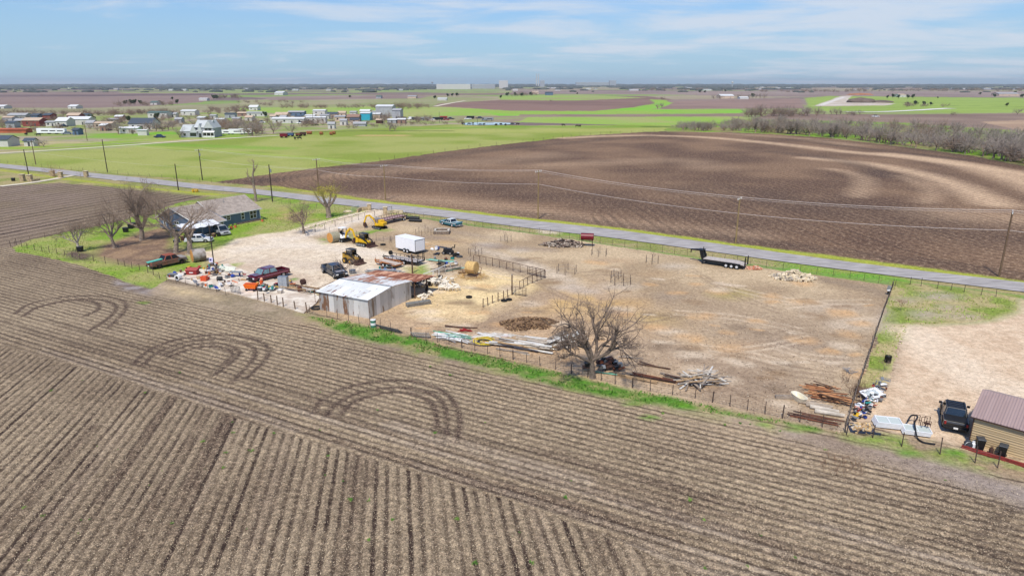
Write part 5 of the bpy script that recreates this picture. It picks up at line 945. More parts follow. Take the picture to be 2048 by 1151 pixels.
    MB().box((F + .06, 0, under + .1), (.16, W * .96, .2)).build('bumper', bm, t, bevel=.03); MB().box((-F - .06, 0, under + .1), (.16, W * .96, .2)).build('bumper', bm, t, bevel=.03)
    MB().box((-F - .15, 0, under + .16), (.02, .32, .15)).build('licence_plate', WHITEC, t)
    return t
mp_ = car('pickup_truck', 'maroon crew cab pickup with black bed parked on the concrete slab edge', 'pickup', (504, 566), (571, 549), paint_mat('maroon', (96, 14, 34)), 6.1, 2.0, nwin=2, wr=.42, trim=BLK, roofm=None, glass=GLASSL)
MB().box((1.9, 0, 1.14), (1.6, 1.5, .05)).build('hood_overlay', paint_mat('pale_plum', (120, 96, 116)), mp_, bevel=.02); MB().box((-.1, 0, 1.86), (1.6, 1.5, .03)).build('roof_panel', paint_mat('pale_plum', (120, 96, 116)), mp_, bevel=.02)  # paler plum panels laid over hood and roof
for s in (-1, 1): MB().box((-.2, s * 1.003, .86), (5.2, .02, .12)).build('side_stripe', mat('stripe_pink', (176, 110, 130), .4), mp_)
dp = car('pickup_truck', 'dark grey pickup with wide flared rear fenders and faded hood by the barn', 'pickup', (684, 558), (656, 541), paint_mat('charcoal', (56, 62, 72)), 6.2, 2.0, trim=BLK, wr=.44, flare=.22, glass=GLASS)
for s in (-1, 1): MB().prism([(-2.75, .6), (-2.6, .98), (-2.2, 1.1), (-1.7, 1.1), (-1.3, .95), (-1.15, .6)], s * .95 - .02, s * .95 + s * .32).build('flared_fender', paint_mat('charcoal', (56, 62, 72)), dp, bevel=.04)
MB().box((2.1, 0, 1.14), (1.4, 1.4, .04)).build('hood_panel', mat('faded_grey', (160, 160, 170), .5, var=.4, vscale=2), dp)
bp = car('sport_truck', 'black pickup with covered bed and roof rack on the gravel beside the tan garage', 'pickup', (1906, 832), (1905, 858), paint_mat('black', (34, 35, 38)), 4.5, 1.84, kind='suv', wr=.42, trim=BLK, rim=BLK, rz=heading((1905, 862), (1900, 826)), cabin=(1.55, 1.0, -.6, -.95, 1.06, 1.66))
MB().box((-1.6, 0, 1.11), (1.2, 1.6, .08)).build('bed_cover', mat('matte_black', (26, 26, 28), .6), bp, bevel=.03)
for s in (-1, 1):
    MB().box((.15, s * .6, 1.74), (1.5, .05, .05)).build('roof_rail', BLK, bp)
    for q in (1.3, -1.1): MB().prism([(q + .48, .5), (q + .42, .86), (q, .95), (q - .42, .86), (q - .48, .5)], s * .94 - .05, s * .94 + .05).build('fender_flare', BLK, bp)
for i in range(4): MB().box((-.4 + i * .38, 0, 1.74), (.06, 1.26, .04)).build('crossbar', BLK, bp)
cc = car('classic_sedan', 'teal classic sedan with white roof parked near the road fence', 'car', (884, 447), (920, 455), paint_mat('teal', (34, 110, 124)), 5.2, 1.9, kind='classic', wr=.36, rim=RIMW, roofm=paint_mat('cream', (236, 240, 238)), nwin=3, under=.3)
for s in (-1, 1): MB().box((-.3, s * .955, .84), (4.8, .02, .1)).build('side_trim', WHITEC, cc); MB().prism([(-1.4, .97), (-2.55, 1.1), (-2.62, .92), (-1.4, .92)], s * .95 - .09, s * .95 - .01 if s > 0 else s * .95 + .09).build('tail_fin', paint_mat('teal', (34, 110, 124)), cc)
MB().box((-1.75, 0, 1.0), (1.5, 1.5, .04)).build('trunk_lid', paint_mat('pale_teal', (170, 192, 196)), cc, bevel=.02)
car('sedan', 'white sports sedan beneath the bare trees by the canopy', 'car', (413, 483), (384, 484), paint_mat('white', (244, 244, 246)), 4.6, 1.8, kind='sedan', wr=.34, under=.26)
car('minivan', 'silver minivan with pale bonnet at the right end of the canopy', 'minivan', (455, 472), (430, 463), paint_mat('silver', (176, 178, 180)), 4.9, 1.9, kind='van', wr=.34, under=.3)
ot = car('old_truck', 'derelict rusty brown pickup with grey front fenders in the left grass', 'pickup', (368, 524), (302, 538), mat('rusty_paint', (122, 96, 84), .85, var=.4, vscale=2, rgb2=(140, 92, 74)), 5.8, 1.9, wr=.36, rim=RUSTD, trim=RUSTD, roofm=mat('red_rust', (164, 88, 68), .9, var=.3), glass=BLK)
MB().box((2.05, 0, 1.1), (1.6, 1.75, .2), top=.86).build('hood', mat('primer_grey', (168, 164, 160), .8, var=.3), ot, bevel=.05)
for s in (-1, 1): MB().prism([(2.85, .6), (2.8, 1.0), (1.3, 1.08), (1.3, .6), (1.45, .75), (1.95, .95), (2.4, .75), (2.5, .6)], s * .96, s * 1.02).build('front_fender', mat('primer_dark', (128, 120, 120), .8, var=.3), ot)
tag(MB(Matrix.Translation(G(335, 531) + Vector((math.cos(heading((302, 538), (368, 524))) * -1.8, math.sin(heading((302, 538), (368, 524))) * -1.8, 1.12))) @ Matrix.Rotation(heading((302, 538), (368, 524)), 4, 'Z')).box((0, 0, .1), (2.6, .7, .12), ry=-.05).build('green_tarp', mat('sea_green', (110, 205, 185), .7, var=.2)), 'sea green folded tarp lying in the derelict truck bed', 'tarp')
# ---------------------------------------------------------------- trailers
t = thing('enclosed_trailer', 'tall white enclosed cargo trailer in the middle of the yard', 'trailer', mid((796, 504), (842, 508)) + Vector((0, 1.3, 0)), heading((833, 509), (792, 499)))
MB().box((0, 0, 1.5), (5.2, 2.3, 2.05)).build('box', WHITE, t, bevel=.03); MB().box((0, 0, 2.55), (5.24, 2.34, .06)).build('roof', WHITE, t, bevel=.02); MB().box((-2.61, 0, 1.5), (.03, 2.24, 1.9)).build('rear_frame', DGREY, t); MB().box((-2.635, 0, 1.48), (.03, 2.04, 1.78)).build('rear_door', WHITE, t)
for s in (-1, 1):
    for x in (-.75, .1): wheel(t, x, s * 1.24, .38, rim=RIMW)
    MB().prism([(-1.25, .5), (-1.1, .78), (.45, .78), (.6, .5)], s * 1.18 - .02, s * 1.18 + .05).build('fender', WHITE, t) if 0 else None
MB().box((0, 0, .44), (5.1, 2.0, .1)).tube((2.5, -.7, .45), (3.7, 0, .45), .05, n=6).tube((2.5, .7, .45), (3.7, 0, .45), .05, n=6).tube((3.45, 0, .1), (3.45, 0, .8), .04, n=6).build('chassis', BLK, t)
def flat_trailer(name, lab, front, rear, L, W, z, frame, deck, rail=0, nw=2, ramps=False, spare=False, wheels_x=-.4):
    t = thing(name, lab, 'trailer', mid(front, rear), heading(rear, front)); MB().box((0, 0, z), (L, W - .16, .06)).build('deck', deck, t)
    b = MB()
    for s in (-1, 1): b.box((0, s * W / 2, z - .04), (L, .1, .16))
    b.box((L / 2, 0, z - .04), (.1, W, .16)).box((-L / 2, 0, z - .04), (.1, W, .16)); b.tube((L / 2, -W / 3, z - .1), (L / 2 + 1.3, 0, z - .1), .06, n=6).tube((L / 2, W / 3, z - .1), (L / 2 + 1.3, 0, z - .1), .06, n=6); b.tube((L / 2 + 1.0, 0, .05), (L / 2 + 1.0, 0, z + .3), .05, n=6); b.build('frame', frame, t)
    if rail:
        n = int(L / .75)
        for s in (-1, 1):
            b = MB(); b.box((0, s * W / 2, z + rail), (L, .06, .06))
            for i in range(n + 1): b.box((-L / 2 + L * i / n, s * W / 2, z + rail / 2 + .02), (.06, .05, rail - .08))
            b.build('side_rail', frame, t)
    for s in (-1, 1):
        for k in range(nw): wheel(t, wheels_x - (k - (nw - 1) / 2) * .85, s * (W / 2 + .18), .36, .22, rim=RIMW)
        MB().box((wheels_x, s * (W / 2 + .18), .80), (.85 * nw + .2, .3, .05)).build('fender', frame, t)
        if ramps:
            b = MB(); 
            for q in (-.2, .2): b.box((-L / 2, s * (W / 2 - .35) + q, z + .75), (.07, .06, 1.5))
            for q in range(5): b.box((-L / 2, s * (W / 2 - .35), z + .15 + q * .32), (.07, .42, .06))
            b.build('ramp', frame, t)
    if spare: w_ = MB().tube((L / 2 - .3, -.35, z + .65), (L / 2 - .3, -.13, z + .65), .38, n=16).build('spare_wheel', TYRE, t)
    return t
flat_trailer('car_trailer', 'black railed utility trailer with upright ramps and a spare wheel behind the barn', (770, 519), (850, 531), 6.6, 2.1, .62, BLK, mat('silvery_deck', (200, 190, 184), .8, var=.2), .42, 2, True, True)
flat_trailer('rusty_trailer', 'orange rusty low trailer between the barn and the black railed trailer', (752, 525), (806, 538), 4.6, 1.9, .6, RUSTO, mat('dusty_deck', (206, 190, 176), .9, var=.2), .22, 2)
hw = flat_trailer('hay_wagon', 'long brown flatbed hay wagon with stake sides behind the rear excavator', (760, 449), (803, 439), 7.6, 2.4, .95, RUSTD, mat('pink_boards', (172, 140, 140), .9, var=.2, stretch=(1, 6, 1)), .55, 1, wheels_x=-2.4)
for s in (-1, 1): wheel(hw, 2.6, s * 1.1, .36, .22, rim=mat('cream_rim', (230, 220, 160), .6))
t = thing('gooseneck_trailer', 'long black gooseneck trailer with grey wooden deck and three axles near the road', 'trailer', mid((1412, 528), (1488, 534)), heading((1488, 534), (1412, 523)))
GL = 6.6
MB().prism([(-GL / 2, .62), (-GL / 2, .56), (-GL / 2 + .3, .5), (GL / 2, .62), (GL / 2, .86), (-GL / 2 + 1.5, .86)], -1.1, 1.1).build('frame', BLK, t); MB().quad((-GL / 2, -1.05, .64), (-GL / 2 + 1.5, -1.05, .87), (-GL / 2 + 1.5, 1.05, .87), (-GL / 2, 1.05, .64), .04).box((.75, 0, .9), (GL - 1.5, 2.1, .05)).build('deck', mat('grey_deck', (206, 196, 190), .9, rgb2=(168, 158, 150), vscale=2, stretch=(1, 8, 1)), t)
b = MB()
for s in (-1, 1): b.hexa([(GL / 2 - .1, s * .6 - .1, .6), (GL / 2 + .35, s * .6 - .1, .6), (GL / 2 + .35, s * .6 + .1, .6), (GL / 2 - .1, s * .6 + .1, .6)], [(GL / 2 + .3, s * .5 - .1, 2.15), (GL / 2 + .9, s * .5 - .1, 2.15), (GL / 2 + .9, s * .5 + .1, 2.15), (GL / 2 + .3, s * .5 + .1, 2.15)]); b.tube((GL / 2 + .5, s * .5, 2.1), (GL / 2 + 2.5, 0, 1.95), .12, n=6)
b.box((GL / 2 + .35, 0, 1.5), (.12, 1.6, 1.3), ry=.3); b.tube((GL / 2 + 2.45, 0, 2.05), (GL / 2 + 2.45, 0, 1.45), .1, n=8).box((GL / 2 + .7, 0, 2.15), (1.0, 1.1, .12)); b.build('gooseneck', BLK, t)
for s in (-1, 1): MB().tube((GL / 2 + .1, s * .8, .05), (GL / 2 + .1, s * .8, 1.4), .07, n=6).box((GL / 2 + .1, s * .8, .06), (.3, .3, .06)).build('landing_leg', BLK, t)
MB().tube((GL / 2 + .2, .55, 1.3), (GL / 2 + .2, .55, 2.75), .07, n=8).build('exhaust_stack', BLK, t)
for s in (-1, 1):
    for x in (-.55, -1.4, -2.25): wheel(t, x, s * 1.2, .38, .24, rim=RIMW)
    MB().box((-1.4, s * 1.2, .84), (2.7, .3, .06)).build('fender', BLK, t); MB().box((-GL / 2 - .05, s * .7, 1.15), (.1, .5, 1.15)).box((-GL / 2 - .05, s * .7, 1.75), (.12, .12, .5)).build('ramp', BLK, t)
# ---------------------------------------------------------------- machines
def track(t, x, y, L, h, w_=.34):
    r = h / 2; pr = [(x + (L / 2 - r) + r * math.cos(a), r + r * math.sin(a)) for a in [math.pi * (-.5 + i / 6) for i in range(7)]] + [(x - (L / 2 - r) + r * math.cos(a), r + r * math.sin(a)) for a in [math.pi * (.5 + i / 6) for i in range(7)]]
    k = MB().prism(pr, y - w_ / 2, y + w_ / 2).build('track', BLK, t); s = 1 if y > 0 else -1; b = MB()
    for i in range(4): q = x - (L / 2 - r) + (L - 2 * r) * i / 3; b.tube((q, y + s * w_ / 2, r), (q, y + s * (w_ / 2 + .04), r), r * .6, n=10)
    b.build('roller', GREY, k)
def excavator(lab, loc, rz, cab=True, boomrot=0, S=1.0, cowl=WHITE):
    t = thing('excavator', lab, 'excavator', loc, rz)
    for s in (-1, 1): track(t, 0, s * .72, 2.1, .5)
    MB().box((1.25, 0, .28), (.12, 1.7, .36)).build('blade', BLK, t); MB().tube((0, 0, .4), (0, 0, .62), .5, n=14).build('turntable', DGREY, t)
    T = Matrix.Rotation(boomrot, 4, 'Z')
    MB(T).prism([(-1.05, .62), (.75, .62), (.75, .8), (.35, 1.05), (-.6, 1.35), (-1.1, 1.2)], -.75, .75).build('body', cowl, t, bevel=.08)
    MB(T).box((-.5, .765, .95), (.9, .03, .4)).box((-.5, -.765, .95), (.9, .03, .4)).build('side_panel', YEL, t)
    if cab:
        b = MB(T)
        for x in (-.35, .5):
            for y in (-.4, .45): b.box((x, y, 1.6), (.07, .07, 1.3))
        b.build('cab_post', BLK, t); MB(T).box((.08, .02, 2.28), (1.15, 1.1, .1)).build('canopy', WHITE, t, bevel=.03); MB(T).box((-.05, 0, 1.15), (.5, .5, .2)).box((-.3, 0, 1.45), (.12, .5, .6)).build('seat', BLK, t)
    pb = [(.75, .75), (1.15, 1.7), (2.0, 2.35), (2.6, 2.2)]; b = MB(T)
    for (xa, za), (xb, zb) in zip(pb[:-1], pb[1:]): d = math.hypot(xb - xa, zb - za); b.box(((xa + xb) / 2, 0, (za + zb) / 2), (d + .14, .2, .3), ry=-math.atan2(zb - za, xb - xa))
    bo = b.build('boom', YEL, t); MB(T).tube((.95, 0, .8), (1.9, 0, 2.0), .06, n=6).build('cylinder', RIMS, bo)
    b = MB(T); xa, za, xb, zb = 2.6, 2.3, 3.15, 1.0; b.box(((xa + xb) / 2, 0, (za + zb) / 2), (math.hypot(xb - xa, zb - za) + .1, .18, .24), ry=-math.atan2(zb - za, xb - xa)); b.build('stick', YEL, t)
    MB(T).prism([(3.2, 1.05), (3.3, .5), (3.0, .15), (2.6, .25), (2.75, .5), (2.95, .95)], -.28, .28).build('bucket', RUSTD, t)
    t.scale = (S,) * 3; return t
excavator('small excavator with white canopy and yellow boom beside the round bale', G(686, 482), heading((676, 484), (714, 492)), True, 0, 1.12)
ex2 = excavator('yellow cowled excavator with curled boom in front of the hay wagon', G(760, 457), heading((770, 459), (742, 447)) + .3, False, .4, 1.1, YEL)
MB().box((-.3, -.1, 1.45), (.9, 1.0, .5), top=.9).build('engine_hood', YEL, ex2, bevel=.06); MB().box((.3, .25, 1.9), (.9, .85, .1)).tube((.65, .55, 1.2), (.65, .55, 1.9), .04, n=6).tube((-.05, .55, 1.2), (-.05, .55, 1.9), .04, n=6).build('cab_roof', GREY, ex2)
def loader(lab, loc, rz, yel=YEL, tracks=True, S=1.0):
    t = thing('skid_loader', lab, 'loader', loc, rz)
    for s in (-1, 1):
        if tracks: track(t, 0, s * .72, 2.0, .6, .36)
        else:
            for x in (-.55, .6): wheel(t, x, s * .8, .42, .3, rim=YELD)
    MB().prism([(-1.25, .4), (.95, .4), (.95, .75), (.4, .85), (-.3, 1.3), (-1.25, 1.25)], -.5, .5).build('body', yel, t, bevel=.04); MB().prism([(-1.32, .45), (-1.2, 1.5), (-.75, 1.4), (-.75, .5)], -.62, .62).build('engine_door', yel, t, bevel=.05)
    b = MB()
    for x, z0 in ((-.55, 1.2), (.55, .8)):
        for y in (-.42, .42): b.box((x, y, (z0 + 1.95) / 2), (.07, .07, 1.95 - z0))
    b.build('cab_frame', BLK, t); MB().box((0, 0, 2.0), (1.3, .98, .08)).build('cab_roof', DGREY, t, bevel=.02); MB().box((0, .44, 1.45), (.95, .02, .8)).box((0, -.44, 1.45), (.95, .02, .8)).build('cab_glass', GLASS, t)
    for s in (-1, 1):
        b = MB(); P = [(-1.15, s * .56, 1.45), (.2, s * .56, 1.3), (1.15, s * .56, .85), (1.35, s * .56, .3)]
        for p, q in zip(P[:-1], P[1:]): b.tube(p, q, .09, n=4)
        b.build('lift_arm', BLK, t)
    MB().prism([(1.35, .05), (2.1, .05), (2.1, .1), (1.5, .2), (1.45, .65), (1.35, .65)], -.9, .9).build('bucket', RUSTD, t); t.scale = (S,) * 3; return t
loader('yellow tracked skid loader in front of the small white canopied excavator', G(729, 491), heading((712, 486), (748, 492)), YEL, True, 1.15)
loader('worn yellow wheeled skid loader behind the small spreading bare tree', G(704, 525), heading((690, 517), (724, 524)), YELD, False, 1.15)
# ---------------------------------------------------------------- bales
def bale(lab, x, y, r, L, rz, side, end, z=0):
    t = thing('round_bale', lab, 'hay bale', G(x, y) + Vector((0, 0, z)), rz); MB().tube((-L / 2, 0, r), (L / 2, 0, r), r, n=28).build('bale', side, t)
    for s in (-1, 1): b = MB(); b.tube((s * L / 2, 0, r), (s * (L / 2 + .02), 0, r), r * .97, r * .93, 28); [b.ring((s * (L / 2 + .02), 0, r), r * q, .012, 'x', 20, 4) for q in (.25, .5, .75)]; b.build('end_face', end, t)
    return t
bale('grey green round hay bale with orange end left of the small excavator', 668, 484, .95, 1.7, R(50), HAYG, HAYO)
bale('large dark round bale with orange end near the derelict truck', 398, 522, 1.05, 2.0, R(38), mat('wrapped_grey', (176, 168, 160), .8, rgb2=(120, 104, 92), vscale=.7), HAYO)
t = bale('golden torn round hay bale in a feeder ring inside the sheep pen', 944, 551, .95, 1.5, R(-25), HAY, HAY, .35)
fd = thing('hay_feeder', 'rusty cradle feeder holding the golden torn round bale', 'feeder', G(944, 552), R(-25)); b = MB()
for s in (-1, 1):
    b.path([(-1.1, s * .8, 0), (-1.1, s * .5, .3), (1.1, s * .5, .3), (1.1, s * .8, 0)], .04).path([(-1.1, s * 1.15, 1.2), (-1.1, s * .5, .3)], .035).path([(1.1, s * 1.15, 1.2), (1.1, s * .5, .3)], .035).tube((-1.1, s * 1.15, 1.2), (1.1, s * 1.15, 1.2), .035, n=5)
b.build('frame', RUST, fd)
hs = MB(); rnd = random.Random(8); C0 = G(944, 552)
for i in range(260): a = rnd.uniform(0, 6.28); q = 1.2 + abs(rnd.gauss(0, .7)); p = C0 + Vector((q * math.cos(a), q * math.sin(a) * .9, rnd.uniform(.02, .12))); hs.box(p, (.3, .04, .03), rz=rnd.uniform(0, 3), ry=rnd.uniform(-.3, .3))
tag(hs.build('loose_hay', HAY), 'loose hay scattered around the feeder', 'hay', kind='stuff')
# ---------------------------------------------------------------- sheep
def sheep_proto(i, m, lying=False, head=0.0):
    V = []; E = []; RR = []
    def v(p, r, par=None): V.append(p); RR.append(r); (E.append((par, len(V) - 1)) if par is not None else None); return len(V) - 1
    z = .58 if not lying else .27
    a = v((0, 0, z), .215); b_ = v((.3, 0, z + .01), .20, a); c = v((-.32, 0, z), .20, a); n_ = v((.48, 0, z + .16 - head), .11, b_); h_ = v((.6, 0, z + .27 - head * 1.9), .085, n_); mz = v((.76, 0, z + .20 - head * 2.1), .05, h_); v((.57, .1, z + .31 - head * 1.9), .022, h_); v((.57, -.1, z + .31 - head * 1.9), .022, h_); v((-.5, 0, z + .04), .05, c)
    for s in (-1, 1):
        if not lying:
            k = v((.28, s * .12, z - .2), .07, b_); k = v((.3, s * .12, .28), .04, k); v((.28, s * .12, .02), .028, k); k = v((-.3, s * .12, z - .18), .08, c); k = v((-.38, s * .12, .3), .042, k); v((-.33, s * .12, .02), .028, k)
        else: k = v((.35, s * .2, .12), .05, b_); v((.5, s * .2, .05), .03, k); k = v((-.25, s * .24, .12), .06, c); v((-.05, s * .28, .05), .03, k)
    me = bpy.data.meshes.new('sheep'); me.from_pydata(V, E, []); o = bpy.data.objects.new('sheep', me); col.objects.link(o); sk = o.modifiers.new('s', 'SKIN'); sv = me.skin_vertices[0].data
    for k, r_ in enumerate(RR): sv[k].radius = (r_, r_)
    sv[0].use_root = True; o.modifiers.new('u', 'SUBSURF').levels = 1
    dg = bpy.context.evaluated_depsgraph_get(); m2 = bpy.data.meshes.new_from_object(o.evaluated_get(dg)); m2.name = 'sheep_%d' % i; bpy.data.objects.remove(o); m2.materials.clear(); m2.materials.append(m); m2.polygons.foreach_set('use_smooth', [True] * len(m2.polygons)); return m2
SW = mat('wool_white', (240, 230, 212), .95, var=.12, vscale=6); SB = mat('wool_black', (34, 28, 26), .95, var=.3); SP_ = mat('wool_spotted', (236, 226, 210), .95, rgb2=(50, 38, 32), vscale=2.6); ST = mat('wool_tan', (196, 160, 122), .95, rgb2=(232, 214, 190), vscale=3)
pro = {'white': [sheep_proto(0, SW), sheep_proto(1, SW, head=.15)], 'black': [sheep_proto(2, SB)], 'spotted': [sheep_proto(3, SP_), sheep_proto(4, SP_, head=.15)], 'tan': [sheep_proto(5, ST)], 'lying white': [sheep_proto(6, SW, True)]}
def zz7(x, y): return (810 + x / 12.786, 530 + y / 12.786)
fl = [('black', 560, 690, 'big black sheep standing alone in front of the open shed'), ('black', 905, 385, 'black sheep at the back right of the flock'), ('lying white', 390, 830, 'white sheep lying nearest the barn corner'), ('lying white', 480, 890, 'white sheep lying furthest forward in the yard'), ('lying white', 545, 815, 'white sheep lying between two others near the barn'), ('white', 640, 780, 'white sheep standing just right of the lying ones'), ('white', 1195, 440, 'lone white sheep at the upper right of the flock'), ('white', 1345, 660, 'white sheep standing apart furthest right'), ('white', 1310, 600, 'white sheep just behind the one furthest right')]
rnd = random.Random(20)
for i in range(24): fl.append((rnd.choice(('black', 'spotted', 'spotted', 'black', 'spotted', 'tan', 'black')), 200 + i * 19 + rnd.uniform(-15, 15), (440 if i % 2 else 540) + rnd.uniform(-40, 40) + (30 if i % 3 else 0), None))
for x, y in ((700, 520), (740, 490), (780, 540), (820, 520), (850, 480), (880, 450), (720, 440), (990, 470), (1040, 490), (1010, 530), (920, 590), (930, 640), (980, 650), (1010, 590), (1060, 640), (1070, 580), (1120, 630), (1160, 670), (1175, 620), (955, 600)): fl.append((rnd.choice(('white', 'white', 'white', 'spotted')), x + rnd.uniform(-8, 8), y + rnd.uniform(-8, 8), None))
fl.sort(key=lambda q: q[1]); k = 0
for c_, x, y, lab in fl:
    px = zz7(x, y); o = bpy.data.objects.new('sheep', rnd.choice(pro[c_])); col.objects.link(o); o.location = G(*px); o.rotation_euler = (0, 0, rnd.uniform(-3.1, 3.1)); o.scale = (.98,) * 3
    tag(o, lab or '%s sheep of the flock at the shed, %s of the crowd from the left' % (c_, ORD(k)), 'sheep', 'sheep by the barn'); k += 0 if lab else 1
# cattle in the pasture
CB = mat('cow_black', (38, 32, 30), .9, var=.2); CR = mat('cow_brown', (120, 70, 44), .9, var=.2); cm = [sheep_proto(10, CB, head=.15), sheep_proto(11, CR, head=.15)]
cw = [(927, 249.5, 0), (938, 250, 0), (960, 251.5, 0), (968, 251, 0), (992, 251.5, 0), (1011, 251.5, 0), (1024, 250, 0), (1035, 250, 0), (1127, 252, 0), (1154, 254, 0), (1160, 254, 0), (590, 279, 0), (599, 279, 0), (53, 271, 0), (77, 272, 0), (634, 252, 0), (946, 249, 0), (1002, 250.5, 0)]
for i, (x, y, c_) in enumerate(sorted(cw)):
    o = bpy.data.objects.new('cow', cm[c_]); col.objects.link(o); o.location = G(x, y); o.rotation_euler = (0, 0, rnd.uniform(-3, 3)); o.scale = (2.6, 2.4, 1.9); tag(o, 'dark cow grazing in the far pasture, %s cow from the left' % ORD(i), 'cow', 'cattle in the pasture')
# farm wagons beyond the pasture
def box_wagon(lab, x, yb, L, h, m, name='farm_wagon', rz=0):
    t = thing(name, lab, 'wagon', G(x, yb), rz, 'wagons and bales beyond the pasture'); MB().box((0, 0, h / 2 + .7), (L, 2.2, h)).build('box', m, t, bevel=.04)
    for sx in (-.32, .32):
        for s in (-1, 1): MB().tube((L * sx, s * 1.0, .45), (L * sx, s * .75, .45), .45, n=10).build('wheel', TYRE, t)
box_wagon('red high sided wagon at the pasture edge', 568, 275.5, 3.8, 1.6, MAROON); box_wagon('blue wagon right of the red high sided one', 581, 273, 3.6, 1.2, mat('wagon_blue', (66, 88, 124), .6)); box_wagon('rusty tractor right of the blue wagon', 597, 272.5, 2.6, 1.0, RUST, 'tractor'); box_wagon('dark harvester beside the rusty tractor', 606, 271.5, 3.0, 1.3, RUSTD, 'tractor')
for i, (x, y) in enumerate(((616, 268.5), (621, 268.5), (643, 269.5), (663, 270), (668, 268.5))): bale('brown round bale at the far pasture edge, %s bale from the left' % ORD(i), x, y, .9, 1.6, rnd.uniform(-.5, .5), mat('brown_bale', (158, 96, 62), .95, var=.3), HAYO)
# ---------------------------------------------------------------- poles and wires
def pole(lab, x, yb, yt, m=POLEM, arm=True, r=.15, pot=False, rz=0.0):
    h = HT(x, yb, yt); t = thing('utility_pole', lab, 'pole', G(x, yb), rz); MB().tube((0, 0, -.2), (0, 0, h), r, r * .72, 10).build('shaft', m, t)
    if arm:
        MB().box((0, 0, h - .25), (.12, 2.4, .12)).build('crossarm', WOODP, t)
        for y in (-1.1, -.45, .45, 1.1): MB().tube((0, y, h - .2), (0, y, h + .02), .05, n=8).build('insulator', WHITEC, t)
    if pot: MB().tube((.28, 0, h - 1.9), (.28, 0, h - 1.1), .2, n=12).build('transformer', GREY, t)
    return t, h
rdir = math.atan2(-.57, .82)
P = {}
specs = [('a', 52 + 6, 353, 299, POLED, False, 'dark pole beside the stone gateway at the far left'), ('b', 71.8, 329, 281, POLEM, True, 'thin pole behind the road at the far left, rising beside the small white shed'), ('c', 174.6, 281.5, 242, POLEM, True, 'distant pole in front of the settlement cabin'), ('d', 215, 343.5, 279, POLED, False, 'tall brown pole in the pasture left of the reddish bush road bend'), ('e', 357, 380.5, 327.6, POLED, False, 'dark pole without crossarm on the near verge of the road'), ('f', 405, 360, 298.6, POLED, True, 'dark pole with transformer in the pasture corner'), ('g', 545, 403, 329, POLED, False, 'black pole with grey transformer behind the blue house'), ('h', 638, 388, 317.5, POLEM, True, 'brown crossarm pole at the left tip of the ploughed field'), ('i', 771, 399.5, 330, POLEY, True, 'pale pole with crossarm on the ploughed field edge, above the gateway'), ('j', 1076, 438, 341, POLEY, True, 'pale pole with crossarm behind the road in the middle of the photo'), ('k', 1471, 487.5, 395, POLEY, True, 'pale pole with crossarm above the gooseneck trailer'), ('l', 1998, 553, 422, POLEM, True, 'brown pole with crossarm at the right beyond the road')]
for k_, x, yb, yt, m, arm, lab in specs:
    t, h = pole(lab, x, yb, yt, m, arm, .16, k_ in 'fg', rdir if arm else 0); P[k_] = (G(x, yb), h)
t, h = pole('brown lamp pole rising out of the junk heap on the slab', 428, 528, 447, POLED, False, .1)
for k_, x, yb, yt in (('q', 627, 252, 225), ('r', 879, 246, 222), ('s', 955, 250, 236), ('u', 1324, 199, 189)): t, h = pole('thin distant pole, ' + {'q': 'in front of the settlement hall', 'r': 'at the row of junked vehicles', 's': 'at the pale pond', 'u': 'out in the brown plain'}[k_], x, yb, yt, POLED, True, .14)
WIRE = mat('wire_bright', (226, 214, 206), .6)
def cable(lab, A, B, za, zb, off, sag, r=.022):
    d = (B - A).normalized(); nn = Vector((-d.y, d.x, 0)) * off; pts = []
    for i in range(15): t_ = i / 14; p = A.lerp(B, t_) + nn; pts.append((p.x, p.y, za + (zb - za) * t_ - sag * 4 * t_ * (1 - t_)))
    return MB().path(pts, r, 4)
seq = ['b', 'f', 'h', 'i', 'j', 'k', 'l']; far_l = (P['l'][0] + (P['l'][0] - P['k'][0]), P['l'][1])
b_ = [MB() for _ in range(4)]
chain = [P[q] for q in ('f', 'h', 'i', 'j', 'k', 'l')] + [far_l]
names = ('nearest top wire of the road power line', 'middle top wire of the road power line', 'farthest top wire of the road power line', 'thick lower cable strung below the three road wires')
for w_, (off, dz, r_, sg) in enumerate(((-1.1, 0.0, .016, .5), (.0, .12, .016, .5), (1.1, 0.0, .016, .5), (0.17, -2.9, .028, .45))):
    b = MB()
    for (A, ha), (B, hb) in zip(chain[:-1], chain[1:]): c_ = cable('', A, B, ha + dz, hb + dz, off, sg, r_); b.add(c_.v, c_.f)
    tag(b.build('power_cable', WIRE), names[w_], 'cable')
b = MB()
for q0, q1 in (('g', 'i'), ('e', 'g'), ('a', 'e'), ('d', 'f'), ('b', 'd')):
    (A, ha), (B, hb) = P[q0], P[q1]; c_ = cable('', A, B, ha - .3, hb - .8, 0, .5, .014); b.add(c_.v, c_.f)
tag(b.build('power_cable', WIRE), 'thin service wires joining the dark poles at the left', 'cable')
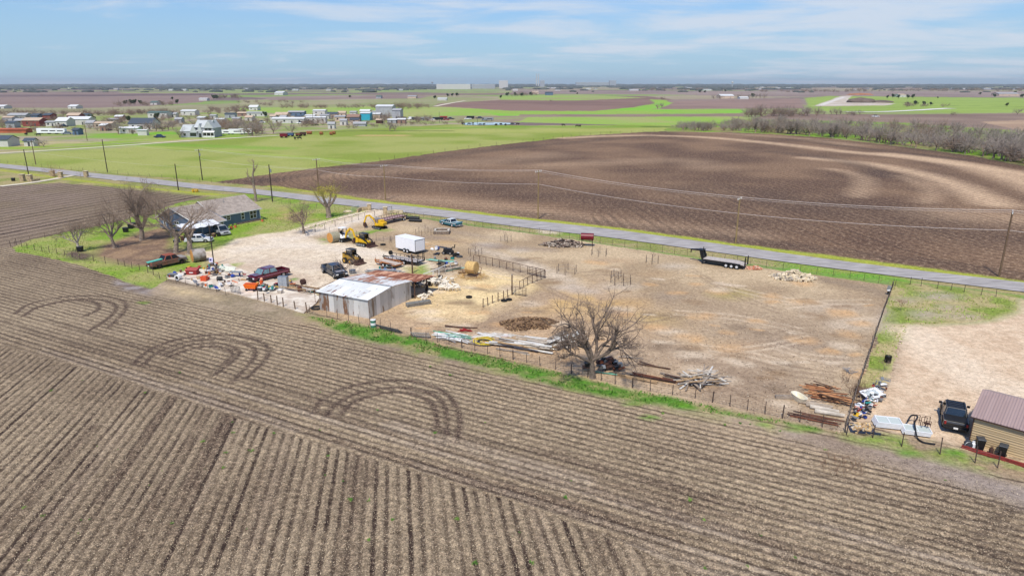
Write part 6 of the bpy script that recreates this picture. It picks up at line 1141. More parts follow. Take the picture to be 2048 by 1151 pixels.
# ---------------------------------------------------------------- fences
def fence(lab, pts, spacing, h, pr, pm, wires=4, name='wire_fence', rail=False, skip=None, mesh=False, wm=None, jit=.12, big=0):
    W_ = [G(*p) for p in pts]; t = thing(name, lab, 'fence', W_[0]); o0 = W_[0]; posts = []
    for a, b in zip(W_[:-1], W_[1:]):
        n = max(1, round((b - a).length / spacing)); posts += [a.lerp(b, i / n) for i in range(n)]
    posts.append(W_[-1]); rnd = random.Random(len(posts)); tops = []
    for i, p in enumerate(posts[:99]):
        q = p - o0; hh_ = h * rnd.uniform(1 - jit, 1 + jit); lean = Vector((rnd.gauss(0, .04), rnd.gauss(0, .04), 0)); rr_ = pr * (1.8 if big and i % big == 0 else 1)
        MB().tube(q - Vector((0, 0, .1)), q + lean + Vector((0, 0, hh_)), rr_, rr_ * .9, 6).build('post', pm, t); tops.append(q)
    b = MB(); wr_ = .009
    for k in range(wires):
        z = h * .92 * (k + .6) / wires
        for p, q in zip(tops[:-1], tops[1:]): b.tube(p + Vector((0, 0, z)), q + Vector((0, 0, z)), wr_, n=3, caps=False)
    if mesh:
        for p, q in zip(tops[:-1], tops[1:]):
            n = int((q - p).length / .3)
            for i in range(1, n): c = p.lerp(q, i / n); b.tube(c + Vector((0, 0, .05)), c + Vector((0, 0, h * .88)), .005, n=3, caps=False)
    if b.v: b.build('wire', wm or mat('fence_wire', (150, 138, 128), .6, .3), t)
    if rail:
        b = MB()
        for p, q in zip(tops[:-1], tops[1:]): b.tube(p + Vector((0, 0, h)), q + Vector((0, 0, h)), pr * .8, n=6)
        b.build('top_rail', pm, t)
    return t
fence('wire fence around the left lawn corner with dark thin posts', [(22, 494), (33, 490), (55, 497), (84, 503), (130, 511), (160, 518), (187, 522), (211, 527), (237, 529), (264, 537), (296, 545), (320, 558)], 2.6, 1.15, .045, POSTM, 4)
fence('sagging fence along the far side of the left lawn', [(30, 490), (90, 476), (160, 462), (235, 449), (262, 447)], 3.2, 1.0, .03, POSTM, 3)
fence('wire fence along the front edge of the concrete slab', [(333, 562), (372, 570), (416, 579), (452, 590)], 2.4, 1.1, .03, POSTM, 3)
fence('heavy wooden post fence between the slab and the field', [(516, 600), (543, 607), (567, 614), (591, 620), (614, 625)], 1.6, 1.35, .09, POSTW, 3)
fence('low wire fence with brown posts in front of the barn', [(620, 628), (654, 634), (697, 642), (740, 651), (782, 663), (822, 672)], 2.0, 1.2, .035, POSTM, 4, mesh=True)
fence('long wire fence between the dirt yard and the green strip', [(822, 672), (852, 680), (898, 689), (950, 702), (1000, 713), (1080, 731), (1175, 754), (1230, 768), (1300, 782), (1390, 797), (1460, 812), (1530, 828), (1600, 844), (1690, 864)], 1.75, 1.15, .035, POSTM, 5, mesh=True, big=4)
fence('wire fence between the dirt yard and the neighbouring gravel on the right', [(1690, 864), (1700, 828), (1715, 780), (1730, 735), (1745, 690), (1758, 650), (1768, 620), (1780, 588), (1786, 573)], 1.1, 1.1, .035, mat('dark_post', (66, 56, 52), .9, var=.3), 5, mesh=True)
fence('long fence along the road at the back of the dirt yard', [(1786, 571), (1700, 556), (1600, 544), (1500, 530), (1400, 515), (1300, 501), (1200, 487), (1100, 470), (1000, 460), (900, 445), (830, 434), (812, 430)], 2.3, 1.15, .03, POSTM, 5, mesh=True)
fence('wire fence along the road in front of the neighbouring grass', [(1790, 572), (1820, 569), (1842, 572), (1875, 577), (1902, 580), (1928, 584), (1962, 590), (1992, 593)], 2.0, 1.1, .04, POSTM, 3)
fence('leaning post fence in front of the neighbouring gravel', [(1693, 868), (1745, 875), (1803, 892), (1880, 908), (1950, 925), (1995, 935)], 3.3, 1.3, .045, POSTM, 3, jit=.2)
fence('wire fence separating the green pasture from the ploughed field', [(640, 338), (760, 323), (890, 303), (960, 293), (1024, 287), (1160, 272), (1240, 266), (1330, 262)], 9, 1.4, .07, POSTM, 3)
fence('metal pipe fence along the gravel drive to the gate', [(611, 470), (650, 458), (690, 447), (730, 436), (768, 427), (784, 423)], 2.6, 1.2, .05, POSTM, 2, rail=True)
fence('fence between the blue house lawn and the road', [(545, 405), (600, 412), (650, 418), (690, 422), (702, 424)], 3, 1.1, .03, POSTM, 3)
fence('thin wire fence around the saplings behind the machines', [(660, 466), (700, 470), (740, 478), (780, 486), (792, 487)], 2.0, 1.2, .025, POSTM, 3)
fence('brown post fence at the lower left of the sheep pen', [(966, 614), (985, 606), (1007, 598), (1024, 590)], 1.05, 1.25, .07, POSTW, 3)
fence('tall steel fence at the back of the sheep pen', [(948, 525), (985, 532), (1026, 541), (1055, 548), (1090, 556)], 1.5, 1.3, .05, RUSTD, 4, rail=True, mesh=True)
fence('short panel fence at the right corner of the sheep pen', [(1090, 556), (1074, 562), (1055, 570), (1040, 578)], 1.1, 1.2, .05, RUSTD, 4, rail=True, mesh=True)
fence('thin fence left of the golden bale in the pen', [(875, 552), (905, 545), (935, 536), (948, 525)], 1.8, 1.2, .03, POSTM, 3)
fence('white and grey rail fence running behind the lean-to roof', [(848, 562), (866, 556), (890, 545), (912, 535)], 1.9, 1.15, .06, WHITEC, 0, rail=True)
fence('far road fence along the green pasture', [(0, 325), (120, 338), (215, 346), (300, 354), (400, 363), (470, 370)], 6, 1.1, .04, POSTM, 3)
tall = thing('gate_post', 'tall dark post beside the pen gate', 'post', G(1024, 588)); MB().tube((0, 0, 0), (0, 0, 2.8), .1, .09, 8).build('shaft', POSTW, tall); MB().tube((0, 0, 2.8), (0, 0, 2.84), .11, n=8).build('cap', GREY, tall)
tall = thing('gate_post', 'tall brown post standing behind the barn lean-to roof', 'post', G(825, 546)); MB().tube((0, 0, 0), (0, 0, 3.0), .12, .11, 8).build('shaft', WOODD, tall); MB().tube((0, 0, 3.0), (0, 0, 3.04), .13, n=8).build('cap', GREY, tall)
def gate(lab, a, b, h, m, bars=5, loc=None, lean=0, name='gate', uprights=3):
    A, B = G(*a), G(*b); L_ = (B - A).length; t = thing(name, lab, 'gate', A, heading(a, b)); T = Matrix.Rotation(lean, 4, 'X'); f = MB(T); f.path([(0, 0, .12), (0, 0, h), (L_, 0, h), (L_, 0, .12), (0, 0, .12)], .035); f.build('frame', m, t); q = MB(T)
    for i in range(1, bars): z = .12 + (h - .12) * i / bars; q.tube((0, 0, z), (L_, 0, z), .022, n=5)
    for i in range(1, uprights + 1): q.tube((L_ * i / (uprights + 1), 0, .12), (L_ * i / (uprights + 1), 0, h), .022, n=5)
    q.build('bars', m, t); return t
gate('open tubular gate at the lower right of the sheep pen', (1024, 589), (1052, 593), 1.2, RUSTD); gate('rusty tubular gate at the back right pen corner', (1058, 549), (1088, 556), 1.3, RUSTD); gate('grey gate panel at the slab front', (463, 586), (481, 590), 1.2, DGREY, uprights=5)
gate('wire panel gate leaning on the fence below the barn corner', (762, 655), (806, 665), 1.1, DGREY, lean=.9, uprights=8); gate('second wire panel gate lying right of the leaning one', (826, 672), (862, 674), 1.1, GREY, lean=.8, uprights=7); gate('rusty pipe gate left of the barn', (631, 607), (671, 590), 2.0, RUST, 2, uprights=0); gate('green white mesh gate beside the stone gateway', (703, 426), (718, 421), 1.3, mat('pale_green', (190, 214, 190), .6), uprights=6)
gate('black solid panel gate behind the sheep pen', (877, 538), (892, 542), 1.5, BLK, 12, uprights=14)
# tree cages with saplings
def cage(lab, x, y, r_, n, hs_, seed, px_h=0):
    t = thing('sapling_cage', lab, 'tree guard', G(x, y)); 
    for i in range(n): a = 6.283 * i / n + .3; MB().tube((r_ * math.cos(a), r_ * math.sin(a), 0), (r_ * math.cos(a), r_ * math.sin(a), 1.15), .035, n=6).build('post', POSTM, t)
    b = MB()
    for z in (.4, .9):
        for i in range(n): a = 6.283 * i / n + .3; c = 6.283 * (i + 1) / n + .3; b.tube((r_ * math.cos(a), r_ * math.sin(a), z), (r_ * math.cos(c), r_ * math.sin(c), z), .01, n=3)
    b.build('wire', GREY, t)
    s = thing('sapling', 'young bare sapling inside the ' + lab.split(' around')[0].replace('post cage', 'cage') + (lab.split('sapling')[1] if 'sapling' in lab else ''), 'tree', G(x, y)); tree_parts(s, hs_, SAP, seed); return t
cage('post cage around a sapling above the golden patch, right of the teal car', 1012, 483, 1.0, 4, 2.4, 301); cage('post cage around a sapling in the middle of the dirt yard', 1133, 545, 1.6, 6, 1.8, 302); cage('post cage around a sapling in a ring of pale soil', 1242, 566, 1.5, 7, 1.9, 303); cage('post cage around a sapling left of the gooseneck trailer', 1304, 525, 1.1, 6, 2.3, 304); cage('post cage around a sapling below the red tank', 1198, 510, 1.4, 6, 1.5, 305); cage('post cage around a sapling beside the stone ring', 850, 468, 1.8, 6, 2.2, 306); cage('post cage around a sapling behind the black trailer pile', 950, 509, 1.2, 5, 2.4, 307)
cage('post cage around a sapling behind the tracked loader', 792, 483, 1.2, 5, 1.6, 308); cage('post cage around a sapling upper left of the big bare tree', 1232, 555, .8, 4, 1.4, 309)
tree(1801, 621, 596, dict(SAP, lev=4, limbs=6), 311, 'small reddish sapling on the neighbouring grass', name='sapling', twigm=TWIGR); tree(1767, 743, 712, dict(SAP, lev=4, rmin=.006), 312, 'thin young tree in front of the black planter pot', name='sapling')
t = thing('mesh_basket', 'black mesh cylinder standing on the grass strip at the right', 'basket', G(1775, 724)); b = MB()
for i in range(14): a = i * .4488; b.tube((.3 * math.cos(a), .3 * math.sin(a), .0), (.3 * math.cos(a), .3 * math.sin(a), .75), .03, n=4)
b.ring((0, 0, .75), .3, .025, n=14, m=4).ring((0, 0, .02), .3, .025, n=14, m=4).build('mesh', BLK, t); MB().tube((0, 0, .05), (0, 0, .68), .26, n=12).build('liner', BLK, t)
# ---------------------------------------------------------------- stone gateways
def stone_pillar(lab, x, y, s=1.0):
    t = thing('gate_pillar', lab, 'pillar', G(x, y)); MB().box((0, 0, .75 * s), (.9 * s, .9 * s, 1.5 * s)).build('shaft', STONEB, t, bevel=.05); MB().box((0, 0, 1.56 * s), (1.1 * s, 1.1 * s, .14)).build('cap', STONE, t, bevel=.02)
for lab, x, y, s in (('left stone pillar of the yard gateway', 739, 420, .9), ('right stone pillar of the yard gateway', 771, 427, .95), ('far left stone pillar of the distant gateway', 46, 362, 1.3), ('second stone pillar of the distant gateway', 61, 363, 1.3), ('third stone pillar of the distant gateway', 106, 353, 1.2), ('fourth stone pillar of the distant gateway', 122, 356, 1.2), ('last stone pillar at the roadside of the distant gateway', 173, 354, 1.2)): stone_pillar(lab, x, y, s)
def wall_(lab, pts, h, th, m, name='stone_wall'):
    b = MB(); P_ = [G(*p) for p in pts]
    for a, c in zip(P_[:-1], P_[1:]): d = c - a; b.box((a + c) / 2 + Vector((0, 0, h / 2)), (d.length, th, h), rz=math.atan2(d.y, d.x))
    return tag(b.build(name, m, bevel=.03), lab, 'wall')
wall_('low stone wall left of the yard gateway', [(715, 425), (722, 421), (736, 420)], .8, .35, STONEB); wall_('low pale wall right of the yard gateway', [(775, 428), (788, 426), (806, 427)], .8, .3, STONE); wall_('low stone wall at the distant gateway', [(62, 364), (80, 361)], .7, .4, STONEB)
b = MB(); p = G(696, 425); b.ball((p.x, p.y, .2), .5, 12, 6, .1, (2.2, .8, .8)); tag(b.build('boulder', STONE), 'pale flat boulder on the lawn by the drive', 'boulder')
t = thing('fire_ring', 'square ring of stacked stones left of the teal car', 'fire pit', G(884, 466)); rnd = random.Random(2); b = MB()
for s in range(4):
    for i in range(6):
        for z in range(3): u_ = -1.3 + 2.6 * i / 6 + rnd.uniform(-.05, .05); c = [(u_, -1.3), (1.3, u_), (-u_, 1.3), (-1.3, -u_)][s]; b.box((c[0], c[1], .12 + z * .2), (.45, .42, .2), rz=rnd.uniform(-.2, .2) + s * 1.57)
b.build('stones', mat('dark_stone', (150, 132, 116), .9, var=.4), t); b = MB()
for s in range(4): c = [(0, -1.3), (1.3, 0), (0, 1.3), (-1.3, 0)][s]; b.box((c[0], c[1], .68), (2.8, .4, .08), rz=s * 1.57 + .03)
b.build('cap_boards', WOODP, t)
b = tag(MB(Matrix.Translation(G(391, 384))).box((0, 0, .75), (1.5, .8, .1)).box((-.6, 0, .35), (.1, .7, .7)).box((.6, 0, .35), (.1, .7, .7)).box((0, -.75, .42), (1.5, .3, .08)).box((0, .75, .42), (1.5, .3, .08)).box((-.4, -.75, .2), (.1, .2, .4)).box((.4, -.75, .2), (.1, .2, .4)).box((-.4, .75, .2), (.1, .2, .4)).box((.4, .75, .2), (.1, .2, .4)).build('picnic_table', YEL), 'bright yellow picnic table near the road left', 'table')
# red tank
t = thing('fuel_tank', 'dark red cylindrical fuel tank on a steel stand near the road', 'tank', G(1174, 492), R(-10)); MB().tube((-1.15, 0, 1.75), (1.15, 0, 1.75), .62, n=24).build('tank', MAROON, t, bevel=.05); b = MB()
for x in (-.95, .95):
    for y in (-.45, .45): b.box((x, y, .6), (.08, .08, 1.2))
    b.box((x, 0, 1.15), (.1, 1.0, .1))
for y in (-.45, .45): b.box((0, y, 1.1), (2.0, .06, .08))
b.build('stand', RUSTD, t)
# heaps of stuff
def heap(name, lab, x, y, rx, ry, h, n, size, m, mats, seed, elong=1.0, kind='stuff', flat=.5):
    rnd = random.Random(seed); c = G(x, y); groups = {k: MB() for k in range(len(mats))}
    core = MB(); core.ball((c.x, c.y, 0), 1, 20, 8, .08, (rx * .66, ry * .66, h * .7), flat=-.05)
    for i in range(n):
        a = rnd.uniform(0, 6.28); q = rnd.random() ** .5; z = h * (1 - q ** 2) ** .8 * (.8 + .25 * math.sin(3 * a + seed)); q *= .86 + .1 * math.sin(2 * a + seed) + .1 * math.sin(5 * a + 2 * seed) + rnd.uniform(0, .12); s = size * rnd.uniform(.6, 1.4)
        groups[rnd.randrange(len(mats))].box((c.x + q * rx * math.cos(a) * 1.05, c.y + q * ry * math.sin(a) * 1.05, max(z, .05) * rnd.uniform(.75, 1.05)), (s * elong, s * .7, s * flat), rz=rnd.uniform(0, 6.28), ry=rnd.uniform(-.5, .5), rx=rnd.uniform(-.4, .4))
    root = thing(name, lab, 'pile', c) ; root['kind'] = kind
    for k, g in groups.items():
        for i, v in enumerate(g.v): g.v[i] = (v[0] - c.x, v[1] - c.y, v[2])
        if g.v: g.build('pieces', mats[k], root)
    core.v = [(v[0] - c.x, v[1] - c.y, v[2]) for v in core.v]; core.build('heap_core', m, root)
LOGD = mat('dark_log', (96, 80, 72), .95, var=.4); LOGL = mat('pale_log', (206, 190, 172), .95, var=.3)
heap('firewood_pile', 'wide pile of split grey firewood near the road fence', 1125, 491, 4.0, 1.7, 1.15, 420, .3, LOGD, [LOGD, LOGD, LOGL, WOOD, mat('mid_log', (150, 128, 114), .95, var=.3)], 3, 2.0)
heap('stone_pile', 'pale heap of limestone rubble near the road fence', 1587, 556, 3.4, 2.0, 1.15, 420, .36, STONE, [STONE, STONE, mat('cream_stone', (244, 226, 196), .9, var=.15), mat('grey_stone', (176, 164, 150), .9, var=.3)], 4, 1.3)
heap('brick_pile', 'orange brick rubble behind the gooseneck trailer', 1507, 537, 1.5, .9, .45, 150, .22, mat('brick', (206, 124, 92), .9, var=.3), [mat('brick', (206, 124, 92), .9), mat('pale_brick', (232, 190, 160), .9, var=.2)], 5, 1.4)
heap('manure_heap', 'rough dark brown manure heap right of the trough', 1056, 648, 3.5, 2.3, .7, 900, .17, mat('manure', (140, 110, 82), .98, var=.3), [mat('manure', (140, 110, 82), .98), mat('manure_dark', (106, 80, 60), .98, var=.3), mat('manure_light', (164, 132, 98), .98, var=.3)], 6, 1.2)
heap('wood_chunk_pile', 'yellow heap of split wood chunks in a tray left of the glass panels', 1723, 857, .9, 1.0, .5, 150, .16, WOODT, [mat('fresh_wood', (230, 196, 142), .9, var=.2), WOODT, WOODP], 7, 1.6)
# individually laid timbers
def boards(center, n, L, wd, th, mats, ang, sprd, rx, ry, lab, cat, group, seed, z0=.05, zs=.05, name='board', tilt=.03, rnd_z=True, round_=False):
    rnd = random.Random(seed); out = []
    for i in range(n):
        m, cn = mats[rnd.randrange(len(mats))]; l = L * rnd.uniform(.65, 1.15); c = G(*center) + Vector((rnd.uniform(-rx, rx), rnd.uniform(-ry, ry), 0)); a = ang + rnd.gauss(0, sprd)
        q = MB() 
        if round_: q.tube((-l / 2, 0, 0), (l / 2, 0, 0), wd * rnd.uniform(.8, 1.1), wd * rnd.uniform(.6, .9), 8)
        else: q.box((0, 0, 0), (l, wd * rnd.uniform(.7, 1.3), th))
        o = q.build(name, m); o.location = c + Vector((0, 0, z0 + zs * i)); o.rotation_euler = (0, rnd.gauss(0, tilt), a); out.append((o, cn))
    out.sort(key=lambda q: q[0].location.x)
    for i, (o, cn) in enumerate(out): tag(o, lab % (cn, ORD(i)), cat, group)
WL = [(WOODW, 'white'), (WOODP, 'pale'), (WOOD, 'grey')]
boards((1402, 762), 52, 3.0, .13, .06, WL + [(WOODT, 'tan'), (WOOD, 'grey')], .1, .8, 1.5, 1.3, '%s board of the criss-cross heap by the front fence, %s from the left', 'board', 'boards of the criss-cross heap', 11, .05, .013)
boards((1350, 760), 6, 3.0, .14, .08, [(WOODD, 'brown'), (WOOD, 'grey')], -.5, .2, 1.0, .5, '%s plank at the left foot of the criss-cross heap, %s plank', 'plank', 'planks beside the criss-cross heap', 13)
boards((1655, 794), 46, 2.6, .06, .06, [(mat('cedar', (178, 116, 78), .9, var=.3), 'reddish'), (mat('cedar_light', (206, 150, 104), .9, var=.3), 'light'), (WOODD, 'dark')], -.45, .2, .6, 1.7, '%s cedar pole of the pole stack by the yard corner, %s from the left', 'pole', 'cedar poles of the stack', 14, .08, .013, 'cedar_pole', .03, True, True)
boards((1643, 820), 5, 2.7, .2, .1, [(WOODP, 'pale'), (mat('grey_log', (186, 170, 152), .9, var=.3), 'grey')], -.42, .05, .3, 1.0, '%s thick log below the cedar pole stack, %s log', 'log', 'thick logs below the cedar stack', 15, .14, .02, 'log', .01, True, True)
boards((1630, 838), 13, 4.2, .05, .05, [(RUSTD, 'dark rusty'), (RUST, 'rusty')], -.5, .04, .6, .5, '%s steel pipe along the front fence near the corner, %s pipe', 'pipe', 'rusty pipes at the corner', 16, .06, .01, 'steel_pipe', .0, True, True)
boards((1700, 745), 12, 1.2, .03, .03, [(GREY, 'grey'), (RIMS, 'silver')], .3, .9, .35, .3, '%s metal rod of the small tangle near the right fence, %s rod', 'rod', 'rods of the small tangle', 17, .05, .03, 'metal_rod', .1)
boards((1285, 757), 7, 4.4, .16, .09, [(RUST, 'rusty'), (WOODT, 'tan'), (RUSTD, 'dark')], -.42, .05, 1.6, .35, '%s beam lying along the fence right of the big tree, %s beam', 'beam', 'beams along the fence', 18, .06, .02, 'beam')
boards((1312, 733), 2, 3.6, .14, .08, [(WOODD, 'dark brown')], -.5, .04, .3, .4, '%s plank lying alone in the dirt right of the engine pile, %s one', 'plank', 'lone planks in the dirt', 19)
boards((1262, 716), 3, 2.2, .18, .05, WL, -.3, .1, .5, .2, '%s board right behind the engine pile, %s board', 'board', 'boards behind the engine pile', 20)
# lumber stack and pipe spread left of the big tree
boards((1052, 694), 60, 4.2, .28, .06, [(WOODW, 'white'), (WOODP, 'pale'), (WOODT, 'tan'), (WOOD, 'grey')], -.42, .09, 2.5, 1.4, '%s plank of the long lumber stack left of the big tree, %s from the left', 'plank', 'planks of the long lumber stack', 21, .06, .012, 'plank', .015)
boards((1130, 690), 40, 3.3, .34, .07, [(WOODW, 'white'), (WOODP, 'pale'), (WOOD, 'grey')], .85, .2, 1.15, .9, '%s board of the tall tilted stack beside the big tree, %s from the left', 'board', 'boards of the tilted stack', 22, .1, .026, 'board', .04)
boards((905, 678), 26, 3.8, .05, .05, [(mat('pvc_white', (246, 246, 246), .5), 'white'), (mat('pvc_white', (246, 246, 246), .5), 'white'), (GREENP, 'green'), (GREY, 'grey')], -.35, .22, .9, .8, '%s plastic pipe left of the yellow hose coil, %s from the left', 'pipe', 'plastic pipes by the coil', 23, .05, .02, 'plastic_pipe', .01, True, True)
boards((925, 683), 10, 4.6, .2, .05, WL, -.48, .12, 1.2, .5, '%s plank under the plastic pipes left of the coil, %s plank', 'plank', 'planks under the pipes', 24, .05, .015)
boards((985, 672), 14, 2.4, .5, .03, [(WOODW, 'white'), (WOODP, 'pale'), (mat('pale_pinkish', (222, 204, 196), .9, var=.2), 'pinkish')], -.2, .3, 1.4, .4, '%s flat sheet behind the yellow hose coil, %s sheet', 'sheet', 'flat sheets behind the coil', 25, .04, .01, 'sheet')
boards((928, 662), 6, 1.5, .07, .07, [(RED, 'red')], -.15, .3, .4, .3, '%s painted board above the plastic pipes, %s one', 'board', 'red boards by the pipes', 26, .06, .04)
boards((918, 655), 2, 3.0, .2, .12, [(WOODD, 'dark brown')], -.2, .05, .8, .1, '%s timber above the red boards, %s one', 'timber', 'dark timbers above the pipes', 27, .07, .03, 'timber')
boards((610, 582), 20, 5.6, .16, .07, [(WOODP, 'pale'), (WOODT, 'tan'), (WOODD, 'brown'), (WOOD, 'grey')], -.42, .05, 1.2, 1.1, '%s timber of the stack on the slab left of the barn, %s from the left', 'timber', 'timbers on the slab', 28, .22, .02, 'timber', .0)
boards((770, 545), 14, 4.0, .2, .05, [(GREY, 'grey'), (WOODW, 'white'), (GALV, 'galvanised')], -.2, .15, 1.2, .8, '%s sheet of the scrap metal row behind the barn, %s from the left', 'sheet', 'scrap sheets behind the barn', 29, .1, .03, 'metal_sheet', .03)
boards((880, 522), 6, 4.2, .5, .04, [(GREENP, 'sea green'), (mat('mint', (170, 214, 194), .7, var=.2), 'mint')], -.25, .08, .5, .4, '%s netting strip by the rail fence, %s strip', 'netting', 'green netting strips', 30, .05, .02, 'netting')
boards((905, 538), 5, 3.6, .4, .04, [(mat('mint', (170, 214, 194), .7), 'mint'), (GREENP, 'sea green')], .5, .1, .4, .4, '%s netting strip along the pen corner, %s strip', 'netting', 'green netting at the pen', 31, .05, .02, 'netting')
boards((895, 541), 8, 4.4, .14, .08, [(WOOD, 'grey'), (WOODP, 'pale'), (WOODD, 'brown')], .55, .04, .7, .7, '%s rail timber stacked beside the rail fence, %s one', 'timber', 'timbers by the rail fence', 32, .2, .06, 'timber', .02)
boards((932, 545), 3, 2.6, .22, .16, [(WOODD, 'brown'), (WOODT, 'tan')], .55, .05, .2, .3, '%s beam beside the golden bale, %s beam', 'beam', 'beams beside the bale', 33, .12, .05)
boards((1208, 747), 3, 2.4, .1, .06, [(mat('green_tube', (120, 200, 170), .6), 'mint green')], -.4, .1, .2, .1, '%s strip at the foot of the big tree, %s strip', 'strip', 'mint strips by the tree', 34)
boards((1722, 811), 8, 1.8, .05, .05, [(WOODD, 'brown'), (WOODT, 'tan')], .9, .5, .4, .5, '%s stick beside the brush at the yard corner, %s one', 'stick', 'sticks by the brush', 35, .08, .04, 'stick', .1, True, True)
t = thing('hose_coil', 'yellow and black coiled hose between pipes and lumber', 'hose', G(970, 686)); b = MB()
for k in range(4): b.ring((rnd.uniform(-.1, .1), rnd.uniform(-.1, .1), .08 + k * .05), 1.0 - k * .12, .05, n=28, m=6)
b.build('black_coil', mat('hose_black', (52, 54, 58), .6), t); b = MB()
for k in range(6): b.ring((rnd.uniform(-.2, .1), .15 + rnd.uniform(-.1, .1), .06 + k * .04), .62 + (k % 3) * .3, .035, n=28, m=6)
b.path([(-.9, .5, .1), (-1.6, .7, .08), (-2.4, .5, .06)], .035).path([(.8, .6, .1), (1.4, .4, .08), (1.9, .1, .06)], .035); b.build('yellow_coil', mat('hose_yellow', (244, 214, 40), .6), t)
t = thing('trough', 'long grey concrete feed trough on the dirt right of the barn', 'trough', G(837, 610), heading((817, 613), (857, 607))); b = MB()
for s in (-1, 1): b.quad((-1.6, s * .3, .08), (1.6, s * .3, .08), (1.6, s * .42, .5), (-1.6, s * .42, .5), .06 * s)
b.box((0, 0, .08), (3.2, .6, .08)).box((-1.6, 0, .28), (.08, .8, .44)).box((1.6, 0, .28), (.08, .8, .44)); b.build('basin', mat('trough_grey', (150, 148, 144), .8, var=.3), t); MB().box((0, 0, .3), (3.0, .56, .04)).build('feed', mat('feed', (120, 116, 106), .95, var=.3), t)
t = thing('bathtub', 'old cream bathtub lying near the cedar poles', 'bathtub', G(1597, 801), heading((1583, 792), (1606, 808))); vs = []; n = 20; prf = ((.62, .0), (.95, .58), (.84, .57), (.55, .2))
for sx, z in prf:
    for i in range(n): a = 6.283 * i / n; ca_, sa_ = math.cos(a), math.sin(a); vs.append((sx * math.copysign(abs(ca_) ** .7, ca_), sx * .48 * math.copysign(abs(sa_) ** .7, sa_), z))
fs = [(k * n + i, k * n + (i + 1) % n, (k + 1) * n + (i + 1) % n, (k + 1) * n + i) for k in range(3) for i in range(n)] + [tuple(3 * n + i for i in range(n)), tuple(reversed(range(n)))]
MB().add(vs, fs).build('tub', mat('enamel', (244, 234, 206), .35, var=.12), t); MB().tube((-.6, 0, .2), (-.6, 0, .23), .05, n=8).build('drain', DGREY, t)
b = tag(MB(Matrix.Translation(G(1568, 796)) @ Matrix.Rotation(-.1, 4, 'Z')).box((0, 0, .15), (1.6, .42, .26)).box((0, 0, .3), (1.4, .3, .04)).build('wooden_trough', WOOD, bevel=.03), 'grey wooden box trough left of the old bathtub', 'trough')
t = thing('oil_drum', 'green and white striped oil drum at the barn corner fence', 'drum', G(747, 654)); MB().tube((0, 0, 0), (0, 0, .95), .33, n=20).build('body', mat('drum_green', (60, 130, 104), .6, var=.2), t); MB().tube((0, 0, .32), (0, 0, .62), .337, n=20).tube((0, 0, .93), (0, 0, .97), .34, n=20).build('band', WHITEC, t)
def tyre(lab, x, y, r=.42, z=0, m=TYRE, n_=1, g=None):
    t = thing('tyre', lab, 'tyre', G(x, y) + Vector((0, 0, z)), 0, g); 
    for k in range(n_): MB().ring((0, 0, .12 + k * .24), r * .72, .13, n=20, m=8).build('casing', m, t, smooth=True)
    MB().ring((0, 0, .12), r * .5, .03, n=16, m=4).build('bead', DGREY, t)
tyre('big black tyre lying against the left front corner of the barn', 633, 617, .85); tyre('small black feed tub tyre in the middle of the pen', 938, 595, .45); tyre('left black rubber tub by the pen gate', 1008, 602, .45); tyre('right black rubber tub by the pen gate', 1018, 600, .42); tyre('black rubber tub at the barn back corner', 826, 595, .35); tyre('upright looking tyre lying behind the white trailer', 766, 490, .55, .0); tyre('tyre heap on the green netting', 912, 512, .7, 0, TYRE, 2); tyre('second tyre on the green netting', 919, 514, .6, 0, DGREY, 1)
t = thing('culvert_pipe', 'black corrugated pipe bundle near the road fence', 'pipe', G(828, 443), R(-12)); MB().tube((-1.7, 0, .75), (1.2, 0, .75), .38, n=16).build('upper_pipe', BLK, t); MB().tube((-.9, -.3, .34), (1.8, -.3, .34), .34, n=16).build('lower_pipe', BLK, t)
for q in range(9): MB().ring((-1.6 + q * .34, 0, .75), .38, .03, 'x', 16, 4).build('rib', BLK, t)
t = thing('engine_pile', 'dark heap of engines and rusty machine parts right of the big tree', 'scrap', G(1217, 737)); rnd = random.Random(6)
for i in range(26):
    m_, nm_ = rnd.choice(((BLK, 'engine_block'), (DGREY, 'gearbox'), (RUSTD, 'axle'), (RUST, 'housing'), (BLK, 'radiator'), (GREY, 'cover'))); s = rnd.uniform(.25, .6); x, y = rnd.uniform(-1.1, 1.3), rnd.uniform(-1.0, 1.0); z = .25 + rnd.random() * .8 * (1 - abs(x) / 1.6)
    q = MB(); q.box((x, y, z), (s * 1.4, s, s * .8), rz=rnd.uniform(0, 3), ry=rnd.uniform(-.4, .4), top=.8) if i % 3 else q.tube((x - s, y, z), (x + s * .6, y + s * .4, z + .1), s * .35, s * .3, 10); q.build(nm_, m_, t, bevel=.03)
t = thing('plastic_crate', 'grey brown crate at the trunk of the big tree with a black bucket on it', 'crate', G(1174, 748)); b = MB()
for z in (.12, .4, .68): b.box((0, -.42, z), (.95, .05, .2)).box((0, .42, z), (.95, .05, .2)).box((-.47, 0, z), (.05, .8, .2)).box((.47, 0, z), (.05, .8, .2))
for x in (-.45, .45):
    for y in (-.39, .39): b.box((x, y, .4), (.08, .08, .8))
b.build('slats', WOOD, t); MB().box((0, 0, .08), (.9, .8, .04)).box((0, 0, .82), (1.0, .9, .03)).build('base', WOODD, t)
o_ = thing('bucket', 'black bucket standing on the crate by the big tree', 'bucket', G(1174, 748) + Vector((0, 0, .84))); MB().tube((0, 0, 0), (0, 0, .45), .25, .3, 14).build('body', BLK, o_); MB().ring((0, 0, .45), .3, .02, n=14, m=4).build('rim', DGREY, o_)
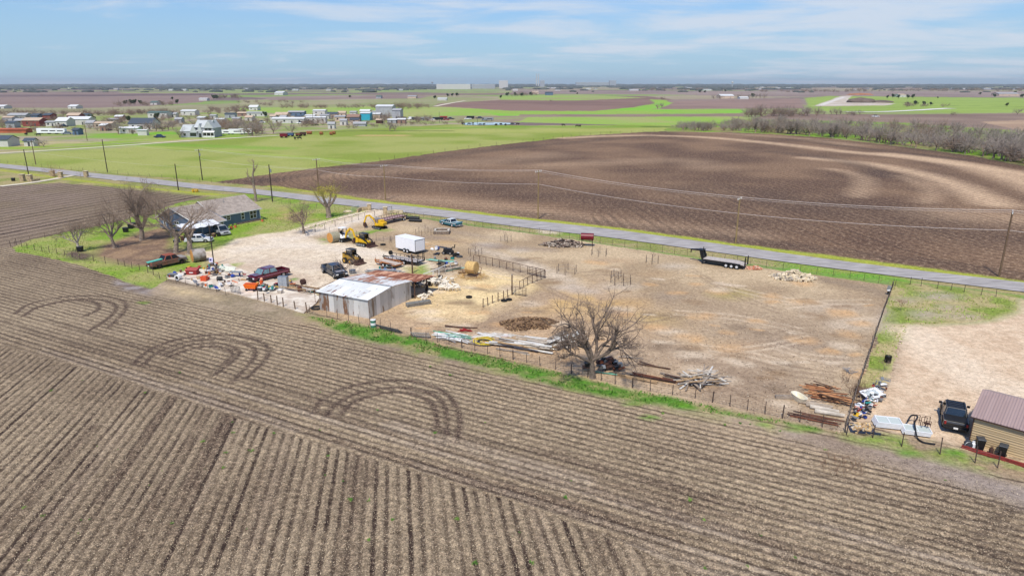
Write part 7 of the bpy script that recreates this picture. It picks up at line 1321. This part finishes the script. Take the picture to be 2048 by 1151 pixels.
# trailer of pumps behind the pen: black quad bikes pile
t = thing('welder_cart', 'black machine cart with bent exhaust beyond the rail fence', 'machine', G(896, 508), R(-15)); MB().box((0, 0, .7), (1.6, .9, .7), top=.85).build('body', BLK, t, bevel=.05); MB().path([(.6, 0, 1.0), (.9, 0, 1.3), (1.2, 0, 1.2), (1.3, 0, 1.8)], .09, 8).build('exhaust', BLK, t); MB().box((-.9, 0, 1.15), (1.3, .7, .08), ry=.1).build('hood', DGREY, t)
for x in (-.6, .6):
    for s in (-1, 1): wheel(t, x, s * .5, .3, .18)
# white barrel, small bits beyond
for lab, x, y, m, h_ in (('white plastic barrel behind the white trailer end', 873, 500, WHITE, .7), ('rusty stove barrel at the slab right end', 600, 584, RUST, .9), ('grey round tub right of the dark pickup', 705, 546, GREY, .55)):
    t = thing('barrel', lab, 'barrel', G(x, y)); MB().tube((0, 0, 0), (0, 0, h_), .3 if h_ > .6 else .5, n=16).build('body', m, t, bevel=.03); MB().ring((0, 0, h_), .29 if h_ > .6 else .48, .03, n=16, m=4).build('rim', DGREY, t)
# the slab
slabp = [(333, 553), (352, 546), (385, 541), (420, 538), (455, 528), (490, 543), (540, 556), (590, 578), (630, 588), (640, 596), (632, 608), (608, 627), (560, 612), (500, 596), (450, 583), (400, 572), (336, 557)]
b = MB(); b.prism([(p.x, p.y) for p in (G(*q) for q in slabp)], -.05, .16, axis='z'); o_ = b.build('concrete_slab', CONC); o_['kind'] = 'structure'
ZS = .16
def on(x, y, z=ZS): return G(x, y, 0) + Vector((0, 0, z))
t = thing('dog_house', 'dark red chest with sloped lid on the slab', 'chest', on(386, 550), R(-4)); MB().prism([(-.45, 0), (.45, 0), (.45, .9), (-.45, .66)], -.85, .85, axis='x').build('box', mat('chest_red', (150, 44, 40), .6, var=.15), t, bevel=.02); MB().quad((-.9, -.5, .67), (.9, -.5, .67), (.9, .5, .93), (-.9, .5, .93), .06).build('lid', mat('lid_red', (182, 86, 78), .6, var=.15), t); MB().box((0, -.47, .36), (.6, .02, .14)).build('sticker', WHITEC, t)
t = thing('cart', 'bright orange four wheeled tub cart on the slab front', 'cart', on(503, 583), R(-8)); b = MB(); b.hexa([(-.75, -.35, .35), (.75, -.35, .35), (.75, .35, .35), (-.75, .35, .35)], [(-.95, -.45, .95), (.95, -.45, .95), (.95, .45, 1.05), (-.95, .45, 1.05)]); b.build('tub', ORG, t, bevel=.04)
MB().box((0, 0, 1.0), (1.6, .7, .03)).build('painted_hollow', mat('shaded_orange', (200, 80, 16), .6), t)  # flat sheet on the solid tub, shade of a hollow painted as darker orange
for x in (-.55, .55):
    for s in (-1, 1): MB().tube((x, s * .3, .17), (x, s * .38, .17), .17, n=12).build('wheel', BLK, t); MB().box((x, s * .3, .3), (.06, .06, .2)).build('leg', BLK, t)
t = thing('metal_cabinet', 'tall grey metal cabinet at the middle of the slab', 'cabinet', on(568, 577), R(-6)); MB().box((0, 0, .85), (1.35, .7, 1.7)).build('body', GALV, t, bevel=.02)
for x in (-.33, .33): MB().box((x, -.365, .85), (.62, .03, 1.6)).build('door', mat('cabinet_door', (190, 196, 204), .45, .4, var=.15), t)
t = thing('concrete_ring', 'white drum with dark mouth lying on the slab', 'drum', on(357, 561), R(10)); MB().tube((-.1, -.35, .4), (.15, .4, .4), .4, .4, 20).build('shell', WHITEC, t); MB().tube((-.11, -.37, .4), (-.1, -.35, .4), .25, n=18).build('mouth', BLK, t)
t = thing('tool_box', 'low dark grey flat box left of the white drum', 'box', on(346, 555), R(-10)); MB().box((0, 0, .22), (1.3, .7, .4)).build('body', DGREY, t, bevel=.03); MB().box((0, 0, .45), (1.34, .74, .06)).build('lid', GREY, t)
t = thing('crate', 'orange red crate between the red chest and the yellow item', 'crate', on(409, 563), R(-6)); MB().box((0, 0, .35), (.9, .6, .7)).build('body', mat('crate_orange', (226, 92, 48), .6, var=.15), t, bevel=.02)
for x in (-.25, 0, .25): MB().box((x, -.31, .35), (.05, .03, .6)).build('rib', mat('crate_orange', (226, 92, 48), .6), t)
t = thing('tyre_bag', 'black open tub with dark liner lying on the slab', 'tub', on(440, 563)); MB().tube((-.3, 0, .3), (.35, .1, .35), .35, .3, 14).build('tub', BLK, t); MB().ring((-.3, 0, .3), .34, .04, 'x', 14, 5).build('rim', RUSTD, t)
t = thing('wire_table', 'metal framed table with grey top at the back of the slab', 'table', on(473, 555), R(-5)); MB().box((0, 0, .75), (1.8, .8, .06)).build('top', GREY, t)
for x in (-.85, .85):
    for y in (-.35, .35): MB().box((x, y, .37), (.05, .05, .74)).build('leg', RUSTD, t)
t = thing('mattress', 'long pale green white panel leaning at the slab back', 'panel', on(455, 545, .3), R(-16)); MB().box((0, 0, .3), (2.9, .12, .8), rx=-.6).build('panel', mat('pale_panel', (224, 226, 210), .8, var=.15), t, bevel=.03); MB().box((0, -.16, .05), (2.8, .1, .1)).build('foot', WOODP, t)
t = thing('traffic_sign_board', 'blue and white board on top of the slab junk heap', 'board', on(424, 536, 1.0), R(0)); MB().box((0, 0, .35), (.6, .06, .7), rx=-.3).build('board', mat('lilac', (206, 200, 232), .6), t); MB().box((-.05, -.05, .4), (.3, .04, .24), rx=-.3).build('patch', mat('navy_patch', (40, 36, 80), .6), t)
t = thing('orange_cooler', 'round orange cooler with pale lid near the maroon pickup', 'cooler', on(524, 573), 0); MB().tube((0, 0, 0), (0, 0, .8), .26, .24, 16).build('body', mat('cooler_orange', (226, 92, 40), .5), t, bevel=.03); MB().ball((.05, 0, .98), .22, 12, 8).build('lid', mat('cooler_lid', (240, 170, 130), .5), t)
for lab, x, y in (('brown metal stool frame at the slab right end', 608, 576),):
    t = thing('fire_basket', lab, 'stool', G(x, y)); MB().tube((-.2, -.2, .95), (.1, .2, .95), .42, n=14).build('drum', RUSTD, t)
    for x_ in (-.3, .3):
        for y_ in (-.25, .25): MB().box((x_, y_, .4), (.05, .05, .8)).build('leg', RUST, t)
# small junk items
COLS = [(WHITE, 'white'), (WHITE, 'white'), (BLK, 'black'), (BLK, 'black'), (DGREY, 'dark grey'), (GREY, 'grey'), (RED, 'red'), (BLUE, 'blue'), (TEAL, 'teal'), (ORG, 'orange'), (RUST, 'rusty'), (RUSTD, 'brown'), (YEL, 'yellow'), (WOODP, 'pale'), (WOODT, 'tan'), (GREY, 'grey')]
def junk(place, spots, seed, zz_=ZS, size=1.0, cols=COLS):
    rnd = random.Random(seed); out = []
    for x, y, lift in spots:
        m, cn = rnd.choice(cols); k = rnd.choice(('bucket', 'crate', 'box', 'pipe', 'panel', 'can', 'bag', 'frame', 'bucket', 'panel')); s = size * rnd.uniform(.75, 1.3); rz = rnd.uniform(0, 6.28); loc = on(x, y, zz_ + lift)
        t = thing(k, 'x', k, loc, rz, 'junk ' + place)
        if k in ('bucket', 'can'): r_ = (.17 if k == 'bucket' else .12) * s; MB().tube((0, 0, 0), (0, 0, .38 * s), r_ * .85, r_, 12).build('body', m, t); MB().ring((0, 0, .38 * s), r_, .015, n=12, m=4).build('rim', GREY, t)
        elif k in ('crate', 'box'): MB().box((0, 0, .18 * s), (.55 * s, .4 * s, .34 * s), top=1.08).build('body', m, t, bevel=.015); MB().box((0, 0, .36 * s), (.5 * s, .36 * s, .03)).build('lid', rnd.choice(cols)[0], t)
        elif k == 'pipe': MB().tube((-.7 * s, 0, .06), (.7 * s, 0, .12), .05 * s, n=8).build('tube', m, t); MB().tube((.62 * s, 0, .12), (.74 * s, 0, .12), .07 * s, n=8).build('coupling', GREY, t)
        elif k == 'panel': MB().box((0, 0, .1), (.9 * s, .5 * s, .04), ry=rnd.uniform(-.5, .5), rx=rnd.uniform(-.3, .3)).build('sheet', m, t); MB().box((0, 0, .04), (.8 * s, .06, .06)).build('batten', WOODD, t)
        elif k == 'bag': MB().ball((0, 0, .17 * s), .26 * s, 10, 6, .14, (1.2, .9, .75)).build('sack', m, t); MB().tube((0, 0, .3 * s), (.04, 0, .42 * s), .05, .03, 6).build('knot', m, t)
        else: MB().path([(-.4 * s, 0, .05), (-.4 * s, 0, .6 * s), (.4 * s, 0, .6 * s), (.4 * s, 0, .05)], .025).build('bars', m, t); MB().box((0, .12, .3 * s), (.75 * s, .3 * s, .03)).build('shelf', rnd.choice(cols)[0], t)
        out.append((t, cn, k))
    out.sort(key=lambda q: q[0].location.x / q[0].location.y)
    for i, (t, cn, k) in enumerate(out): t['label'] = '%s %s of the junk %s, %s from left' % (cn, k, place, ORD(i))
sp_ = []; rnd = random.Random(50)
for i in range(46): a = rnd.gauss(0, 1), rnd.gauss(0, 1); x = 427 + a[0] * 9; y = 545 + a[1] * 6 + (x - 427) * .1; sp_.append((x, min(max(y, 533), 560), max(0, .9 - abs(x - 427) / 14) * rnd.random()))
for x, y in ((372, 551), (378, 540), (373, 545), (397, 548), (405, 555), (340, 556), (368, 553), (418, 560), (455, 558), (449, 552), (462, 548), (480, 553), (487, 551), (490, 556), (400, 571), (405, 573), (412, 574), (422, 576), (428, 575), (433, 578), (440, 575), (437, 581), (398, 537), (408, 540), (452, 538), (445, 534), (384, 562), (391, 566), (376, 560), (398, 559), (450, 566), (458, 570), (446, 572), (463, 574), (470, 566), (478, 562), (488, 562), (350, 549), (362, 546), (415, 553), (435, 552), (441, 549), (459, 553), (466, 556)): sp_.append((x, y, 0))
junk('heap around the slab pole', sp_, 51)
sp_ = []
for i in range(40): x = rnd.uniform(515, 562); y = 580 + (x - 535) * .12 + rnd.gauss(0, 4); sp_.append((x, y, .3 * rnd.random()))
for x, y in ((570, 574), (578, 568), (582, 566), (586, 570), (615, 584), (622, 586), (618, 588)): sp_.append((x, y, 0))
junk('spread beside the orange cart', sp_, 52)
sp_ = []
for i in range(96): u_ = rnd.random(); x = 1716 + u_ * 45 + rnd.gauss(0, 7); y = 838 - u_ * 66 + rnd.gauss(0, 7); sp_.append((x, y, .55 * rnd.random()))
junk('heap at the gravel corner', sp_, 53, 0, .62, COLS[:10] + [(WHITE, 'white'), (GREY, 'grey'), (DGREY, 'dark grey'), (BLK, 'black'), (RUST, 'rusty'), (WOODT, 'tan'), (WHITE, 'white'), (GREY, 'grey')])
sp_ = [(rnd.uniform(755, 800), rnd.uniform(536, 549), .2 * rnd.random()) for i in range(18)] + [(rnd.uniform(862, 920), rnd.uniform(498, 530), 0) for i in range(16)]
junk('scattered behind the barn', sp_, 54, 0, 1.1, [(WHITE, 'white'), (GREY, 'grey'), (BLK, 'black'), (BLUE, 'blue'), (RUST, 'rusty'), (TEAL, 'teal')])
t = thing('door_frame', 'white door with dark window frame on the junk heap at the gravel', 'door', on(1741, 797, .6), R(15)); MB().box((-.75, 0, 0), (.3, 1.15, .08), rx=0).box((.75, 0, 0), (.3, 1.15, .08)).box((0, .48, 0), (1.25, .2, .08)).box((0, -.48, 0), (1.25, .2, .08)).build('frame', WHITE, t, bevel=.01); MB().box((0, 0, -.01), (1.2, .78, .04)).build('pane', mat('pane_grey', (196, 204, 204), .3), t); t.rotation_euler = (R(12), R(-6), R(15))
t = thing('yellow_panel', 'yellow rectangular panel at the left foot of the gravel junk heap', 'panel', on(1713, 834, .35), R(50)); MB().box((0, 0, 0), (1.2, .4, .1)).build('panel', YEL, t, bevel=.02); MB().box((0, 0, -.12), (1.1, .3, .12)).build('base', BLK, t); t.rotation_euler = (R(15), R(5), R(50))
def glass_rack(lab, x, y, rz, n, wd, dp, name='window_stack'):
    t = thing(name, lab, 'windows', on(x, y, .05), rz)
    for k in range(n):
        b = MB(); z = .12 + k * .1; o = k * .04; b.box((o, -dp / 2, z), (wd, .07, .06)).box((o, dp / 2, z), (wd, .07, .06)).box((-wd / 2 + o, 0, z), (.07, dp, .06)).box((wd / 2 + o, 0, z), (.07, dp, .06)).box((o, 0, z), (.06, dp, .05)); f = b.build('window_frame', WHITE, t); MB().box((o, 0, z - .01), (wd - .1, dp - .1, .015)).build('pane', mat('pane_pale', (206, 214, 206), .25, spec=.7), f)
glass_rack('stack of large white framed glass panels on the gravel', 1771, 851, R(-14), 5, 1.9, 1.3); glass_rack('white glass panel pallet with a black hose and chairs on top', 1829, 866, R(-17), 4, 2.0, 1.15)
t = thing('metal_chairs', 'tangle of black chair frames on the right glass pallet', 'chairs', on(1838, 862, .55), R(-17)); b = MB()
for x, y in ((-.2, .2), (.25, -.1), (.55, .15)): b.path([(x - .2, y - .2, 0), (x - .2, y - .2, .5), (x + .2, y - .2, .5), (x + .2, y - .2, 0)], .025).path([(x - .2, y + .2, 0), (x - .2, y + .2, .75), (x + .2, y + .2, .75), (x + .2, y + .2, 0)], .025)
b.build('frame', RUSTD, t); MB().box((.5, 0, .25), (.45, .4, .04)).build('seat', RUSTD, t)
hp = smooth_px([(1812, 858), (1820, 846), (1832, 848), (1826, 862), (1832, 876), (1846, 886), (1870, 890)], 6)
tag(MB().path([(lambda p: (p.x, p.y, .75 if i < 20 else max(.12, .75 - (i - 20) * .12)))(G(*q)) for i, q in enumerate(hp)], .07, 8).build('hose', BLK), 'thick black hose curling off the right glass pallet onto the gravel', 'hose')
b = MB(); c = G(1722, 857); b.box((c.x, c.y, .05), (2.0, 1.7, .08), rz=-.25); b.box((c.x + .1, c.y - .9, .12), (2.0, .08, .2), rz=-.25); tag(b.build('tray', mat('navy_tray', (44, 54, 74), .6)), 'dark tray under the heap of wood chunks', 'tray')
def brush(lab, x, y, r_, n, seed, m, hh_=1.2):
    T = Tubes(); rnd = random.Random(seed); c = G(x, y)
    for i in range(n):
        a = rnd.uniform(0, 6.28); q = rnd.random() ** .5 * r_; p = Vector((q * math.cos(a), q * math.sin(a), 0)); d = Vector((rnd.gauss(0, .5), rnd.gauss(0, .5), 1)).normalized()
        grow(T, T, p, d, hh_ * rnd.uniform(.5, 1), .014, 2, dict(SAP, lev=3, kids=[3, 3, 3], rmin=.008), rnd)
    o = T.mesh('brush', m, 3); o.location = c; tag(o, lab, 'bush'); return o
brush('brown dry brush along the right fence beside the gravel junk', 1722, 790, 1.0, 60, 61, mat('dry_brush', (122, 88, 70), .95, var=.3)); brush('tangle of dark brown brush below the white door', 1722, 815, .7, 50, 62, mat('dry_brush_dark', (84, 62, 50), .95, var=.3), .7); brush('small brown weeds at the foot of the gravel junk', 1690, 762, .4, 14, 63, mat('dry_brush', (122, 88, 70), .95), .8)
brush('reddish brown weeds growing out of the field right of centre', 1680, 935, 1.6, 70, 64, mat('weed_brown', (150, 116, 90), .95, var=.3), .6)
# stone, trash and orange bins by the house
for lab, x, y, m in (('orange pot at the right corner of the blue house', 525, 443, mat('pot_orange', (236, 120, 90), .7)), ('first red and white pot in front of the blue house', 463, 457, mat('pot_orange', (236, 120, 90), .7)), ('second red and white pot in front of the blue house', 471, 455, mat('pot_orange', (236, 120, 90), .7)), ('green pot at the front left corner of the blue house', 452, 462, TEAL)):
    t = thing('flower_pot', lab, 'pot', G(x, y)); MB().tube((0, 0, 0), (0, 0, .5), .22, .3, 12).build('pot', m, t); MB().ball((0, 0, .6), .28, 10, 6, .25).build('plant', LEAFG, t)
for lab, x, y in (('black covered grill on the lawn near the tallest yard tree', 252, 464), ('second black bin on the lawn, further back', 262, 457), ('black bin behind the others by the field edge', 267, 454), ('dark bucket hung at the trunk of the pale small tree', 161, 503), ('black bin beside the distant gateway', 27, 362)):
    t = thing('trash_bin', lab, 'bin', G(x, y)); MB().box((0, 0, .45), (.8, .6, .9), top=1.15).build('body', BLK, t, bevel=.04); MB().box((0, 0, .93), (1.0, .75, .07)).build('lid', DGREY, t, bevel=.02)
t = thing('mail_box_post', 'leaning white sign and black pot hung on the corner fence post', 'sign', G(1776, 589)); MB().box((0, 0, 1.0), (.5, .06, .6), ry=.3).build('board', GREY, t); MB().tube((.05, 0, .2), (.05, 0, .55), .2, n=12).build('pot', BLK, t); MB().box((.02, -.04, .65), (.5, .05, .2)).build('plate', WHITE, t)
# clod and weed details in the fields
T = Tubes(); b = MB(); rnd = random.Random(77); n_ = 0
wl = [(103, 782), (165, 760), (290, 785), (360, 745), (405, 883), (451, 905), (498, 900), (447, 936), (85, 1032), (49, 1016), (344, 1046), (325, 942), (465, 844), (465, 866), (505, 902), (548, 866), (640, 860), (656, 912), (686, 962), (737, 1002), (737, 1080), (785, 1040), (914, 1038), (950, 1125), (1065, 1125), (1067, 1128), (1130, 995), (1408, 1040), (1410, 1138), (1495, 1133), (1590, 1115), (755, 820), (640, 784), (860, 733), (900, 750), (970, 845), (870, 866), (1325, 827), (1300, 835), (1500, 848), (1480, 846), (1560, 862), (1380, 1000), (1650, 900), (1890, 960), (700, 1000), (650, 950), (620, 918), (1450, 850)]
for x, y in wl + [(rnd.uniform(0, 2048), rnd.uniform(680, 1140)) for _ in range(24)]:
    if (x, y) not in wl and x > 900 and y < 620 + .26 * x: continue
    c = G(x, y); s = rnd.uniform(.08, .19) if (x, y) in wl else rnd.uniform(.04, .09)
    for k in range(26): a = rnd.uniform(0, 6.28); e = Vector((math.cos(a), math.sin(a), rnd.uniform(.3, 1.6))).normalized() * s * rnd.uniform(.6, 1.3); g = Vector((-math.sin(a), math.cos(a), 0)) * s * .28; p = c + Vector((rnd.gauss(0, s * .4), rnd.gauss(0, s * .4), .02)); b.add([p - g, p + g, p + e], [(0, 1, 2)])
tag(b.build('weeds', GRASSB), 'small green weeds sprouting in the stubble rows', 'weeds', kind='stuff')
# grass blades on the bright strip and lawns
def tufts(name, lab, polys, dens_, hh_, m, seed, cap):
    V = []; F = []; r_ = np.random.default_rng(seed)
    for poly in polys:
        pts = dens(poly); xs = [p[0] for p in pts]; ys = [p[1] for p in pts]; A = (max(xs) - min(xs)) * (max(ys) - min(ys)); n = int(min(cap, A * dens_)); px_ = r_.uniform(min(xs), max(xs), n); py_ = r_.uniform(min(ys), max(ys), n); ok = inside(px_, py_, pts) & (fbm(px_ * .9, py_ * .9, 71, 3) > .46); px_, py_ = px_[ok], py_[ok]; n = len(px_)
        a = r_.uniform(0, 6.28, n); s = hh_ * r_.uniform(.5, 1.3, n); g = s * .35; lx, ly = r_.normal(0, .5, n) * s, r_.normal(0, .5, n) * s
        v = np.stack([np.stack([px_ - np.cos(a) * g, py_ - np.sin(a) * g, np.zeros(n)], 1), np.stack([px_ + np.cos(a) * g, py_ + np.sin(a) * g, np.zeros(n)], 1), np.stack([px_ + lx, py_ + ly, s], 1)], 1).reshape(-1, 3); V.append(v)
    V = np.concatenate(V); n = len(V) // 3; me = bpy.data.meshes.new(name); me.vertices.add(len(V)); me.loops.add(len(V)); me.polygons.add(n); me.vertices.foreach_set('co', V.astype(np.float32).ravel()); me.loops.foreach_set('vertex_index', np.arange(len(V), dtype=np.int32)); me.polygons.foreach_set('loop_start', np.arange(0, len(V), 3, dtype=np.int32)); me.polygons.foreach_set('loop_total', np.full(n, 3, np.int32)); me.update(); me.materials.append(m)
    o = bpy.data.objects.new(name, me); col.objects.link(o); tag(o, lab, 'grass', kind='stuff')
tufts('grass_strip', 'lush green grass strip between the fence and the stubble field', [STRIP], 28, .22, GRASSB, 1, 120000)
tufts('lawn_grass', 'rough grass of the left lawn and the roadside verges', [[(22, 494), (130, 464), (200, 452), (190, 500), (150, 500), (215, 530), (345, 552), (300, 578), (150, 528), (30, 502)], [(470, 455), (540, 430), (700, 413), (735, 425), (640, 455), (560, 465)], [(1735, 735), (1765, 650), (1780, 570), (2034, 600), (2034, 622), (1985, 640), (1815, 650), (1794, 720), (1745, 775)], [(800, 425), (1240, 482), (1786, 558), (1786, 568), (1240, 490), (800, 432)]], 7, .2, mat('lawn_blades', (140, 172, 62), .9, rgb2=(176, 176, 104), vscale=.5), 2, 60000)
# stubble residue and clods
def litter(name, lab, poly, n, sz, m, seed, zof=.05, el=1.8):
    r_ = np.random.default_rng(seed); pts = dens(poly); y0, y1 = min(p[1] for p in pts), max(p[1] for p in pts); yy = 1 / r_.uniform(1 / y1, 1 / y0, n); xx = r_.uniform(-.78, .78, n) * (yy + 4); ok = inside(xx, yy, pts); xx, yy = xx[ok], yy[ok]; n = len(xx); a = r_.uniform(0, 6.28, n); s = sz * r_.uniform(.5, 1.5, n); ux, uy = np.cos(a) * s * el / 2, np.sin(a) * s * el / 2; vx, vy = -np.sin(a) * s / 2, np.cos(a) * s / 2; z = np.full(n, zof) + r_.uniform(0, .02, n); t_ = r_.uniform(0, .6, n) * s
    v = np.stack([np.stack([xx - ux, yy - uy, z], 1), np.stack([xx + vx, yy + vy, z + t_], 1), np.stack([xx + ux, yy + uy, z + t_ * .3], 1), np.stack([xx - vx, yy - vy, z - .01], 1)], 1).reshape(-1, 3)
    me = bpy.data.meshes.new(name); me.vertices.add(len(v)); me.loops.add(len(v)); me.polygons.add(n); me.vertices.foreach_set('co', v.astype(np.float32).ravel()); me.loops.foreach_set('vertex_index', np.arange(len(v), dtype=np.int32)); me.polygons.foreach_set('loop_start', np.arange(0, len(v), 4, dtype=np.int32)); me.polygons.foreach_set('loop_total', np.full(n, 4, np.int32)); me.update(); me.materials.append(m); o = bpy.data.objects.new(name, me); col.objects.link(o); tag(o, lab, 'litter', kind='stuff')
FP = [(-60, 540), (200, 580), (600, 640), (1000, 745), (1500, 850), (2100, 980), (2200, 1200), (-100, 1200)]
litter('crop_stubble', 'pale broken stalks littering the near field', FP, 80000, .034, mat('straw_bits', (226, 204, 172), .9, var=.3, vscale=3), 5)
litter('dark_clods', 'dark soil clods scattered over the near field', FP, 60000, .05, mat('clod_dark', (84, 68, 58), .95), 6, el=1.1)
litter('yard_litter', 'pale chips and stones scattered in the dirt yard', LOT, 14000, .06, mat('yard_bits', (226, 208, 184), .9, var=.3), 7, .03); litter('yard_clods', 'dark droppings and twigs scattered in the dirt yard', LOT, 26000, .065, mat('yard_dark', (116, 94, 78), .95), 8, .03)
GRV = [(1815, 652), (1880, 649), (1985, 642), (2034, 624), (2048, 610), (2300, 700), (2300, 980), (2048, 915), (1940, 890), (1850, 874), (1780, 862), (1735, 845), (1715, 810), (1760, 775), (1790, 740), (1800, 690)]
GR2 = [(430, 502), (470, 480), (570, 465), (690, 432), (768, 414), (738, 438), (610, 474), (740, 494), (860, 524), (800, 558), (690, 558), (600, 590), (460, 535)]
litter('gravel_stones', 'brown and grey stones in the neighbouring gravel', GRV, 40000, .05, mat('gravel_dark', (176, 146, 118), .9, var=.3), 9, .04, 1.1); litter('gravel_chips', 'pale chips in the neighbouring gravel', GRV, 40000, .05, mat('gravel_pale', (240, 222, 196), .9), 10, .04, 1.1)
litter('drive_stones', 'brown stones in the gravel drive', GR2, 16000, .08, mat('gravel_dark', (176, 146, 118), .9), 11, .04, 1.1)
# ---------------------------------------------------------------- the air
hm_ = bpy.data.materials.new('air'); hm_.use_nodes = True; nt = hm_.node_tree; nt.nodes.clear()
pv = N(nt, 'ShaderNodeVolumePrincipled'); pv.inputs['Density'].default_value = .00006; pv.inputs['Color'].default_value = (.86, .92, .97, 1); pv.inputs['Anisotropy'].default_value = .2
o_ = N(nt, 'ShaderNodeOutputMaterial'); nt.links.new(pv.outputs[0], o_.inputs['Volume'])
b = MB(); b.hexa([(-26500, -70, -1.5), (26500, -70, -1.5), (26500, 19500, -1.5), (-26500, 19500, -1.5)], [(-26500, -70, 136), (26500, -70, 136), (26500, 19500, 136), (-26500, 19500, 136)])
hz_ = b.build('haze', hm_); hz_['kind'] = 'stuff'; hz_['label'] = 'thin pale haze over the plain'
